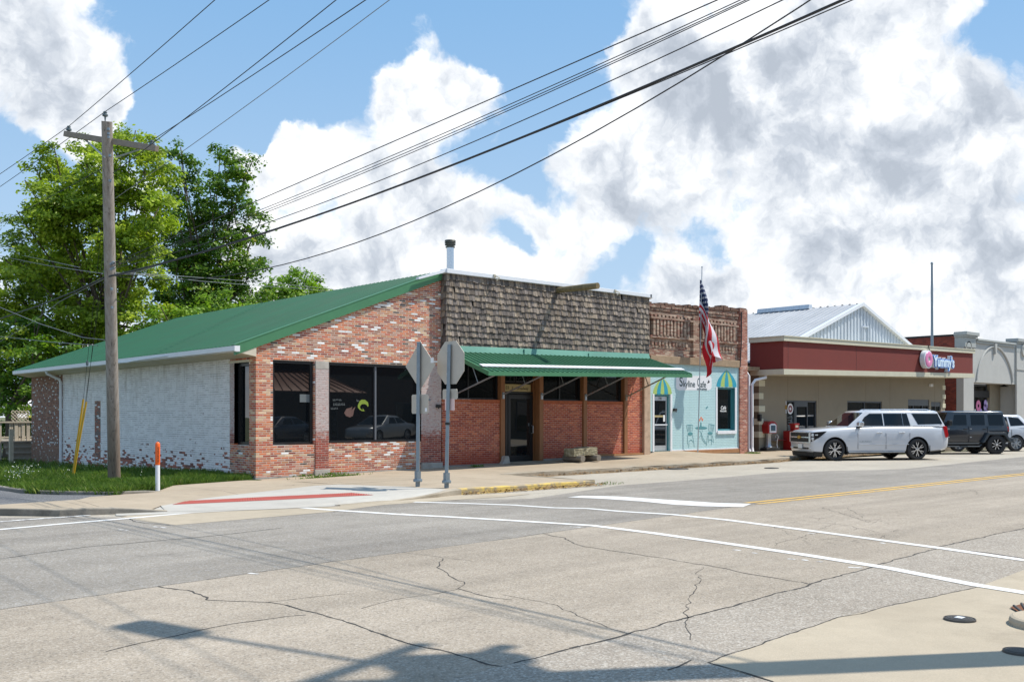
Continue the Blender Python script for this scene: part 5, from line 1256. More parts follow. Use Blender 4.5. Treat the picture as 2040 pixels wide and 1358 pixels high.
mb.box((x2, GY-.10, 5.80), (x3-.15, GY+.5, 5.93)); mb.box((x2, GY-.17, 5.93), (x3-.15, GY+.5, 6.05)); mb.box((x4, GY-.1, 5.84), (E1, GY+.4, 6.1))
mb.build('cornice', M['trim_grey'], gry, bevel=.02)
mb = MB(); mb.box((x3+.02, GY-.10, 0), (x4, GY, 5.5)); mb.box((x3, GY-.14, 4.45), (x4+.02, GY-.001, 4.52)); mb.build('pilaster', M['stucco_grey'], gry)
mb = MB()
def arch(side):
    pts = []
    x0 = gx(1944.5) if side < 0 else gx(2016); xm = gx(1980); z0, z1 = PYp(1944.5, 758, GY).z, PYp(1980, 690, GY).z
    for k in range(15):
        t = k/14; pts.append((x0+(xm-x0)*(1-math.cos(t*math.pi/2))**.85, GY-.03, z0+(z1-z0)*math.sin(t*math.pi/2)**1.0))
    return pts
mb.tube(arch(-1), .06, 8); mb.tube(arch(1), .06, 8); xm = gx(1980); zm = PYp(1980, 690, GY).z; mb.prism([(xm-.16, zm+.2), (xm+.16, zm+.2), (xm+.08, zm-.45), (xm-.08, zm-.45)], GY-.14, GY, axis='y')
mb.build('arch_relief', M['stucco_grey'], gry)
for px, py in ((1927, 692), (2035, 698)):
    q = PYp(px, py, GY); mb = MB(); mb.lathe([(0, -.02), (.27, -.02), (.30, -.10), (.36, -.10), (.38, 0)], (q.x, GY-(.1 if px > 2000 else 0), q.z), 24, axis='y'); mb.build('roundel', M['stucco_grey'], gry)
gw = window(gry, 'y', GY+1.15, a+.1, b_-1.6, .3, oz-.02, fr=.12, fd=.1, mull=[a+1.5, a+2.9], framem='dark_paint', mullm='dark_paint', name='shop_window')
mb = MB(); mb.box((a+.1, GY+1.02, 2.75), (b_-1.6, GY+1.14, 3.15)); mb.build('transom_bar', M['black'], gw)
mb = MB(); mb.box((b_-1.6, GY+1.0, .2), (b_, GY+1.3, oz)); mb.box((a, GY+1.3, .2), (b_, GY+1.4, oz)); mb.build('recess_wall', M['stucco_beige'], gry)
q = PYp(1950, 808, GY+1.1); mb = MB(); mb.lathe([(.10, -.01), (.34, -.01), (.34, 0), (.10, 0)], (q.x, GY+1.13, q.z), 24, axis='y'); mb.build('ring_decal', M['sign_pink'], gw)
random.seed(9); mb = MB()
for px, py, r in ((1964,803,.22),(1963,811,.20),(1969,811,.24),(1967,819,.22),(1972,814,.14),(1955,819,.16)):
    q = PYp(px, py, GY+1.1); mb.lathe([(0, -.012), (r, -.012), (r*.9, 0)], (q.x, GY+1.13, q.z), 9, axis='y')
mb.build('lilac_decal', M['lilac'], gw)
mb = MB()
for px, py, r in ((1970,800,.16),(1973,804,.13),(1968,803,.10),(1943,818,.12)):
    q = PYp(px, py, GY+1.1); mb.lathe([(0, -.016), (r, -.016), (r*.9, 0)], (q.x, GY+1.13, q.z), 8, axis='y')
mb.build('pale_decal', M['white_sticker'], gw)
q = PYp(2000, 770, GY+.6); mb = MB(); mb.tube([(q.x, GY+1.1, q.z+.25), (q.x, GY+.75, q.z+.42), (q.x, GY+.6, q.z+.3), (q.x, GY+.6, q.z+.1)], .025, 6); mb.lathe([(.04, .18), (.08, .1), (.26, .02), (.26, 0), (0, .05)], (q.x, GY+.6, q.z), 18); mb.build('gooseneck_lamp', M['black'], gry)

# ------------------------------------------------------------------ pavement furniture by the donut shop
# newspaper / drop box: red arched head on a grey pedestal
p = PZ(1531, 896.5, .17)
nb = thing('newspaper_box', 'red arched newspaper box on a grey pedestal beside the dark bench', 'newspaper box', tuple(p)); z0 = p.z
an = R_(-12); Mx = Matrix.Translation(p) @ Matrix.Rotation(an, 4, 'Z')
mb = MB(); mb.prism([(-.42,0),(.42,0),(.38,.10),(.12,.14),(-.12,.14),(-.38,.10)], -.30, .30, axis='y', M=Mx); mb.build('base', M['black'], nb, bevel=.02)
mb = MB(); mb.lathe([(.17,.14),(.13,.20),(.115,.25),(.11,.66),(.14,.71),(.14,.73)], tuple(p), 20); mb.build('pedestal', M['galv'], nb)
prof = [(-.25,.73),(.25,.73),(.27,1.06)] + [(.27*math.cos(R_(a)), 1.06+.20*math.sin(R_(a))) for a in range(20, 161, 20)] + [(-.27,1.06)]
mb = MB(); mb.prism(prof, -.24, .24, axis='y', M=Mx); bx_ = mb.build('box', M['redpaint'], nb, bevel=.02)
mb = MB(); mb.prism([(-.19,.76),(.19,.76),(.19,1.08),(.09,1.15),(-.09,1.15),(-.19,1.08)], -.275, -.241, axis='y', M=Mx); mb.build('window_frame', M['white_metal'], bx_)
mb = MB(); mb.prism([(-.13,.84),(.13,.84),(.13,1.07),(-.13,1.07)], -.285, -.276, axis='y', M=Mx); mb.build('pane', plain('box_window', (.05,.10,.14), .3, var=.6, vs=20), bx_)
# red dispenser with small head
p = PZ(1580, 895.5, .17); nd = thing('newspaper_dispenser', 'tall dark red newspaper dispenser with cream panel beside the shop door', 'newspaper box', tuple(p)); Mx = Matrix.Translation(p) @ Matrix.Rotation(R_(-104), 4, 'Z')
mb = MB(); mb.box((-.34,-.26,0), (.28,.26,.83), M=Mx); mb.build('cabinet', M['redpaint'], nd, bevel=.02)
mb = MB(); mb.box((-.05,-.13,.83), (.22,.13,1.12), M=Mx); mb.box((-.10,-.15,1.08), (.24,.15,1.15), M=Mx); mb.build('coin_head', M['redpaint'], nd, bevel=.015)
mb = MB(); mb.box((.282,-.20,.48), (.292,.20,.79), M=Mx); mb.box((.222,-.08,.98), (.23,.08,1.09), M=Mx); mb.build('panel', M['cream'], nd)
# bench
p = PZ(1556, 895, .17); bn2 = thing('park_bench', 'dark red slatted bench with curled metal ends under the canopy', 'bench', tuple(p)); Mx = Matrix.Translation(p)
mb = MB()
for k in range(4): mb.box((-.85, .10+.02*k, .50+.10*k), (.85, .125+.02*k, .57+.10*k), M=Mx)
mb.build('backrest', M['darkred'], bn2)
mb = MB()
for k in range(4): mb.box((-.85, -.36+.11*k, .42), (.85, -.28+.11*k, .445), M=Mx)
mb.build('seat', M['darkred'], bn2)
for s_ in (-.86, .86):
    mb = MB(); mb.tube([Mx @ Vector(v) for v in ((s_,-.40,0),(s_,-.34,.22),(s_,-.36,.42),(s_,-.42,.60),(s_,-.34,.67),(s_,-.26,.60),(s_,-.30,.54))], .022, 8); mb.tube([Mx @ Vector(v) for v in ((s_,.20,0),(s_,.10,.30),(s_,.10,.50),(s_,.19,.90))], .022, 8); mb.tube([Mx @ Vector(v) for v in ((s_,-.35,.42),(s_,.12,.42))], .02, 8); mb.build('end_frame', M['alu'], bn2)
# ------------------------------------------------------------------ poles and wires
def pole_at(p, top, r0, r1, name, label, cat='utility pole'):
    t = thing(name, label, cat, tuple(p)); mb = MB(); n = 9
    mb.tube([Vector(p).lerp(Vector(top), i/(n-1)) - (Vector((0,0,.2)) if i == 0 else Vector((0,0,0))) for i in range(n)], r0, 18, r2=r1); mb.build('pole', M['pole'], t); return t
pb = PZ(228, 958, .06); pt = PD(213, 242, 21.6)
up = pole_at(pb, pt, .148, .115, 'utility_pole', 'weathered wooden utility pole with crossarm standing in the grass')
ca, cb = PD(117, 263, 22.4), PD(300, 292.5, 20.9); ax = (cb-ca).normalized()
def beam(mb, a, b_, w, h):
    t = (b_-a).normalized(); s = Vector((-t.y, t.x, 0)).normalized(); u = t.cross(s)
    V = [e + s*i*w/2 + u*j*h/2 for e in (a, b_) for i, j in ((-1,-1),(1,-1),(1,1),(-1,1))]
    mb.mesh(V, [(0,1,2,3),(4,7,6,5),(0,4,5,1),(1,5,6,2),(2,6,7,3),(3,7,4,0)])
side = Vector((-ax.y, ax.x, 0)).normalized(); off = side * (.17 if side.y > 0 else -.17)
mb = MB(); beam(mb, ca+off, cb+off, .10, .125); mb.build('crossarm', plain('crossarm_wood', (.26,.22,.18), .9, var=.35, vs=9, fine=.2), up, bevel=.008)
for q, e in ((PD(158, 276, 22.1), PD(203, 312, 21.6)), (PD(266, 294, 21.2), PD(224, 312, 21.6))):
    mb = MB(); mb.tube([q+off, e+off*.5], .018, 6); mb.build('brace', M['galv'], up)
def insul(px, py, d, parent, s=1.0, o=Vector((0,0,0))):
    q = PD(px, py, d)+o; mb = MB(); mb.lathe([(.012*s,-.16*s),(.02*s,-.06*s),(.035*s,-.05*s),(.062*s,-.035*s),(.058*s,0),(.035*s,.01*s),(.03*s,.03*s),(.045*s,.04*s),(.03*s,.065*s),(0,.07*s)], tuple(q), 14); mb.build('insulator', M['insul'], parent); return q + Vector((0,0,.06*s))
i1 = insul(124, 253, 22.35, up, 1, off); i2 = insul(209.5, 228, 21.6, up); i3 = insul(290, 281.5, 20.98, up, 1, off)
mb = MB()
for py, dx in ((257,0),(266,0),(273,0),(310,2),(360,1),(575,0),(612,0)):
    q = PD(216+(py-250)*.02+dx, py, 21.42); mb.lathe([(0,-.03),(.03,-.03),(.03,.02),(0,.03)], tuple(q), 8)
mb.build('bolt', M['galv_dark'], up)
for py in (527, 538):
    q = PD(220, py, 21.45); mb = MB(); mb.tube([q, q+Vector((.05,-.05,.05)), PD(226, py-3, 21.35)], .03, 8); mb.build('cable_clamp', M['galv_dark'], up)
WG = 'overhead wires'
def wire(pts, r, label, mat='wire', name='overhead_wire', n=6):
    mb = MB(); mb.tube(pts, r, n, cap=False); o = mb.build(name, M[mat]); return tag(o, label, 'wire', WG)
def span(a, b_, sag, k=26):
    a, b_ = Vector(a), Vector(b_); return [a.lerp(b_, i/k) - Vector((0,0,4*sag*(i/k)*(1-i/k))) for i in range(k+1)]
# primary wires along the side street (towards and past the camera, and away behind)
def primary(q, pA, pB, label):
    # pA: image point where it leaves the frame overhead; height is kept level
    z = q.z; d = (z+.15-CAMZ)*F_PX/(HZ-pA[1]); A = PD(pA[0], pA[1], d); dirn = (A-q); dirn.z = 0; dirn.normalize()
    far = q + dirn*46 + Vector((0,0,.6)); s = .40
    wire(span(q, far, s), .0075, label + ', running out over the street')
    d2 = (z-CAMZ)*F_PX/(HZ-pB[1]); B2 = PD(pB[0], pB[1], d2); dr = (B2-q); dr.z = 0; dr.normalize(); far = q + dr*44
    wire(span(q, far, .45), .0075, label + ', running away behind the pole')
primary(i1, (390, 0), (0, 333), 'thin wire on the left insulator of the crossarm')
primary(i2, (490, 0), (0, 353), 'thin wire on the pole top insulator')
primary(i3, (672, 0), (0, 423), 'thin wire on the right insulator of the crossarm')
wire(span(PD(225, 345, 21.5), PD(680, -8, 15.2), .03), .008, 'second thin wire just under the right crossarm wire')
wire(span(PD(230, 395, 21.4), PD(779, -2, 14.6), .04), .006, 'bluish thin wire rising right from the pole shaft', 'wire_grey')
# the corner pole beside the camera that throws the long shadow
cp = (FW[0]*7.05+RT[0]*5.7, FW[1]*7.05+RT[1]*5.7, 0)
near = pole_at(cp, (cp[0], cp[1], 11.4), .21, .16, 'utility_pole', 'thick wooden utility pole beside the near corner, seen by its long shadow on the road')
C = Vector(cp)
mb = MB(); d_ = Vector((RT[0]*.5+FW[0]*.85, RT[1]*.5+FW[1]*.85, 0)).normalized()
beam(mb, C+d_*-1.4+Vector((0,0,11.0)), C+d_*1.4+Vector((0,0,11.0)), .11, .13); mb.build('crossarm', M['pole'], near)
mb = MB(); beam(mb, C+d_*-1.2+Vector((0,0,9.9)), C+d_*1.2+Vector((0,0,9.9)), .11, .13); mb.build('crossarm', M['pole'], near)
for k, (dx, zz3) in enumerate(((.55, 8.9), (-.5, 8.9), (.1, 8.4))):
    q = C + d_*dx + Vector((-.25, .25, 0)); mb = MB(); mb.lathe([(0, zz3), (.24, zz3), (.26, zz3+.08), (.26, zz3+.85), (.2, zz3+.93), (.05, zz3+.96), (.04, zz3+1.15), (0, zz3+1.16)], (q.x, q.y, 0), 16); mb.build('transformer', M['galv_dark'], near)
LP = Vector((FW[0]*8.54+RT[0]*3.42, FW[1]*8.54+RT[1]*3.42, 9.5))
lamp = thing('street_lamp', 'street lamp head on a long arm above the near corner, seen by its oval shadow', 'street lamp', tuple(C+Vector((0,0,9.0)))); mb = MB()
mb.tube([C+Vector((0,0,8.9)), C.lerp(LP, .35)*1.0+Vector((0,0,5.95)), LP+Vector((.1,-.25,.02))], .035, 8); mb.build('arm', M['galv'], lamp)
mb = MB(); dl = (LP-C); dl.z = 0; dl.normalize(); a_ = math.atan2(dl.y, dl.x); Ml = Matrix.Translation(LP) @ Matrix.Rotation(a_, 4, 'Z')
mb.prism([(-.42,.03),(-.2,-.08),(.42,-.08),(.50,0),(.34,.12),(-.2,.14)], -.16, .16, axis='y', M=Ml); mb.build('head', M['galv_dark'], lamp, bevel=.04)
# cables between the two poles, fitted through points measured in the photograph
def fitspan(q, px1, py1, px2, py2, endxy, n=30):
    """parabola from q to above endxy that passes two seen points"""
    E = Vector((endxy[0], endxy[1], 0)); Q = Vector(q); rows = []
    for px, py in ((px1, py1), (px2, py2)):
        p = (px-CX)/F_PX; nrm = Vector((RT[0]-p*FW[0], RT[1]-p*FW[1])); a = nrm.dot(Vector((Q.x, Q.y))); b_ = nrm.dot(Vector((E.x, E.y))); t = a/(a-b_)
        P_ = Q.lerp(E, t); d = FW[0]*P_.x+FW[1]*P_.y; z = CAMZ+(HZ-py)*d/F_PX; rows.append((t, z))
    (t1, z1), (t2, z2) = rows
    # z = zQ(1-t)+zE t - 4 s t(1-t)
    A = np.array([[t1, -4*t1*(1-t1)], [t2, -4*t2*(1-t2)]]); r = np.array([z1-Q.z*(1-t1), z2-Q.z*(1-t2)]); zE, s = np.linalg.solve(A, r)
    return span(Q, (E.x, E.y, zE), s, n)
def q0(px, py, d=21.5): return PD(px, py, d)
e0 = (C.x, C.y)
wire(fitspan(q0(217, 551), 1000, 290, 1680, 0, e0), .0145, 'thick black bundled cable crossing the whole sky to upper right')
wire(fitspan(q0(217, 549), 860, 345, 1560, 60, (C.x, C.y)), .006, 'thin cable lashed close above the thick black cable')
wire(fitspan(q0(221, 548), 1000, 360, 1615, 0, (C.x+.25, C.y)), .008, 'lone black cable hanging lowest across the sky')
wire(fitspan(q0(219, 527), 800, 275, 1430, 0, (C.x-.1, C.y)), .007, 'uppermost of the fan of black cables across the sky')
wire(fitspan(q0(219, 529), 800, 302, 1476, 0, (C.x-.05, C.y)), .0055, 'second thin cable from the top of the fan across the sky')
wire(fitspan(q0(220, 531), 800, 308, 1487, 0, (C.x, C.y)), .0055, 'third thin cable from the top of the fan across the sky')
wire(fitspan(q0(220, 533), 800, 313, 1494, 0, (C.x+.05, C.y)), .0055, 'fourth thin cable from the top of the fan across the sky')
wire(fitspan(q0(220, 536), 850, 322, 1560, 0, (C.x+.1, C.y)), .0065, 'fifth cable of the fan, just above the thick bundled cable')
# cables going on to the left behind the pole
wire([q0(207,553,21.6)]+[PD(x, y, d) for x, y, d in ((150,580,23),(80,608,26),(0,635,30),(-80,655,34))], .016, 'thick black cable sagging away left of the pole')
for pts, lab in (([(207,556,21.6),(120,600,24),(60,645,27),(0,680,31),(-60,700,35)], 'thin cable dropping left below the thick cable'),):
    wire([PD(x, y, d) for x, y, d in pts], .008, lab, 'wire_grey')
for pts, lab in (([(-60,595,30),(0,612,28),(80,645,25),(165,672,22.5),(210,677,21.6)], 'pale service cable sloping down to the pole from the left'),
                 ([(-60,665,30),(0,670,28),(100,681,24),(195,688,21.8)], 'lowest pale service cable at the left of the pole'),
                 ([(-40,500,40),(20,514,37),(90,528,32),(170,540,26),(207,545,21.6)], 'pale service wire high at the left in front of the trees'),
                 ([(0,493,60),(40,508,50),(100,520,36),(160,533,27)], 'second pale service wire high at the left in front of the trees'),
                 ([(228,545,21.5),(300,549,24),(400,560,28),(500,568,33),(560,572,38),(700,583,50)], 'pale service cable running right of the pole over the green roof'),
                 ([(228,543,21.5),(330,548,25),(440,556,30),(560,565,38),(700,580,50)], 'upper of the two pale cables running right of the pole'),
                 ([(228,549,21.5),(280,540,21),(340,520,20.6)], 'short slack cable loop at the right side of the pole')):
    wire([PD(*p_) for p_ in pts], .009, lab, 'wire_grey')
# guy wires with yellow guards
for (bx_, by_, tx, ty, ux, uy, lab, L) in ((144, 949, 166, 795, 205, 430, 'left of the three yellow guy wire guards', 0), (144.5, 951, 172, 800, 206, 500, 'right and longest of the three yellow guy wire guards', 0), (145, 950, 168.5, 812, 205, 550, 'middle short yellow guy wire guard', 0)):
    B_ = PZ(bx_, by_, .02); d0 = FW[0]*B_.x+FW[1]*B_.y; T_ = PD(tx, ty, d0-.15); t = thing('guy_guard', lab, 'guy wire guard', tuple(B_), group='guy wire guards')
    mb = MB(); mb.tube([B_-Vector((0,0,.1)), B_.lerp(T_, .5), T_], .026, 10); mb.build('guard', M['yellow'], t)
    U = PD(ux, uy, 21.6); mb = MB(); mb.tube([T_, T_.lerp(U, .5), U], .005, 5); mb.build('strand', M['wire'], t)
    if L == 0 and tx == 166: q = T_.lerp(U, .23); mb = MB(); mb.lathe([(0,-.07),(.03,-.05),(.035,0),(.03,.05),(0,.07)], tuple(q), 10); mb.build('strain_insulator', M['insul'], t)
# ------------------------------------------------------------------ road signs seen from behind
def sign(px, py, tx, ty, name, label, poly, cz_px, plate2, lab2=None):
    B_ = PZ(px, py, .09); d0 = FW[0]*B_.x+FW[1]*B_.y; T_ = PD(tx, ty, d0); t = thing(name, label, 'road sign', tuple(B_))
    def at(py_): s = (T_.z - PD(0, py_, d0).z)/(T_.z-B_.z); return T_.lerp(B_, s)
    mb = MB(); w_ = .036
    a, b_ = at(ty), at(py-30)
    mb.tube([a, b_], [.05, .05], 4, sm=False)
    for k in range(0, 100):
        q = b_.lerp(a, k/100.0); mb.mesh([(q.x-.038,q.y-.0,q.z),(q.x-.038,q.y+.012,q.z),(q.x-.038,q.y+.012,q.z+.012),(q.x-.038,q.y,q.z+.012)], [(0,1,2,3)])
    pp = mb.build('post', M['galv_dark'], t)
    mb = MB(); q = at(py-30); mb.box((q.x-.05, q.y-.05, B_.z+.16), (q.x+.05, q.y+.05, q.z+.03)); mb.lathe([(0,.13),(.095,.13),(.10,.15),(.10,.175),(.095,.19),(0,.19)], (q.x, q.y, B_.z), 14); mb.box((q.x-.035, q.y-.035, B_.z-.05), (q.x+.035, q.y+.035, B_.z+.16)); mb.build('base_coupling', M['galv_dark'], t)
    q = at(cz_px); mb = MB(); mb.prism([(q.y+u, q.z+v) for u, v in poly], q.x+.045, q.x+.052, axis='x'); plate = mb.build('plate', M['signback'], t)
    (h, w2, pc) = plate2; q = at(pc); mb = MB(); r = .03
    pl = [(w2/2-r, -h/2), (w2/2, -h/2+r), (w2/2, h/2-r), (w2/2-r, h/2), (-w2/2+r, h/2), (-w2/2, h/2-r), (-w2/2, -h/2+r), (-w2/2+r, -h/2)]
    mb.prism([(q.y+u, q.z+v) for u, v in pl], q.x+.045, q.x+.051, axis='x'); mb.build('lower_plate', M['signback'], t)
    mb = MB()
    for pyq in (cz_px-22, cz_px+22, pc-8, pc+8): q = at(pyq); mb.lathe([(0,-.055),(.014,-.055),(.014,-.045),(0,-.045)], (q.x, q.y, q.z), 8, axis='x')
    mb.build('bolt', M['galv'], t)
    return t, at
r8 = .915/2/math.cos(R_(22.5)); octp = [(r8*math.cos(R_(22.5+45*k)), r8*math.sin(R_(22.5+45*k))) for k in range(8)]
hd = 1.10/2; rr2 = .05; dia = []
for k in range(4):
    a = R_(90*k); dia += [(hd*math.cos(a)-rr2*math.cos(a)+rr2*.7*math.sin(a), hd*math.sin(a)-rr2*math.sin(a)-rr2*.7*math.cos(a)), ((hd-.012)*math.cos(a), (hd-.012)*math.sin(a)), (hd*math.cos(a)-rr2*math.cos(a)-rr2*.7*math.sin(a), hd*math.sin(a)-rr2*math.sin(a)+rr2*.7*math.cos(a))]
sA, atA = sign(832, 971, 834, 681, 'road_sign', 'diamond road sign seen from behind with a square plate below', dia, 728, (.42, .60, 804.5))
sB, atB = sign(889, 974, 895, 686, 'road_sign', 'octagonal stop sign seen from behind with a small plate below', octp, 722, (.225, .50, 785))
q = atA(722); mb = MB(); mb.box((q.x+.04, q.y-.48, q.z-.02), (q.x+.044, q.y-.38, q.z+.09)); mb.build('sticker', M['white_sticker'], sA)
q = atA(817); mb = MB(); mb.box((q.x+.04, q.y-.26, q.z-.03), (q.x+.044, q.y-.19, q.z+.05)); mb.build('sticker', M['white_sticker'], sA)
q = atB(806); mb = MB(); mb.box((q.x+.045, q.y-.16, q.z-.12), (q.x+.05, q.y+.16, q.z+.13)); mb.build('faded_notice', M['pink_sticker'], sB)
q = atB(843); mb = MB(); mb.lathe([(.054,-.03),(.058,-.03),(.058,.02),(.054,.02)], (q.x, q.y, q.z), 12); mb.build('tape_band', M['black'], sB)
# marker post
B_ = PZ(314, 978, .07); mk = thing('marker_post', 'white plastic marker post with a bright orange top at the edge of the grass', 'marker post', tuple(B_)); mb = MB()
mb.lathe([(.047,-.05),(.046,.55)], tuple(B_), 20); mb.build('post', M['white_plastic'], mk)
mb = MB(); mb.lathe([(.047,.551),(.050,.56),(.050,.98),(.043,1.01),(.025,1.03),(0,1.035)], tuple(B_), 20); cpz = mb.build('cap', M['orange'], mk)
mb = MB(); ds = Vector((-B_.x, -B_.y, 0)).normalized(); tn = Vector((-ds.y, ds.x, 0)); random.seed(7)
Mt = Matrix(((0, -tn.x*0+tn.x, ds.x, 0), (0, tn.y, ds.y, 0), (1, 0, 0, 0), (0, 0, 0, 1)))
ori = B_ + Vector((0, 0, .77)); cc = ds*.0505 - tn*.018*-1
Mt = Matrix(((0, -tn.x, ds.x, ori.x+cc.x), (0, -tn.y, ds.y, ori.y+cc.y), (1, 0, 0, ori.z), (0, 0, 0, 1)))
text_mb(mb, 'WARNING', .055, Mt, depth=.004, sx=1.25); mb.build('lettering', M['ink'], cpz)
# ------------------------------------------------------------------ vehicles (local frame: x from nose to tail, y to the far side, z up)
def carpaint(name, c, rough=.28, metal=.0):
    m, g, b = newmat(name); setc(g, b, 'Base Color', c); b.inputs['Roughness'].default_value = rough; b.inputs['Metallic'].default_value = metal
    b.inputs['Coat Weight'].default_value = 1.0; b.inputs['Coat Roughness'].default_value = .04; b.inputs['Coat IOR'].default_value = 1.5
    return m
M['car_white'] = carpaint('white_car_paint', (.55,.565,.60)); M['car_dark'] = carpaint('dark_grey_car_paint', (.012,.016,.024)); M['car_silver'] = carpaint('silver_car_paint', (.42,.44,.46), .3, .3); M['car_navy'] = carpaint('navy_car_paint', (.012,.02,.05))
M['car_glass'] = glass('tinted_car_glass', (.004,.007,.011), 1.42, .02)
M['arch'] = plain('wheel_arch_liner', (.008,.008,.009), .9, var=0)
M['flare'] = plain('grey_flare', (.045,.055,.065), .5, var=.1)
def apply_bool(ob, cutters):
    for c in cutters:
        md = ob.modifiers.new('b', 'BOOLEAN'); md.operation = 'DIFFERENCE'; md.object = c; md.solver = 'EXACT'
        try: md.material_mode = 'TRANSFER'
        except Exception: pass
    bpy.context.view_layer.update(); dg = bpy.context.evaluated_depsgraph_get()
    me = bpy.data.meshes.new_from_object(ob.evaluated_get(dg)); ob.modifiers.clear(); old = ob.data; ob.data = me; bpy.data.meshes.remove(old)
    for c in cutters: bpy.data.objects.remove(c)
    return ob
def loft(mb, secs, m=0, closed_ends=True, sm=True):
    """secs: list of (x, [(y,z)...]) half sections, bottom centre to top centre; mirrored"""
    rings = []
    for x, h in secs:
        full = [(x, y, z) for y, z in h] + [(x, -y, z) for y, z in reversed(h) if abs(y) > 1e-6]
        rings.append(full)
    n = len(rings[0]); V = [p for r in rings for p in r]; F = []
    for i in range(len(rings)-1):
        for k in range(n): k2 = (k+1) % n; F.append((i*n+k, i*n+k2, (i+1)*n+k2, (i+1)*n+k))
    F.append(tuple(range(n))[::-1]); F.append(tuple((len(rings)-1)*n+k for k in range(n)))
    mb.mesh(V, F, m, sm)
def car(name, label, loc, yaw, P, group=None):
    """P holds the proportions of one car"""
    t = thing(name, label, P.get('cat', 'car'), loc, yaw, group); paint = M[P['paint']]; L, W = P['L'], P['W']/2
    # lower body
    mb = MB(); secs = []
    for x, zb, zt, k in P['body']:      # station: x, underside, top (hood / belt), width factor
        w = W*k; zs = zt - P.get('sh', .10); zm = zb + (zs-zb)*.52
        secs.append((x, [(0, zb), (w*.86, zb), (w*.96, zb+.05), (w*.985, zb+.16), (w*1.0, zm), (w*.985, zs-.06), (w*.955, zs+.03), (w*.90, zt-.02), (w*.74, zt+.012), (w*.38, zt+.03), (0, zt+.036)]))
    loft(mb, secs); body = mb.build('body', [paint, M['arch']], t, local=True, sharp=P.get('sharp', 40))
    cut = []
    for wx in P['wheels']:
        c = MB(); r = P['r']*P.get('archk', 1.16); z = P['r']
        if P.get('square'):
            poly = [(-r*1.12, -1), (-r*1.12, z*.5-z), (-r*.72, r*.86), (r*.72, r*.86), (r*1.12, z*.5-z), (r*1.12, -1)]
        else: poly = [(-r, -1), (-r, 0)] + [(r*math.cos(R_(180-a)), r*math.sin(R_(180-a))) for a in range(12, 180, 12)] + [(r, 0), (r, -1)]
        for s_ in (-1, 1):
            y0, y1 = sorted((s_*(W-.34), s_*(W+.2))); c.prism([(wx+u, z+v) for u, v in poly], y0, y1, axis='y')
        cut.append(c.build('cutter', [M['arch'], M['arch']], t, local=True))
    for c in cut: c.data.polygons.foreach_set('material_index', [1]*len(c.data.polygons))
    apply_bool(body, cut); 
    # greenhouse
    g0, g1, g2, g3, zb, zr_, wb, wt = P['cab']  # windscreen base, roof front, roof rear, tail base, belt z, roof z, half widths
    mb = MB(); 
    def cabsec(x, z, w): return (x, z, w)
    base = [(g0, -wb*.92), (g0-.06, 0), (g0, wb*.92), (g0+.35, wb), (g3-.25, wb), (g3, wb*.94), (g3, -wb*.94), (g3-.25, -wb), (g0+.35, -wb)]
    top = [(g1, -wt*.93), (g1-.05, 0), (g1, wt*.93), (g1+.25, wt), (g2-.2, wt), (g2, wt*.94), (g2, -wt*.94), (g2-.2, -wt), (g1+.25, -wt)]
    n = len(base); V = [(x, y, zb) for x, y in base] + [(x, y, zr_-.045) for x, y in top] + [(x+(.10 if i < 4 or i == 8 else -.08)*(1), y*.88, zr_) for i, (x, y) in enumerate(top)]
    F = [(i, (i+1) % n, n+(i+1) % n, n+i) for i in range(n)] + [(n+i, n+(i+1) % n, 2*n+(i+1) % n, 2*n+i) for i in range(n)] + [tuple(2*n+i for i in range(n))]
    mb.mesh(V, F, 0, True); cabin = mb.build('cabin', M[P.get('roofpaint', P['paint'])], t, local=True, sharp=50, bevel=.015)
    def ysurf(x, z, s_):  # side surface of the greenhouse
        return s_*(wb+(wt-wb)*(z-zb)/(zr_-.045-zb))
    for s_ in (-1, 1):
        for poly in P['glass']:
            mb = MB(); o = .007
            A = [(x, ysurf(x, z, s_)+s_*o, z) for x, z in poly]; B2 = [(x, ysurf(x, z, s_)-s_*.02, z) for x, z in poly]; n2 = len(poly)
            mb.mesh(A+B2, [tuple(range(n2)), tuple(range(n2, 2*n2))[::-1]] + [(i, (i+1) % n2, n2+(i+1) % n2, n2+i) for i in range(n2)])
            mb.build('side_window', M['car_glass'], t, local=True)
        for x, z0, z1 in P.get('pillars', []):
            pass
    # windscreen and rear glass, proud of the cabin
    def slab(name, x0, z0, x1, z1, w0, w1, nx):
        mb = MB(); o = .01; A = [(x0, -w0, z0), (x0-.05*nx, 0, z0), (x0, w0, z0), (x1, w1, z1), (x1-.04*nx, 0, z1), (x1, -w1, z1)]
        dn = Vector((z1-z0, 0, -(x1-x0))).normalized(); 
        if dn.x*nx > 0: dn = -dn
        A1 = [tuple(Vector(p)+dn*o) for p in A]; A2 = [tuple(Vector(p)-dn*.03) for p in A]
        mb.mesh(A1+A2, [(0,1,4,5),(1,2,3,4),(6,11,10,7),(7,10,9,8)]+[(i, (i+1) % 6, 6+(i+1) % 6, 6+i) for i in range(6)]); mb.build(name, M['car_glass'], t, local=True)
    k0, k1 = .06, .93
    slab('windscreen', g0+(g1-g0)*k0, zb+(zr_-.045-zb)*k0, g0+(g1-g0)*k1, zb+(zr_-.045-zb)*k1, wb*.86, wt*.86, 1)
    slab('rear_window', g3+(g2-g3)*.18, zb+(zr_-.045-zb)*.18, g3+(g2-g3)*.9, zb+(zr_-.045-zb)*.9, wb*.80, wt*.80, -1)
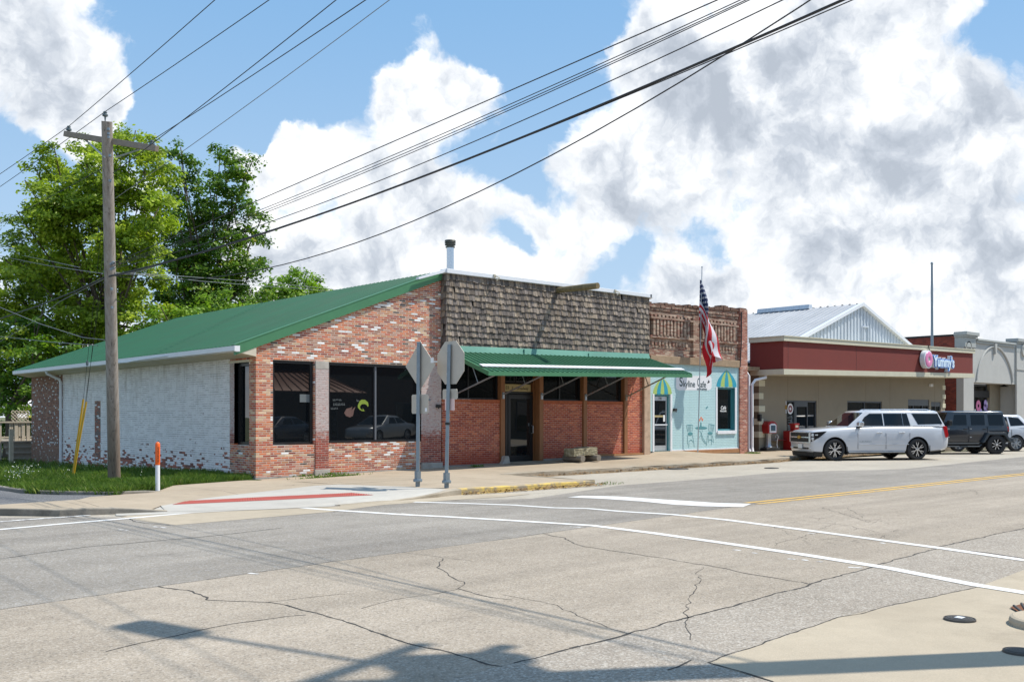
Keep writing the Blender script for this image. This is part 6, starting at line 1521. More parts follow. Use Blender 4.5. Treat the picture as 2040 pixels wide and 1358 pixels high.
    # wheels
    for wx in P['wheels']:
        for s_ in (-1, 1):
            r = P['r']; yc = s_*(W-.135); tw = .125
            wh = bpy.data.objects.new('wheel', None); COL.objects.link(wh); wh.parent = t; wh.location = (wx, yc, r); ORG[wh.name] = ((Vector((0,0,0))), True)
            rr_ = P['rim']; tread = P.get('tread', 0)
            mb = MB(); mb.lathe([(rr_, -tw*.8), (rr_+.03, -tw*.98), (r-.05, -tw), (r-.012, -tw*.82), (r, -tw*.6), (r, tw*.6), (r-.012, tw*.82), (r-.05, tw), (rr_+.03, tw*.98), (rr_, tw*.8)], (0,0,0), 36, axis='y'); 
            if tread:
                for k in range(28):
                    a = 2*math.pi*k/28; Mq = Matrix.Rotation(a, 4, 'Y'); mb.box((r-.012, -tw*.95, -.022), (r+.008, tw*.95, .022), M=Mq)
            mb.build('tyre', M['rubber'], wh, local=True)
            mb = MB(); f = s_*tw; mb.lathe([(rr_+.004, f*.82), (rr_-.012, f*.90), (rr_-.03, f*.55), (rr_-.04, 0), (0, f*.1)], (0,0,0), 32, m=0 if P['rimstyle'] != 'silver' else 1, axis='y')
            ns = P['spokes']
            for k in range(ns):
                a = 2*math.pi*(k+.5)/ns; Mq = Matrix.Rotation(a, 4, 'Y')
                if P['rimstyle'] == 'bone':   # chrome spokes that fork at the rim, black gaps
                    for da in (-.17, .17):
                        Md = Mq @ Matrix.Rotation(da, 4, 'Y')
                        mb.box((rr_*.55, min(f*.55, f*.86), -.016), (rr_*.93, max(f*.55, f*.86), .016), 1, M=Md)
                    mb.box((.03, min(f*.5, f*.84), -.020), (rr_*.60, max(f*.5, f*.84), .020), 1, M=Mq)
                elif P['rimstyle'] == 'dark':
                    for da in (-.09, .09):
                        Md = Mq @ Matrix.Rotation(da, 4, 'Y'); mb.box((.06, min(f*.5, f*.82), -.012), (rr_*.95, max(f*.5, f*.82), .012), 0 if da > 0 else 1, M=Md)
                else: mb.box((.03, min(f*.5, f*.82), -.024), (rr_*.96, max(f*.5, f*.82), .024), 1, M=Mq)
            mb.lathe([(.05, f*.5), (.048, f*.9), (0, f*.93)], (0,0,0), 14, m=1, axis='y')
            mb.build('rim', [M['blackgloss'], M['chrome'] if P['rimstyle'] != 'silver' else M['galv']], wh, local=True)
    return t
def part(t, name, mat, fn, bevel=0, parent=None, **kw):
    mb = MB(); fn(mb); return mb.build(name, mat, parent or t, local=True, bevel=bevel, **kw)
SUB = dict(cat='suv', L=5.70, W=2.02, paint='car_white', r=.405, rim=.285, rimstyle='bone', spokes=6, wheels=(1.02, 4.35), archk=1.17, sh=.11,
  body=[(.17,.36,1.00,.78),(.20,.32,1.06,.86),(.28,.30,1.10,.91),(.45,.29,1.13,.955),(.8,.29,1.17,.985),(1.3,.30,1.21,.995),(1.75,.30,1.245,1.0),(2.6,.30,1.26,1.0),(4.0,.30,1.27,1.0),(4.9,.30,1.27,.99),(5.35,.34,1.26,.965),(5.58,.38,1.24,.92),(5.66,.46,1.20,.88),(5.70,.50,1.12,.84)],
  cab=(1.60, 2.36, 5.32, 5.58, 1.24, 1.85, .92, .77),
  glass=[[(2.02,1.29),(3.00,1.29),(3.00,1.735),(2.50,1.735),(2.28,1.60)], [(3.05,1.29),(3.80,1.29),(3.80,1.74),(3.05,1.74)], [(3.82,1.29),(4.10,1.29),(4.02,1.74),(3.82,1.74)], [(4.42,1.33),(5.43,1.35),(5.29,1.735),(4.22,1.74)]])
def place(P, pxf, pyf, pxr, pyr, z=0.0):
    """put the two near-side (+y or -y) wheels on ground points"""
    f = PZ(pxf, pyf, z); r = PZ(pxr, pyr, z); d = (r-f); yaw = math.atan2(d.y, d.x); k = P['W']/2-.06
    # near side of a car facing left in the picture is its local -y side when x points tailwards to the right/near
    nn = Vector((-math.sin(yaw), math.cos(yaw), 0)); mid = (f+r)/2; wm = sum(P['wheels'])/2
    c = mid + nn*k - Vector((math.cos(yaw), math.sin(yaw), 0))*wm; return (c.x, c.y, z), yaw, d.length
loc, yaw, wl = place(SUB, 1660, 917.5, 1829.5, 916)
s = car('white_suv', 'long white family SUV parked nose to the kerb before the beige shop', loc, yaw, SUB)
Wn = -1.0   # near side
def ywall(z): return -1.0
part(s, 'grille', M['black'], lambda mb: mb.prism([(-.74,.68),(.74,.68),(.78,1.03),(-.78,1.03)], .13, .30, axis='x'), bevel=.01)
g_ = [c for c in s.children if c.name.startswith('grille')][0]
part(s, 'grille_bar', M['chrome'], lambda mb: (mb.box((.105,-.76,.84),(.128,.76,.875)), mb.box((.11,-.78,1.03),(.15,.78,1.05)), mb.box((.11,-.80,.68),(.15,-.73,1.03)), mb.box((.11,.73,.68),(.15,.80,1.03)), mb.box((.11,-.78,.66),(.15,.78,.68))), parent=g_)
part(s, 'emblem', M['gold'], lambda mb: mb.prism([(-.16,.83),(-.06,.83),(-.06,.80),(.07,.80),(.07,.83),(.16,.83),(.13,.885),(.06,.885),(.06,.915),(-.07,.915),(-.07,.885),(-.13,.885)], .085, .104, axis='x'), parent=g_)
for sd_ in (-1, 1):
    def hl(mb, k=sd_): mb.mesh([(.16,k*.80,.70),(.16,k*.80,1.02),(.24,k*.915,1.05),(.70,k*.995,1.09),(.44,k*.985,.88),(.24,k*.915,.76), (.3,k*.70,.72),(.3,k*.70,1.0),(.4,k*.8,1.02),(.68,k*.90,1.06),(.5,k*.88,.86),(.4,k*.8,.76)], [(0,1,2,5),(5,2,3,4),(1,0,6,7),(1,7,8,2),(2,8,9,3),(0,5,11,6),(5,4,10,11),(4,3,9,10)])
    h_ = part(s, 'headlight', M['blackgloss'], hl, bevel=.006)
    part(s, 'lens', M['headlamp'], lambda mb, k=sd_: (mb.box((.165,k*.86-.045,.90),(.23,k*.86+.05,1.0)), mb.box((.17,k*.86-.045,.76),(.23,k*.86+.05,.86)), mb.box((.25,k*.93-.02,.93),(.36,k*.965,.97))), parent=h_, bevel=.015)
    part(s, 'fog_light', M['headlamp'], lambda mb, k=sd_: mb.box((.14,k*.74-.06,.43),(.24,k*.74+.06,.50)), bevel=.02)
    part(s, 'mirror', M['chrome'], lambda mb, k=sd_: mb.prism([(1.84,1.26),(2.04,1.27),(2.06,1.42),(1.95,1.46),(1.86,1.43)], k*1.0, k*1.22, axis='y'), bevel=.03)
    part(s, 'mirror_foot', M['black'], lambda mb, k=sd_: mb.prism([(1.90,1.20),(2.06,1.22),(2.04,1.30),(1.92,1.28)], k*.90, k*1.06, axis='y'), bevel=.01)
    for x0 in (2.78, 3.70): part(s, 'door_handle', M['chrome'], lambda mb, k=sd_, x0=x0: mb.prism([(x0-.12,1.02),(x0+.12,1.03),(x0+.12,1.06),(x0-.12,1.05)], k*.985, k*1.03, axis='y'), bevel=.01)
    part(s, 'tail_light', M['taillamp'], lambda mb, k=sd_: mb.prism([(5.52,.84),(5.62,.84),(5.64,.95),(5.58,1.25),(5.47,1.27),(5.46,1.1)], k*.80, k*.965, axis='y'), bevel=.02)
    part(s, 'running_board', M['galv'], lambda mb, k=sd_: mb.box((1.55,k*.86,.29),(3.82,k*1.02,.335)), bevel=.012)
    part(s, 'mud_flap', M['black'], lambda mb, k=sd_: (mb.box((1.50,k*.80,.22),(1.52,k*1.0,.52)), mb.box((4.84,k*.80,.24),(4.86,k*1.0,.55))))
    part(s, 'roof_rail', M['chrome'], lambda mb, k=sd_: mb.tube([(2.95,k*.68,1.845),(3.05,k*.68,1.885),(4.9,k*.68,1.89),(5.1,k*.68,1.845)], .016, 8))
    part(s, 'door_seam', M['arch'], lambda mb, k=sd_: [mb.box((x,k*1.0-.0,.42),(x+.005,k*1.0125,1.02)) for x in (1.92, 3.05, 4.02)])
    part(s, 'side_moulding', M['car_white'], lambda mb, k=sd_: mb.box((1.95,k*1.005,.585),(3.98,k*1.018,.61)), bevel=.005)
    part(s, 'window_trim', M['chrome'], lambda mb, k=sd_: mb.box((2.0,k*.912-.006,1.262),(5.3,k*.912+.012,1.277)))
part(s, 'bumper', M['black'], lambda mb: (mb.prism([(-.84,.14),(.84,.14),(.90,.33),(-.90,.33)], .24, .6, axis='x'), mb.box((.155,-.62,.41),(.22,.62,.49))), bevel=.03)
part(s, 'licence_plate', M['white_sticker'], lambda mb: mb.box((.13,-.16,.44),(.15,.16,.60)))
part(s, 'lettering', M['galv_dark'], lambda mb: text_mb(mb, 'SUBURBAN', .075, Matrix(((1,0,0,2.22),(0,0,-1,-1.008),(0,1,0,.70),(0,0,0,1))), depth=.004, sx=1.3))
part(s, 'underbody', M['arch'], lambda mb: mb.box((.5,-.85,.24),(5.4,.85,.45)))
part(s, 'antenna', M['car_white'], lambda mb: mb.prism([(2.60,1.84),(2.78,1.845),(2.74,1.90)], -.03, .03, axis='y'))
JP = dict(cat='suv', L=4.5, W=1.88, paint='car_dark', r=.415, rim=.24, rimstyle='dark', spokes=8, wheels=(.78, 3.78), archk=1.16, square=True, sh=.05, sharp=25, tread=1,
  body=[(0,.50,1.02,.62),(.1,.48,1.06,.66),(.8,.46,1.12,.74),(1.25,.46,1.17,.80),(1.42,.46,1.20,.86),(2.0,.46,1.22,.86),(4.3,.46,1.22,.86),(4.36,.50,1.21,.85)],
  cab=(1.44, 1.72, 4.20, 4.34, 1.20, 1.86, .79, .70),
  glass=[[(1.86,1.25),(2.50,1.25),(2.50,1.70),(1.96,1.70)], [(2.70,1.25),(3.32,1.25),(3.32,1.70),(2.70,1.70)], [(3.50,1.24),(4.18,1.24),(4.13,1.71),(3.47,1.71)]])
rw = PZ(1985, 904.4, 0); yaw = math.atan2(-.62, .785); yaw = R_(-37)
dv = Vector((math.cos(yaw), math.sin(yaw), 0)); nn = Vector((-math.sin(yaw), math.cos(yaw), 0)); c = rw - dv*3.78 + nn*(.94-.06)
j = car('dark_suv', 'boxy dark grey off-road vehicle with spare wheel parked behind the white SUV', (c.x, c.y, 0), yaw, JP)
for k in (-1, 1):
    for wx in JP['wheels']:
        part(j, 'fender_flare', M['flare'], lambda mb, k=k, wx=wx: (mb.prism([(wx-.66,.50),(wx-.56,.50),(wx-.33,.83),(wx+.33,.83),(wx+.58,.52),(wx+.66,.52),(wx+.40,.94),(wx-.40,.94)], min(k*.76,k*.96), max(k*.76,k*.96), axis='y')), bevel=.02)
    part(j, 'side_step', M['flare'], lambda mb, k=k: (mb.tube([(1.35,k*.80,.42),(1.5,k*.90,.34),(3.0,k*.90,.34),(3.15,k*.80,.42)], .03, 8), mb.tube([(1.5,k*.88,.46),(3.0,k*.88,.46)], .025, 8), mb.box((2.1,k*.90-.05,.33),(2.45,k*.90+.05,.37))))
    part(j, 'door_hinge', M['alu'], lambda mb, k=k: [mb.box((x,k*.81-.02,z),(x+.08,k*.81+.025,z+.03)) for x in (1.62,2.62) for z in (.72,1.08)])
    part(j, 'door_handle', M['black'], lambda mb, k=k: [mb.box((x,k*.81-.02,1.06),(x+.16,k*.81+.04,1.10)) for x in (2.36,3.22)], bevel=.008)
    part(j, 'mirror', M['black'], lambda mb, k=k: mb.box((1.55,k*.86,1.24),(1.70,k*1.08,1.46)), bevel=.03)
    part(j, 'tail_light', M['taillamp'], lambda mb, k=k: mb.box((4.33,k*.70-.08,.98),(4.40,k*.70+.08,1.18)), bevel=.015)
    part(j, 'door_seam', M['arch'], lambda mb, k=k: [mb.box((x,k*.80,.52),(x+.01,k*.812,1.20)) for x in (1.55,2.58,3.42)])
part(j, 'bumper', M['flare'], lambda mb: mb.prism([(4.34,.50),(4.62,.52),(4.66,.70),(4.34,.74)], -.80, .80, axis='y'), bevel=.04)
part(j, 'front_bumper', M['flare'], lambda mb: mb.box((-.2,-.85,.52),(.05,.85,.72)), bevel=.04)
sp = part(j, 'spare_wheel', M['rubber'], lambda mb: mb.lathe([(.2,-.11),(.37,-.125),(.40,-.08),(.40,.08),(.37,.125),(.2,.11)], (4.56,0,1.08), 28, axis='x'))
part(j, 'spare_rim', M['blackgloss'], lambda mb: mb.lathe([(.24,.10),(.22,.04),(0,.02)], (4.56,0,1.08), 24, axis='x'), parent=sp)
part(j, 'underbody', M['arch'], lambda mb: mb.box((.5,-.6,.30),(4.2,.6,.60)))
WX = dict(cat='suv', L=4.75, W=1.90, paint='car_white', r=.37, rim=.25, rimstyle='silver', spokes=7, wheels=(.95, 3.75), archk=1.12, sh=.10,
  body=[(0,.35,.70,.70),(.1,.30,.86,.82),(.4,.27,.98,.93),(1.0,.27,1.06,.98),(1.5,.28,1.10,1.0),(3.6,.28,1.16,1.0),(4.3,.30,1.16,.97),(4.65,.38,1.10,.90),(4.75,.45,1.0,.84)],
  cab=(1.25, 2.0, 4.10, 4.62, 1.09, 1.70, .90, .70), glass=[[(1.75,1.14),(2.55,1.15),(2.55,1.60),(2.10,1.58)], [(2.62,1.15),(3.42,1.17),(3.38,1.60),(2.62,1.60)], [(3.5,1.18),(4.22,1.22),(3.95,1.56),(3.46,1.60)]])
fw = PD(2024, 898.5, 45.5); yaw = R_(-37); dv = Vector((math.cos(yaw), math.sin(yaw), 0)); nn = Vector((-math.sin(yaw), math.cos(yaw), 0))
c = Vector((fw.x, fw.y, 0)) - dv*3.75 + nn*.89
wc = car('white_crossover', 'white crossover parked at the right edge beyond the dark off-road vehicle', (c.x, c.y, .0), yaw, WX)
for k in (-1, 1):
    part(wc, 'mirror', M['black'], lambda mb, k=k: mb.box((1.62,k*.95,1.10),(1.80,k*1.12,1.24)), bevel=.03)
    part(wc, 'headlight', M['headlamp'], lambda mb, k=k: mb.prism([(.12,.74),(.5,.80),(.62,.88),(.2,.86)], min(k*.80,k*.93), max(k*.80,k*.93), axis='y'), bevel=.01)
    part(wc, 'sill', M['black'], lambda mb, k=k: mb.box((1.35,k*.93-.02,.24),(3.35,k*.93+.03,.36)), bevel=.02)
    part(wc, 'door_seam', M['arch'], lambda mb, k=k: [mb.box((x,k*.945,.42),(x+.01,k*.958,1.02)) for x in (1.55,2.58,3.5)])
    part(wc, 'door_handle', M['chrome'], lambda mb, k=k: [mb.box((x,k*.94,.93),(x+.16,k*.975,.96)) for x in (2.34,3.26)], bevel=.008)
part(wc, 'underbody', M['arch'], lambda mb: mb.box((.6,-.8,.2),(4.4,.8,.42)))
# two saloons parked on the camera's side; they are seen mirrored in the shop windows
SED = dict(cat='car', L=4.85, W=1.84, paint='car_silver', r=.33, rim=.22, rimstyle='silver', spokes=8, wheels=(.95, 3.75), archk=1.10, sh=.10,
  body=[(0,.30,.62,.72),(.12,.24,.74,.86),(.5,.22,.82,.95),(1.1,.22,.90,.99),(1.6,.22,.95,1.0),(3.4,.22,.98,1.0),(4.1,.24,1.0,.97),(4.7,.32,.98,.90),(4.85,.40,.90,.84)],
  cab=(1.30, 2.10, 3.25, 4.15, .93, 1.43, .86, .62), glass=[[(1.85,.98),(2.72,.99),(2.72,1.33),(2.20,1.30)], [(2.80,.99),(3.72,1.02),(3.30,1.31),(2.80,1.34)]])
car('silver_saloon', 'silver saloon parked across the street, seen mirrored in the large shop window', (28.6, 2.2, .25), R_(-22), SED)
SED2 = dict(SED); SED2['paint'] = 'car_navy'
car('navy_saloon', 'dark blue saloon parked across the street, seen mirrored in the left shop window', (22.6, 1.6, .22), R_(-22), SED2)
# ------------------------------------------------------------------ vegetation
def numesh(name, V, F4, mat, tint, parent=None, smooth=False):
    me = bpy.data.meshes.new(name); n = len(F4)
    me.vertices.add(len(V)); me.vertices.foreach_set('co', V.astype(np.float32).ravel())
    k = F4.shape[1]; me.loops.add(n*k); me.loops.foreach_set('vertex_index', F4.astype(np.int32).ravel())
    me.polygons.add(n); me.polygons.foreach_set('loop_start', np.arange(0, n*k, k, dtype=np.int32)); me.polygons.foreach_set('loop_total', np.full(n, k, np.int32))
    me.update(calc_edges=True); me.materials.append(mat)
    A = me.color_attributes.new('tint', 'FLOAT_COLOR', 'CORNER'); c = np.ones((n*k, 4), np.float32); c[:, :3] = np.repeat(tint, k)[:, None]; A.data.foreach_set('color', c.ravel())
    o = bpy.data.objects.new(name, me); COL.objects.link(o)
    if parent is not None: o.parent = parent; ORG[o.name] = ORG[parent.name]
    return o
def leaves(rng, cents, rad, per, size, clumps=34, droop=.25, origin=(0, 0, 0)):
    """leaf quads in many small sprays spread through each crown mass"""
    C, T, NB = [], [], []
    for (c, r) in zip(cents, rad):
        k = max(6, int(clumps*(r/1.6)**2)); d = rng.normal(size=(k, 3)); d /= np.linalg.norm(d, axis=1)[:, None]
        cc = np.array(c) + d * (r*rng.uniform(.35, 1.0, k)**.55)[:, None] * np.array([1, 1, .9])
        n = int(per*(r/1.6)**2/k)+1; sh = rng.uniform(.25, .75, k)
        for q, b in zip(cc, sh):
            out = (q-np.array(c)); out /= np.linalg.norm(out)+1e-6
            p = q + rng.normal(size=(n, 3))*np.array([.24, .24, .11])*(.75+.25*r) + out*rng.uniform(-.1, .35, n)[:, None]
            p[:, 2] -= droop*np.hypot(p[:, 0]-q[0], p[:, 1]-q[1])
            C.append(p); T.append(np.clip(b + rng.normal(0, .16, n), 0, 1)); NB.append(np.repeat(out[None], n, 0))
    C = np.vstack(C); T = np.concatenate(T); NB = np.vstack(NB); n = len(C)
    nv = NB*.6 + np.array([0, 0, .8]) + rng.normal(0, .55, (n, 3)); nv /= np.linalg.norm(nv, axis=1)[:, None]
    a = np.cross(nv, rng.normal(size=(n, 3))); a /= np.linalg.norm(a, axis=1)[:, None]; b = np.cross(nv, a)
    s = size*rng.uniform(.6, 1.25, n)[:, None]
    V = np.stack([C-a*s*.5, C-b*s*.36+a*s*.05, C+a*s*.55, C+b*s*.36+a*s*.05], 1).reshape(-1, 3) - np.array(origin)
    F = np.arange(n*4).reshape(-1, 4); return V, F, T
def tree(name, label, d, blobs, mat, seed, trunk, size=.2, per=2600, depth=1.0, group='trees behind the corner shop', clumps=34):
    """blobs: (px, py, r_px) measured crown masses; each gets its own depth"""
    rng = np.random.default_rng(seed); tx, ty = trunk; base = PD(tx, HZ, d); base.z = -.4; t = thing(name, label, 'tree', tuple(base), group=group)
    cents, rad = [], []
    for px, py, r in blobs:
        rm = r*1.02*d/F_PX; dd = d + rng.uniform(-1, 1)*depth*2.6
        c = PD(px, py, dd); cents.append(tuple(c)); rad.append(rm*1.02)
        if rm > 1.3 and rng.random() < .6: c2 = PD(px+rng.uniform(-.3, .3)*r, py+rng.uniform(-.2, .3)*r, d+rng.uniform(1.2, 3)*depth*rng.choice([-1, 1])); cents.append(tuple(c2)); rad.append(rm*.8)
    V, F, T = leaves(rng, cents, rad, per, size, origin=tuple(base), clumps=clumps)
    numesh('crown', V, F, M[mat], T, t)
    mb = MB(); fork = PD(tx, ty, d); Bp = Vector(base)
    mb.tube([Bp, Bp.lerp(fork, .5)+Vector((.1, 0, 0)), fork], .42*d/55, 10, r2=.26*d/55)
    rnd = random.Random(seed)
    for c, r in zip(cents, rad):
        c = Vector(c); st_ = Bp.lerp(fork, rnd.uniform(.75, 1.0)); mid = st_.lerp(c, .5)+Vector((rnd.uniform(-.4, .4), rnd.uniform(-.4, .4), -.35)); en = st_.lerp(c, .98)
        L = (c-st_).length; mb.tube([st_, mid, en], [.10+.008*L, .06, .02], 7) if rnd.random() < .6 else None
        for k in range(1):
            q = c + Vector((rnd.uniform(-1, 1), rnd.uniform(-1, 1), rnd.uniform(-.2, 1)))*r*.8; mb.tube([mid.lerp(en, rnd.uniform(.3, .9)), q], .03, 5, cap=False)
    mb.build('trunk', M['bark'], t); return t
T1 = [(108,310,26),(135,350,44),(90,400,45),(170,300,30),(200,345,55),(262,262,20),(255,300,36),(300,290,26),(310,345,36),(150,430,70),(230,420,62),(290,410,50),(60,455,42),(40,520,46),(105,520,70),(180,520,60),(250,500,55),(305,470,34),(322,330,18),
  (30,590,50),(85,620,62),(150,620,52),(225,590,55),(280,560,45),(20,660,40),(60,700,50),(120,700,50),(180,680,45),(240,650,50),(300,630,42),(330,665,30),(285,300,22),(75,340,20)]
tree('maple_tree', 'broad bright green maple filling the left behind the utility pole', 50, T1, 'leaf_light', 1, (215, 640), .19, 3300, 1.0)
T2 = [(352,300,20),(362,330,26),(375,375,30),(350,420,24),(385,420,36),(345,372,12),(455,330,30),(480,350,26),(498,320,12),(440,300,14),(425,350,16),(440,390,36),(480,400,32),(420,450,40),(465,460,42),(505,470,26),(520,440,14),(350,470,22),(380,500,46),(440,520,52),(490,520,34),(350,560,40),
  (395,570,50),(450,590,54),(505,580,32),(370,630,46),(430,640,50),(490,625,40),(515,530,14),(340,520,26),(330,600,30),(335,455,16)]
tree('dark_tree', 'darker ragged tree with two tall leaders right of the maple', 58, T2, 'leaf_dark', 2, (405, 640), .20, 2600, .8)
T3 = [(560,580,30),(600,560,26),(628,572,22),(645,590,18),(585,600,36),(540,600,28),(520,610,26),(630,600,26),(500,640,30),(575,548,14)]
tree('distant_tree', 'rounded pale green tree lowest at the right above the green roof ridge', 78, T3, 'leaf_mid', 3, (590, 640), .24, 1800, .8)
T4 = [(20,720,44),(60,750,40),(10,790,40),(45,800,36),(100,740,36),(150,720,34),(30,660,30),(80,700,34),(30,850,34),(65,845,26),(-5,860,30),(50,880,24),(-20,740,40),(-10,680,36),(70,640,30)]
tree('shade_tree', 'low dark leafy tree at the left edge over the wooden deck', 46, T4, 'leaf_dark', 4, (20, 800), .19, 2300, .6)
T5 = [(420,610,30),(460,600,30),(380,640,34),(330,640,30),(500,620,24),(440,650,34),(300,670,30),(250,690,30)]
tree('young_tree', 'fresh green young tree just above the green roof in front of the dark tree', 47, T5, 'leaf_mid', 5, (420, 660), .17, 2300, .5)
# ------------------------------------------------------------------ lawn and grass
def zlawn(x, y): return interp(y, [(19.5, .045), (22.5, .03), (25, .03), (42, -.22), (60, -.4)]) 
mb = MB(); 
OUT = [(7.35,19.85),(8.35,20.3),(9.3,21.8),(11.3,22.6),(11.97,22.95)]
def inside(x, y):
    if x > 11.97 and y < 41.6: return False
    if y < 19.8 or x < interp(y, [(19.8, 7.3), (20.6, 6.72), (21.6, 6.25), (24, 6.15), (26, 2.5), (30, -6), (60, -14)]): return False
    if x > 7.35 and y < interp(x, [(7.35, 19.88), (8.35, 20.35), (9.3, 21.8), (11.3, 22.62), (12, 23.0)]): return False
    return True
edge = [(7.4,19.6),(8.7,20.1),(9.6,21.5),(11.4,22.3),(11.97,22.6),(11.97,25),(11.97,28),(11.97,32),(11.97,36),(11.97,42),(30,42),(30,75),(-40,75),(-14,60),(-6,30),(2.5,26),(6.15,24),(6.25,21.6),(6.72,20.6)]
cols = []
mb.poly([(x, y, zlawn(x, y)) for x, y in edge]); tag(mb.build('lawn', M['soil'], fix=False), kind='structure')
kerb('lawn_kerb', [(6.05,24.0,.10),(6.15,22.4,.11),(6.35,21.4,.12),(6.75,20.5,.13),(7.25,19.9,.13),(8.0,19.93,.11),(8.4,20.2,.07)], .14, M['kerb_dark'])
def blades(rng, n, region, hmin, hmax, wid, fn):
    P_ = []
    while len(P_) < n:
        x, y = region(rng)
        if fn(x, y): P_.append((x, y))
    P_ = np.array(P_); n = len(P_); z = np.array([zlawn(x, y) for x, y in P_])
    d = np.hypot(P_[:, 0], P_[:, 1]); k = .6+.4*np.sin(P_[:, 0]*2.1+1)*np.cos(P_[:, 1]*1.7)+.25*np.sin(P_[:, 0]*5.3+P_[:, 1]*4.1)
    h = rng.uniform(hmin, hmax, n)*(.55+.6*np.clip(k, 0, 1.2)); a = rng.uniform(0, 2*np.pi, n); w = wid*rng.uniform(.6, 1.3, n)
    dx, dy = np.cos(a), np.sin(a); lx, ly = rng.normal(0, .35, n)*h, rng.normal(0, .35, n)*h
    B = np.stack([P_[:, 0], P_[:, 1], z-.01], 1)
    V = np.stack([B+np.stack([-dx*w, -dy*w, 0*w], 1), B+np.stack([dx*w, dy*w, 0*w], 1), B+np.stack([dx*w*.7+lx*.5, dy*w*.7+ly*.5, h*.62], 1), B+np.stack([lx, ly, h], 1)], 1).reshape(-1, 3)
    return V, np.arange(n*4).reshape(-1, 4), np.clip(rng.normal(.45, .2, n)+.15*(k-.5), 0, 1)
rng = np.random.default_rng(12)
rA = lambda r: (r.uniform(5.9, 12), 19.8+abs(r.normal(0, 4.2))); rB = lambda r: (r.uniform(-4, 12), r.uniform(24, 50))
VA, FA, TA = blades(rng, 95000, rA, .05, .22, .0038, lambda x, y: inside(x, y) and y < 44)
VB, FB, TB = blades(rng, 40000, rB, .07, .26, .007, inside)
# broad-leaf weeds near the kerb
VC, FC, TC = blades(rng, 9000, lambda r: (r.uniform(6, 9.6), r.uniform(19.8, 23)), .06, .20, .020, inside)
V = np.vstack([VA, VB, VC]); F = np.arange(len(V)).reshape(-1, 4); T = np.concatenate([TA, TB, TC+.1])
o = numesh('grass', V, F, M['grass'], np.clip(T, 0, 1)); tag(o, 'long uncut green grass and weeds on the verge beside the shop', 'grass', kind='stuff')
rng = np.random.default_rng(15); Pf = []
for (px, py, s_, n) in ((25, 948, 16, 40), (50, 937, 24, 80), (130, 945, 8, 8), (10, 955, 12, 14), (270, 950, 20, 4)):
    for _ in range(n):
        q = PZ(px+rng.normal(0, s_*.6), py+18+rng.normal(0, 4), 0.1)
        if inside(q.x, q.y): Pf.append((q.x, q.y, .12+rng.uniform(.12, .36)))
Pf = np.array(Pf); n = len(Pf); a = rng.normal(size=(n, 3)); a /= np.linalg.norm(a, axis=1)[:, None]; b = np.cross(a, rng.normal(size=(n, 3))); b /= np.linalg.norm(b, axis=1)[:, None]; s_ = .014
V = np.stack([Pf-a*s_, Pf-b*s_, Pf+a*s_, Pf+b*s_], 1).reshape(-1, 3)
o = numesh('weed_flowers', V, np.arange(n*4).reshape(-1, 4), M['flower'], np.ones(n)); tag(o, 'tiny white weed flowers scattered through the long grass', 'flowers', kind='stuff')
rng = np.random.default_rng(19); Pw = []
for x0, y0, sx, sy, n in ((13.6, 22.0, .45, .05, 500), (14.1, 22.84, .25, .03, 120), (18.7, 22.2, .12, .05, 90), (17.35, 15.72, .22, .10, 50), (13.4, 22.85, .2, .02, 80), (33.7, 22.7, .25, .08, 200)):
    Pw.append(np.stack([rng.normal(x0, sx, n), rng.normal(y0, sy, n)], 1))
Pw = np.vstack(Pw); n = len(Pw); z = np.array([zf(x) if y > 20 else .02 for x, y in Pw]); h = rng.uniform(.02, .09, n); a = rng.uniform(0, 6.28, n); w = .006
B = np.stack([Pw[:, 0], Pw[:, 1], z], 1); dx, dy = np.cos(a)*w, np.sin(a)*w
V = np.stack([B-np.stack([dx, dy, 0*dx], 1), B+np.stack([dx, dy, 0*dx], 1), B+np.stack([dx*3, dy*3, h*.7], 1), B+np.stack([dx*5*rng.normal(size=n), dy*5, h], 1)], 1).reshape(-1, 3)
o = numesh('pavement_weeds', V, np.arange(n*4).reshape(-1, 4), M['grass'], rng.uniform(.2, .8, n)); tag(o, 'tufts of weeds growing in pavement cracks', 'weeds', kind='stuff')
# ------------------------------------------------------------------ wooden deck behind the shop
dk = PXp(58, 915, 11.2); t = thing('wooden_deck', 'weathered grey wooden deck with steps and lattice at the rear of the shop', 'deck', (10, 43, -.2))
yd = 43.0
def dq(px, py, y=yd): return PYp(px, py, y)
L0, L1 = dq(-60, 0).x, dq(60, 0).x; zd = dq(30, 878).z
mb = MB()
for k in range(5):
    z1 = zd - k*.22; mb.box((L0+1.2, yd-.15-k*.30, z1-.06), (L1+.05, yd+.2-k*.30, z1))
    mb.box((L0+1.2, yd-.10-k*.30, z1-.25), (L1+.05, yd-.07-k*.30, z1-.061))
mb.build('steps', M['grey_wood'], t)
mb = MB(); mb.box((L0, yd+.2, zd-.1), (L1+1.2, yd+4, zd)); mb.build('floor_boards', M['grey_wood'], t)
mb = MB(); zr2 = dq(30, 842).z
for px in (3, 36, 50, 60): q = dq(px, 0); pm = MB(); pm.box((q.x-.06, yd+.22, zd-.8), (q.x+.06, yd+.34, zr2-.002)); pm.build('rail_post', M['light_wood'], t)
for px in (24, 28, 42, 46): q = dq(px, 0); mb.box((q.x-.03, yd+.24, zd), (q.x+.03, yd+.28, zr2))
mb.box((L0, yd+.18, zr2), (L1+.4, yd+.38, zr2+.06)); mb.box((L0, yd+.24, zd+.12), (L1+.3, yd+.30, zd+.18)); q = dq(3, 870); mb.box((q.x-.07, yd-1.4, -.5), (q.x+.07, yd-1.26, zd+.5))
mb.build('railing', M['light_wood'], t)
mb = MB(); a, b_ = dq(31, 817), dq(66, 841)
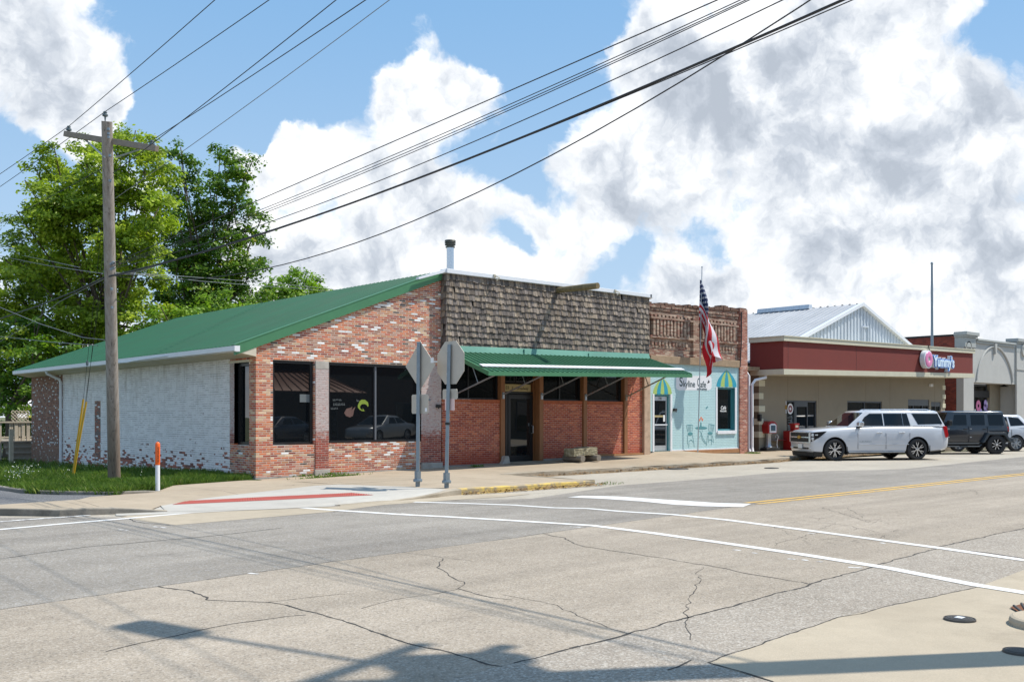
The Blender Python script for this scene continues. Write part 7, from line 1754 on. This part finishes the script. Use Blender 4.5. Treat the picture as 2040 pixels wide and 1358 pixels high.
for k in range(-12, 20):
    for s_ in (1, -1):
        x0 = a.x + k*.14; h = a.z-b_.z; p0 = Vector((x0, yd+.6, b_.z)); p1 = Vector((x0+s_*h, yd+.6, a.z))
        if s_ == -1: p0.x += 0
        pts = []
        for u in (0, 1): pts.append(p0.lerp(p1, u))
        lo, hi = sorted((pts[0].x, pts[1].x)); 
        def clipx(P_, Q_, X): u = (X-P_.x)/(Q_.x-P_.x); return P_.lerp(Q_, u)
        P1, P2_ = pts
        if hi < a.x or lo > b_.x: continue
        if P1.x < a.x: P1 = clipx(P1, P2_, a.x)
        if P1.x > b_.x: P1 = clipx(P1, P2_, b_.x)
        if P2_.x < a.x: P2_ = clipx(P1, P2_, a.x)
        if P2_.x > b_.x: P2_ = clipx(P1, P2_, b_.x)
        beam(mb, P1+Vector((0, .012*s_, 0)), P2_+Vector((0, .012*s_, 0)), .012, .035)
mb.build('lattice', M['light_wood'], t)
sh = thing('garden_shed', 'pale grey clad shed half hidden behind the leaves at the left edge', 'shed', (8.5, 52, -.3)); mb = MB(); mb.box((3.0, 50, -.4), (11.5, 54, 2.3)); mb.build('wall', M['pale_siding'], sh)
mb = MB(); mb.prism([(2.7, 2.25), (11.8, 2.25), (7.25, 3.7)], 49.7, 54.3, axis='y'); mb.build('roof', M['white_roof'], sh)
# ------------------------------------------------------------------ the other side of the street (seen mirrored in the shop windows)
ob = thing('opposite_building', 'dark brick building with copper coloured hip canopy, seen mirrored in the shop windows', 'building', (30, -6, 0)); mb = MB()
mb.box((14, -16, 0), (40, -4.5, 5.6)); mb.build('wall', plain('sooty_brown_brick', (.06,.035,.028), .9, var=.3, vs=2), ob)
mb = MB(); mb.mesh([(23.5,-1.9,3.0),(32,-1.9,3.0),(32,-4.5,3.0),(23.5,-4.5,3.0),(25.5,-4.2,4.2),(30,-4.2,4.2),(30,-4.5,4.2),(25.5,-4.5,4.2)], [(0,1,5,4),(1,2,6,5),(3,0,4,7),(4,5,6,7),(0,3,2,1)])
for k in range(15):
    x = 23.8+k*.57; mb.tube([(x,-1.92,3.03),(max(25.5, min(30, x+(27.7-x)*.45)),-4.18,4.23)], .03, 4)
mb.build('hip_canopy', M['copper_roof'], ob)
for x in (18, 24.5, 29.5, 36): window(ob, 'y', -4.44, x, x+2.2, .4, 2.5, framem='dark_paint', out=-1)
o2 = thing('opposite_row', 'long low dull building row along the opposite side, seen mirrored in car windows', 'building', (70, -6, 0)); mb = MB()
mb.box((44, -16, 0), (80, -5, 4.6)); mb.box((80.01, -16, 0), (130, -5.5, 6.0)); mb.build('wall', plain('dim_render', (.16,.14,.11), .9, var=.3, vs=.5), o2)
for x in (47, 53, 59, 65, 71, 77, 84, 92): window(o2, 'y', -4.94 if x < 80 else -5.44, x, x+3.4, .5, 2.7, framem='dark_paint', out=-1)
hs = thing('beige_house', 'beige house beyond the side street, seen mirrored in the side window', 'house', (-14, 40, 0)); mb = MB(); mb.box((-26, 30, -.3), (-14, 50, 3.0)); mb.build('wall', M['cream'], hs)
mb = MB(); mb.prism([(-27, 2.9), (-13, 2.9), (-20, 5.6)], 29, 51, axis='y'); mb.build('roof', plain('grey_shingle_roof', (.12,.11,.10), .9, var=.3, vs=2), hs)
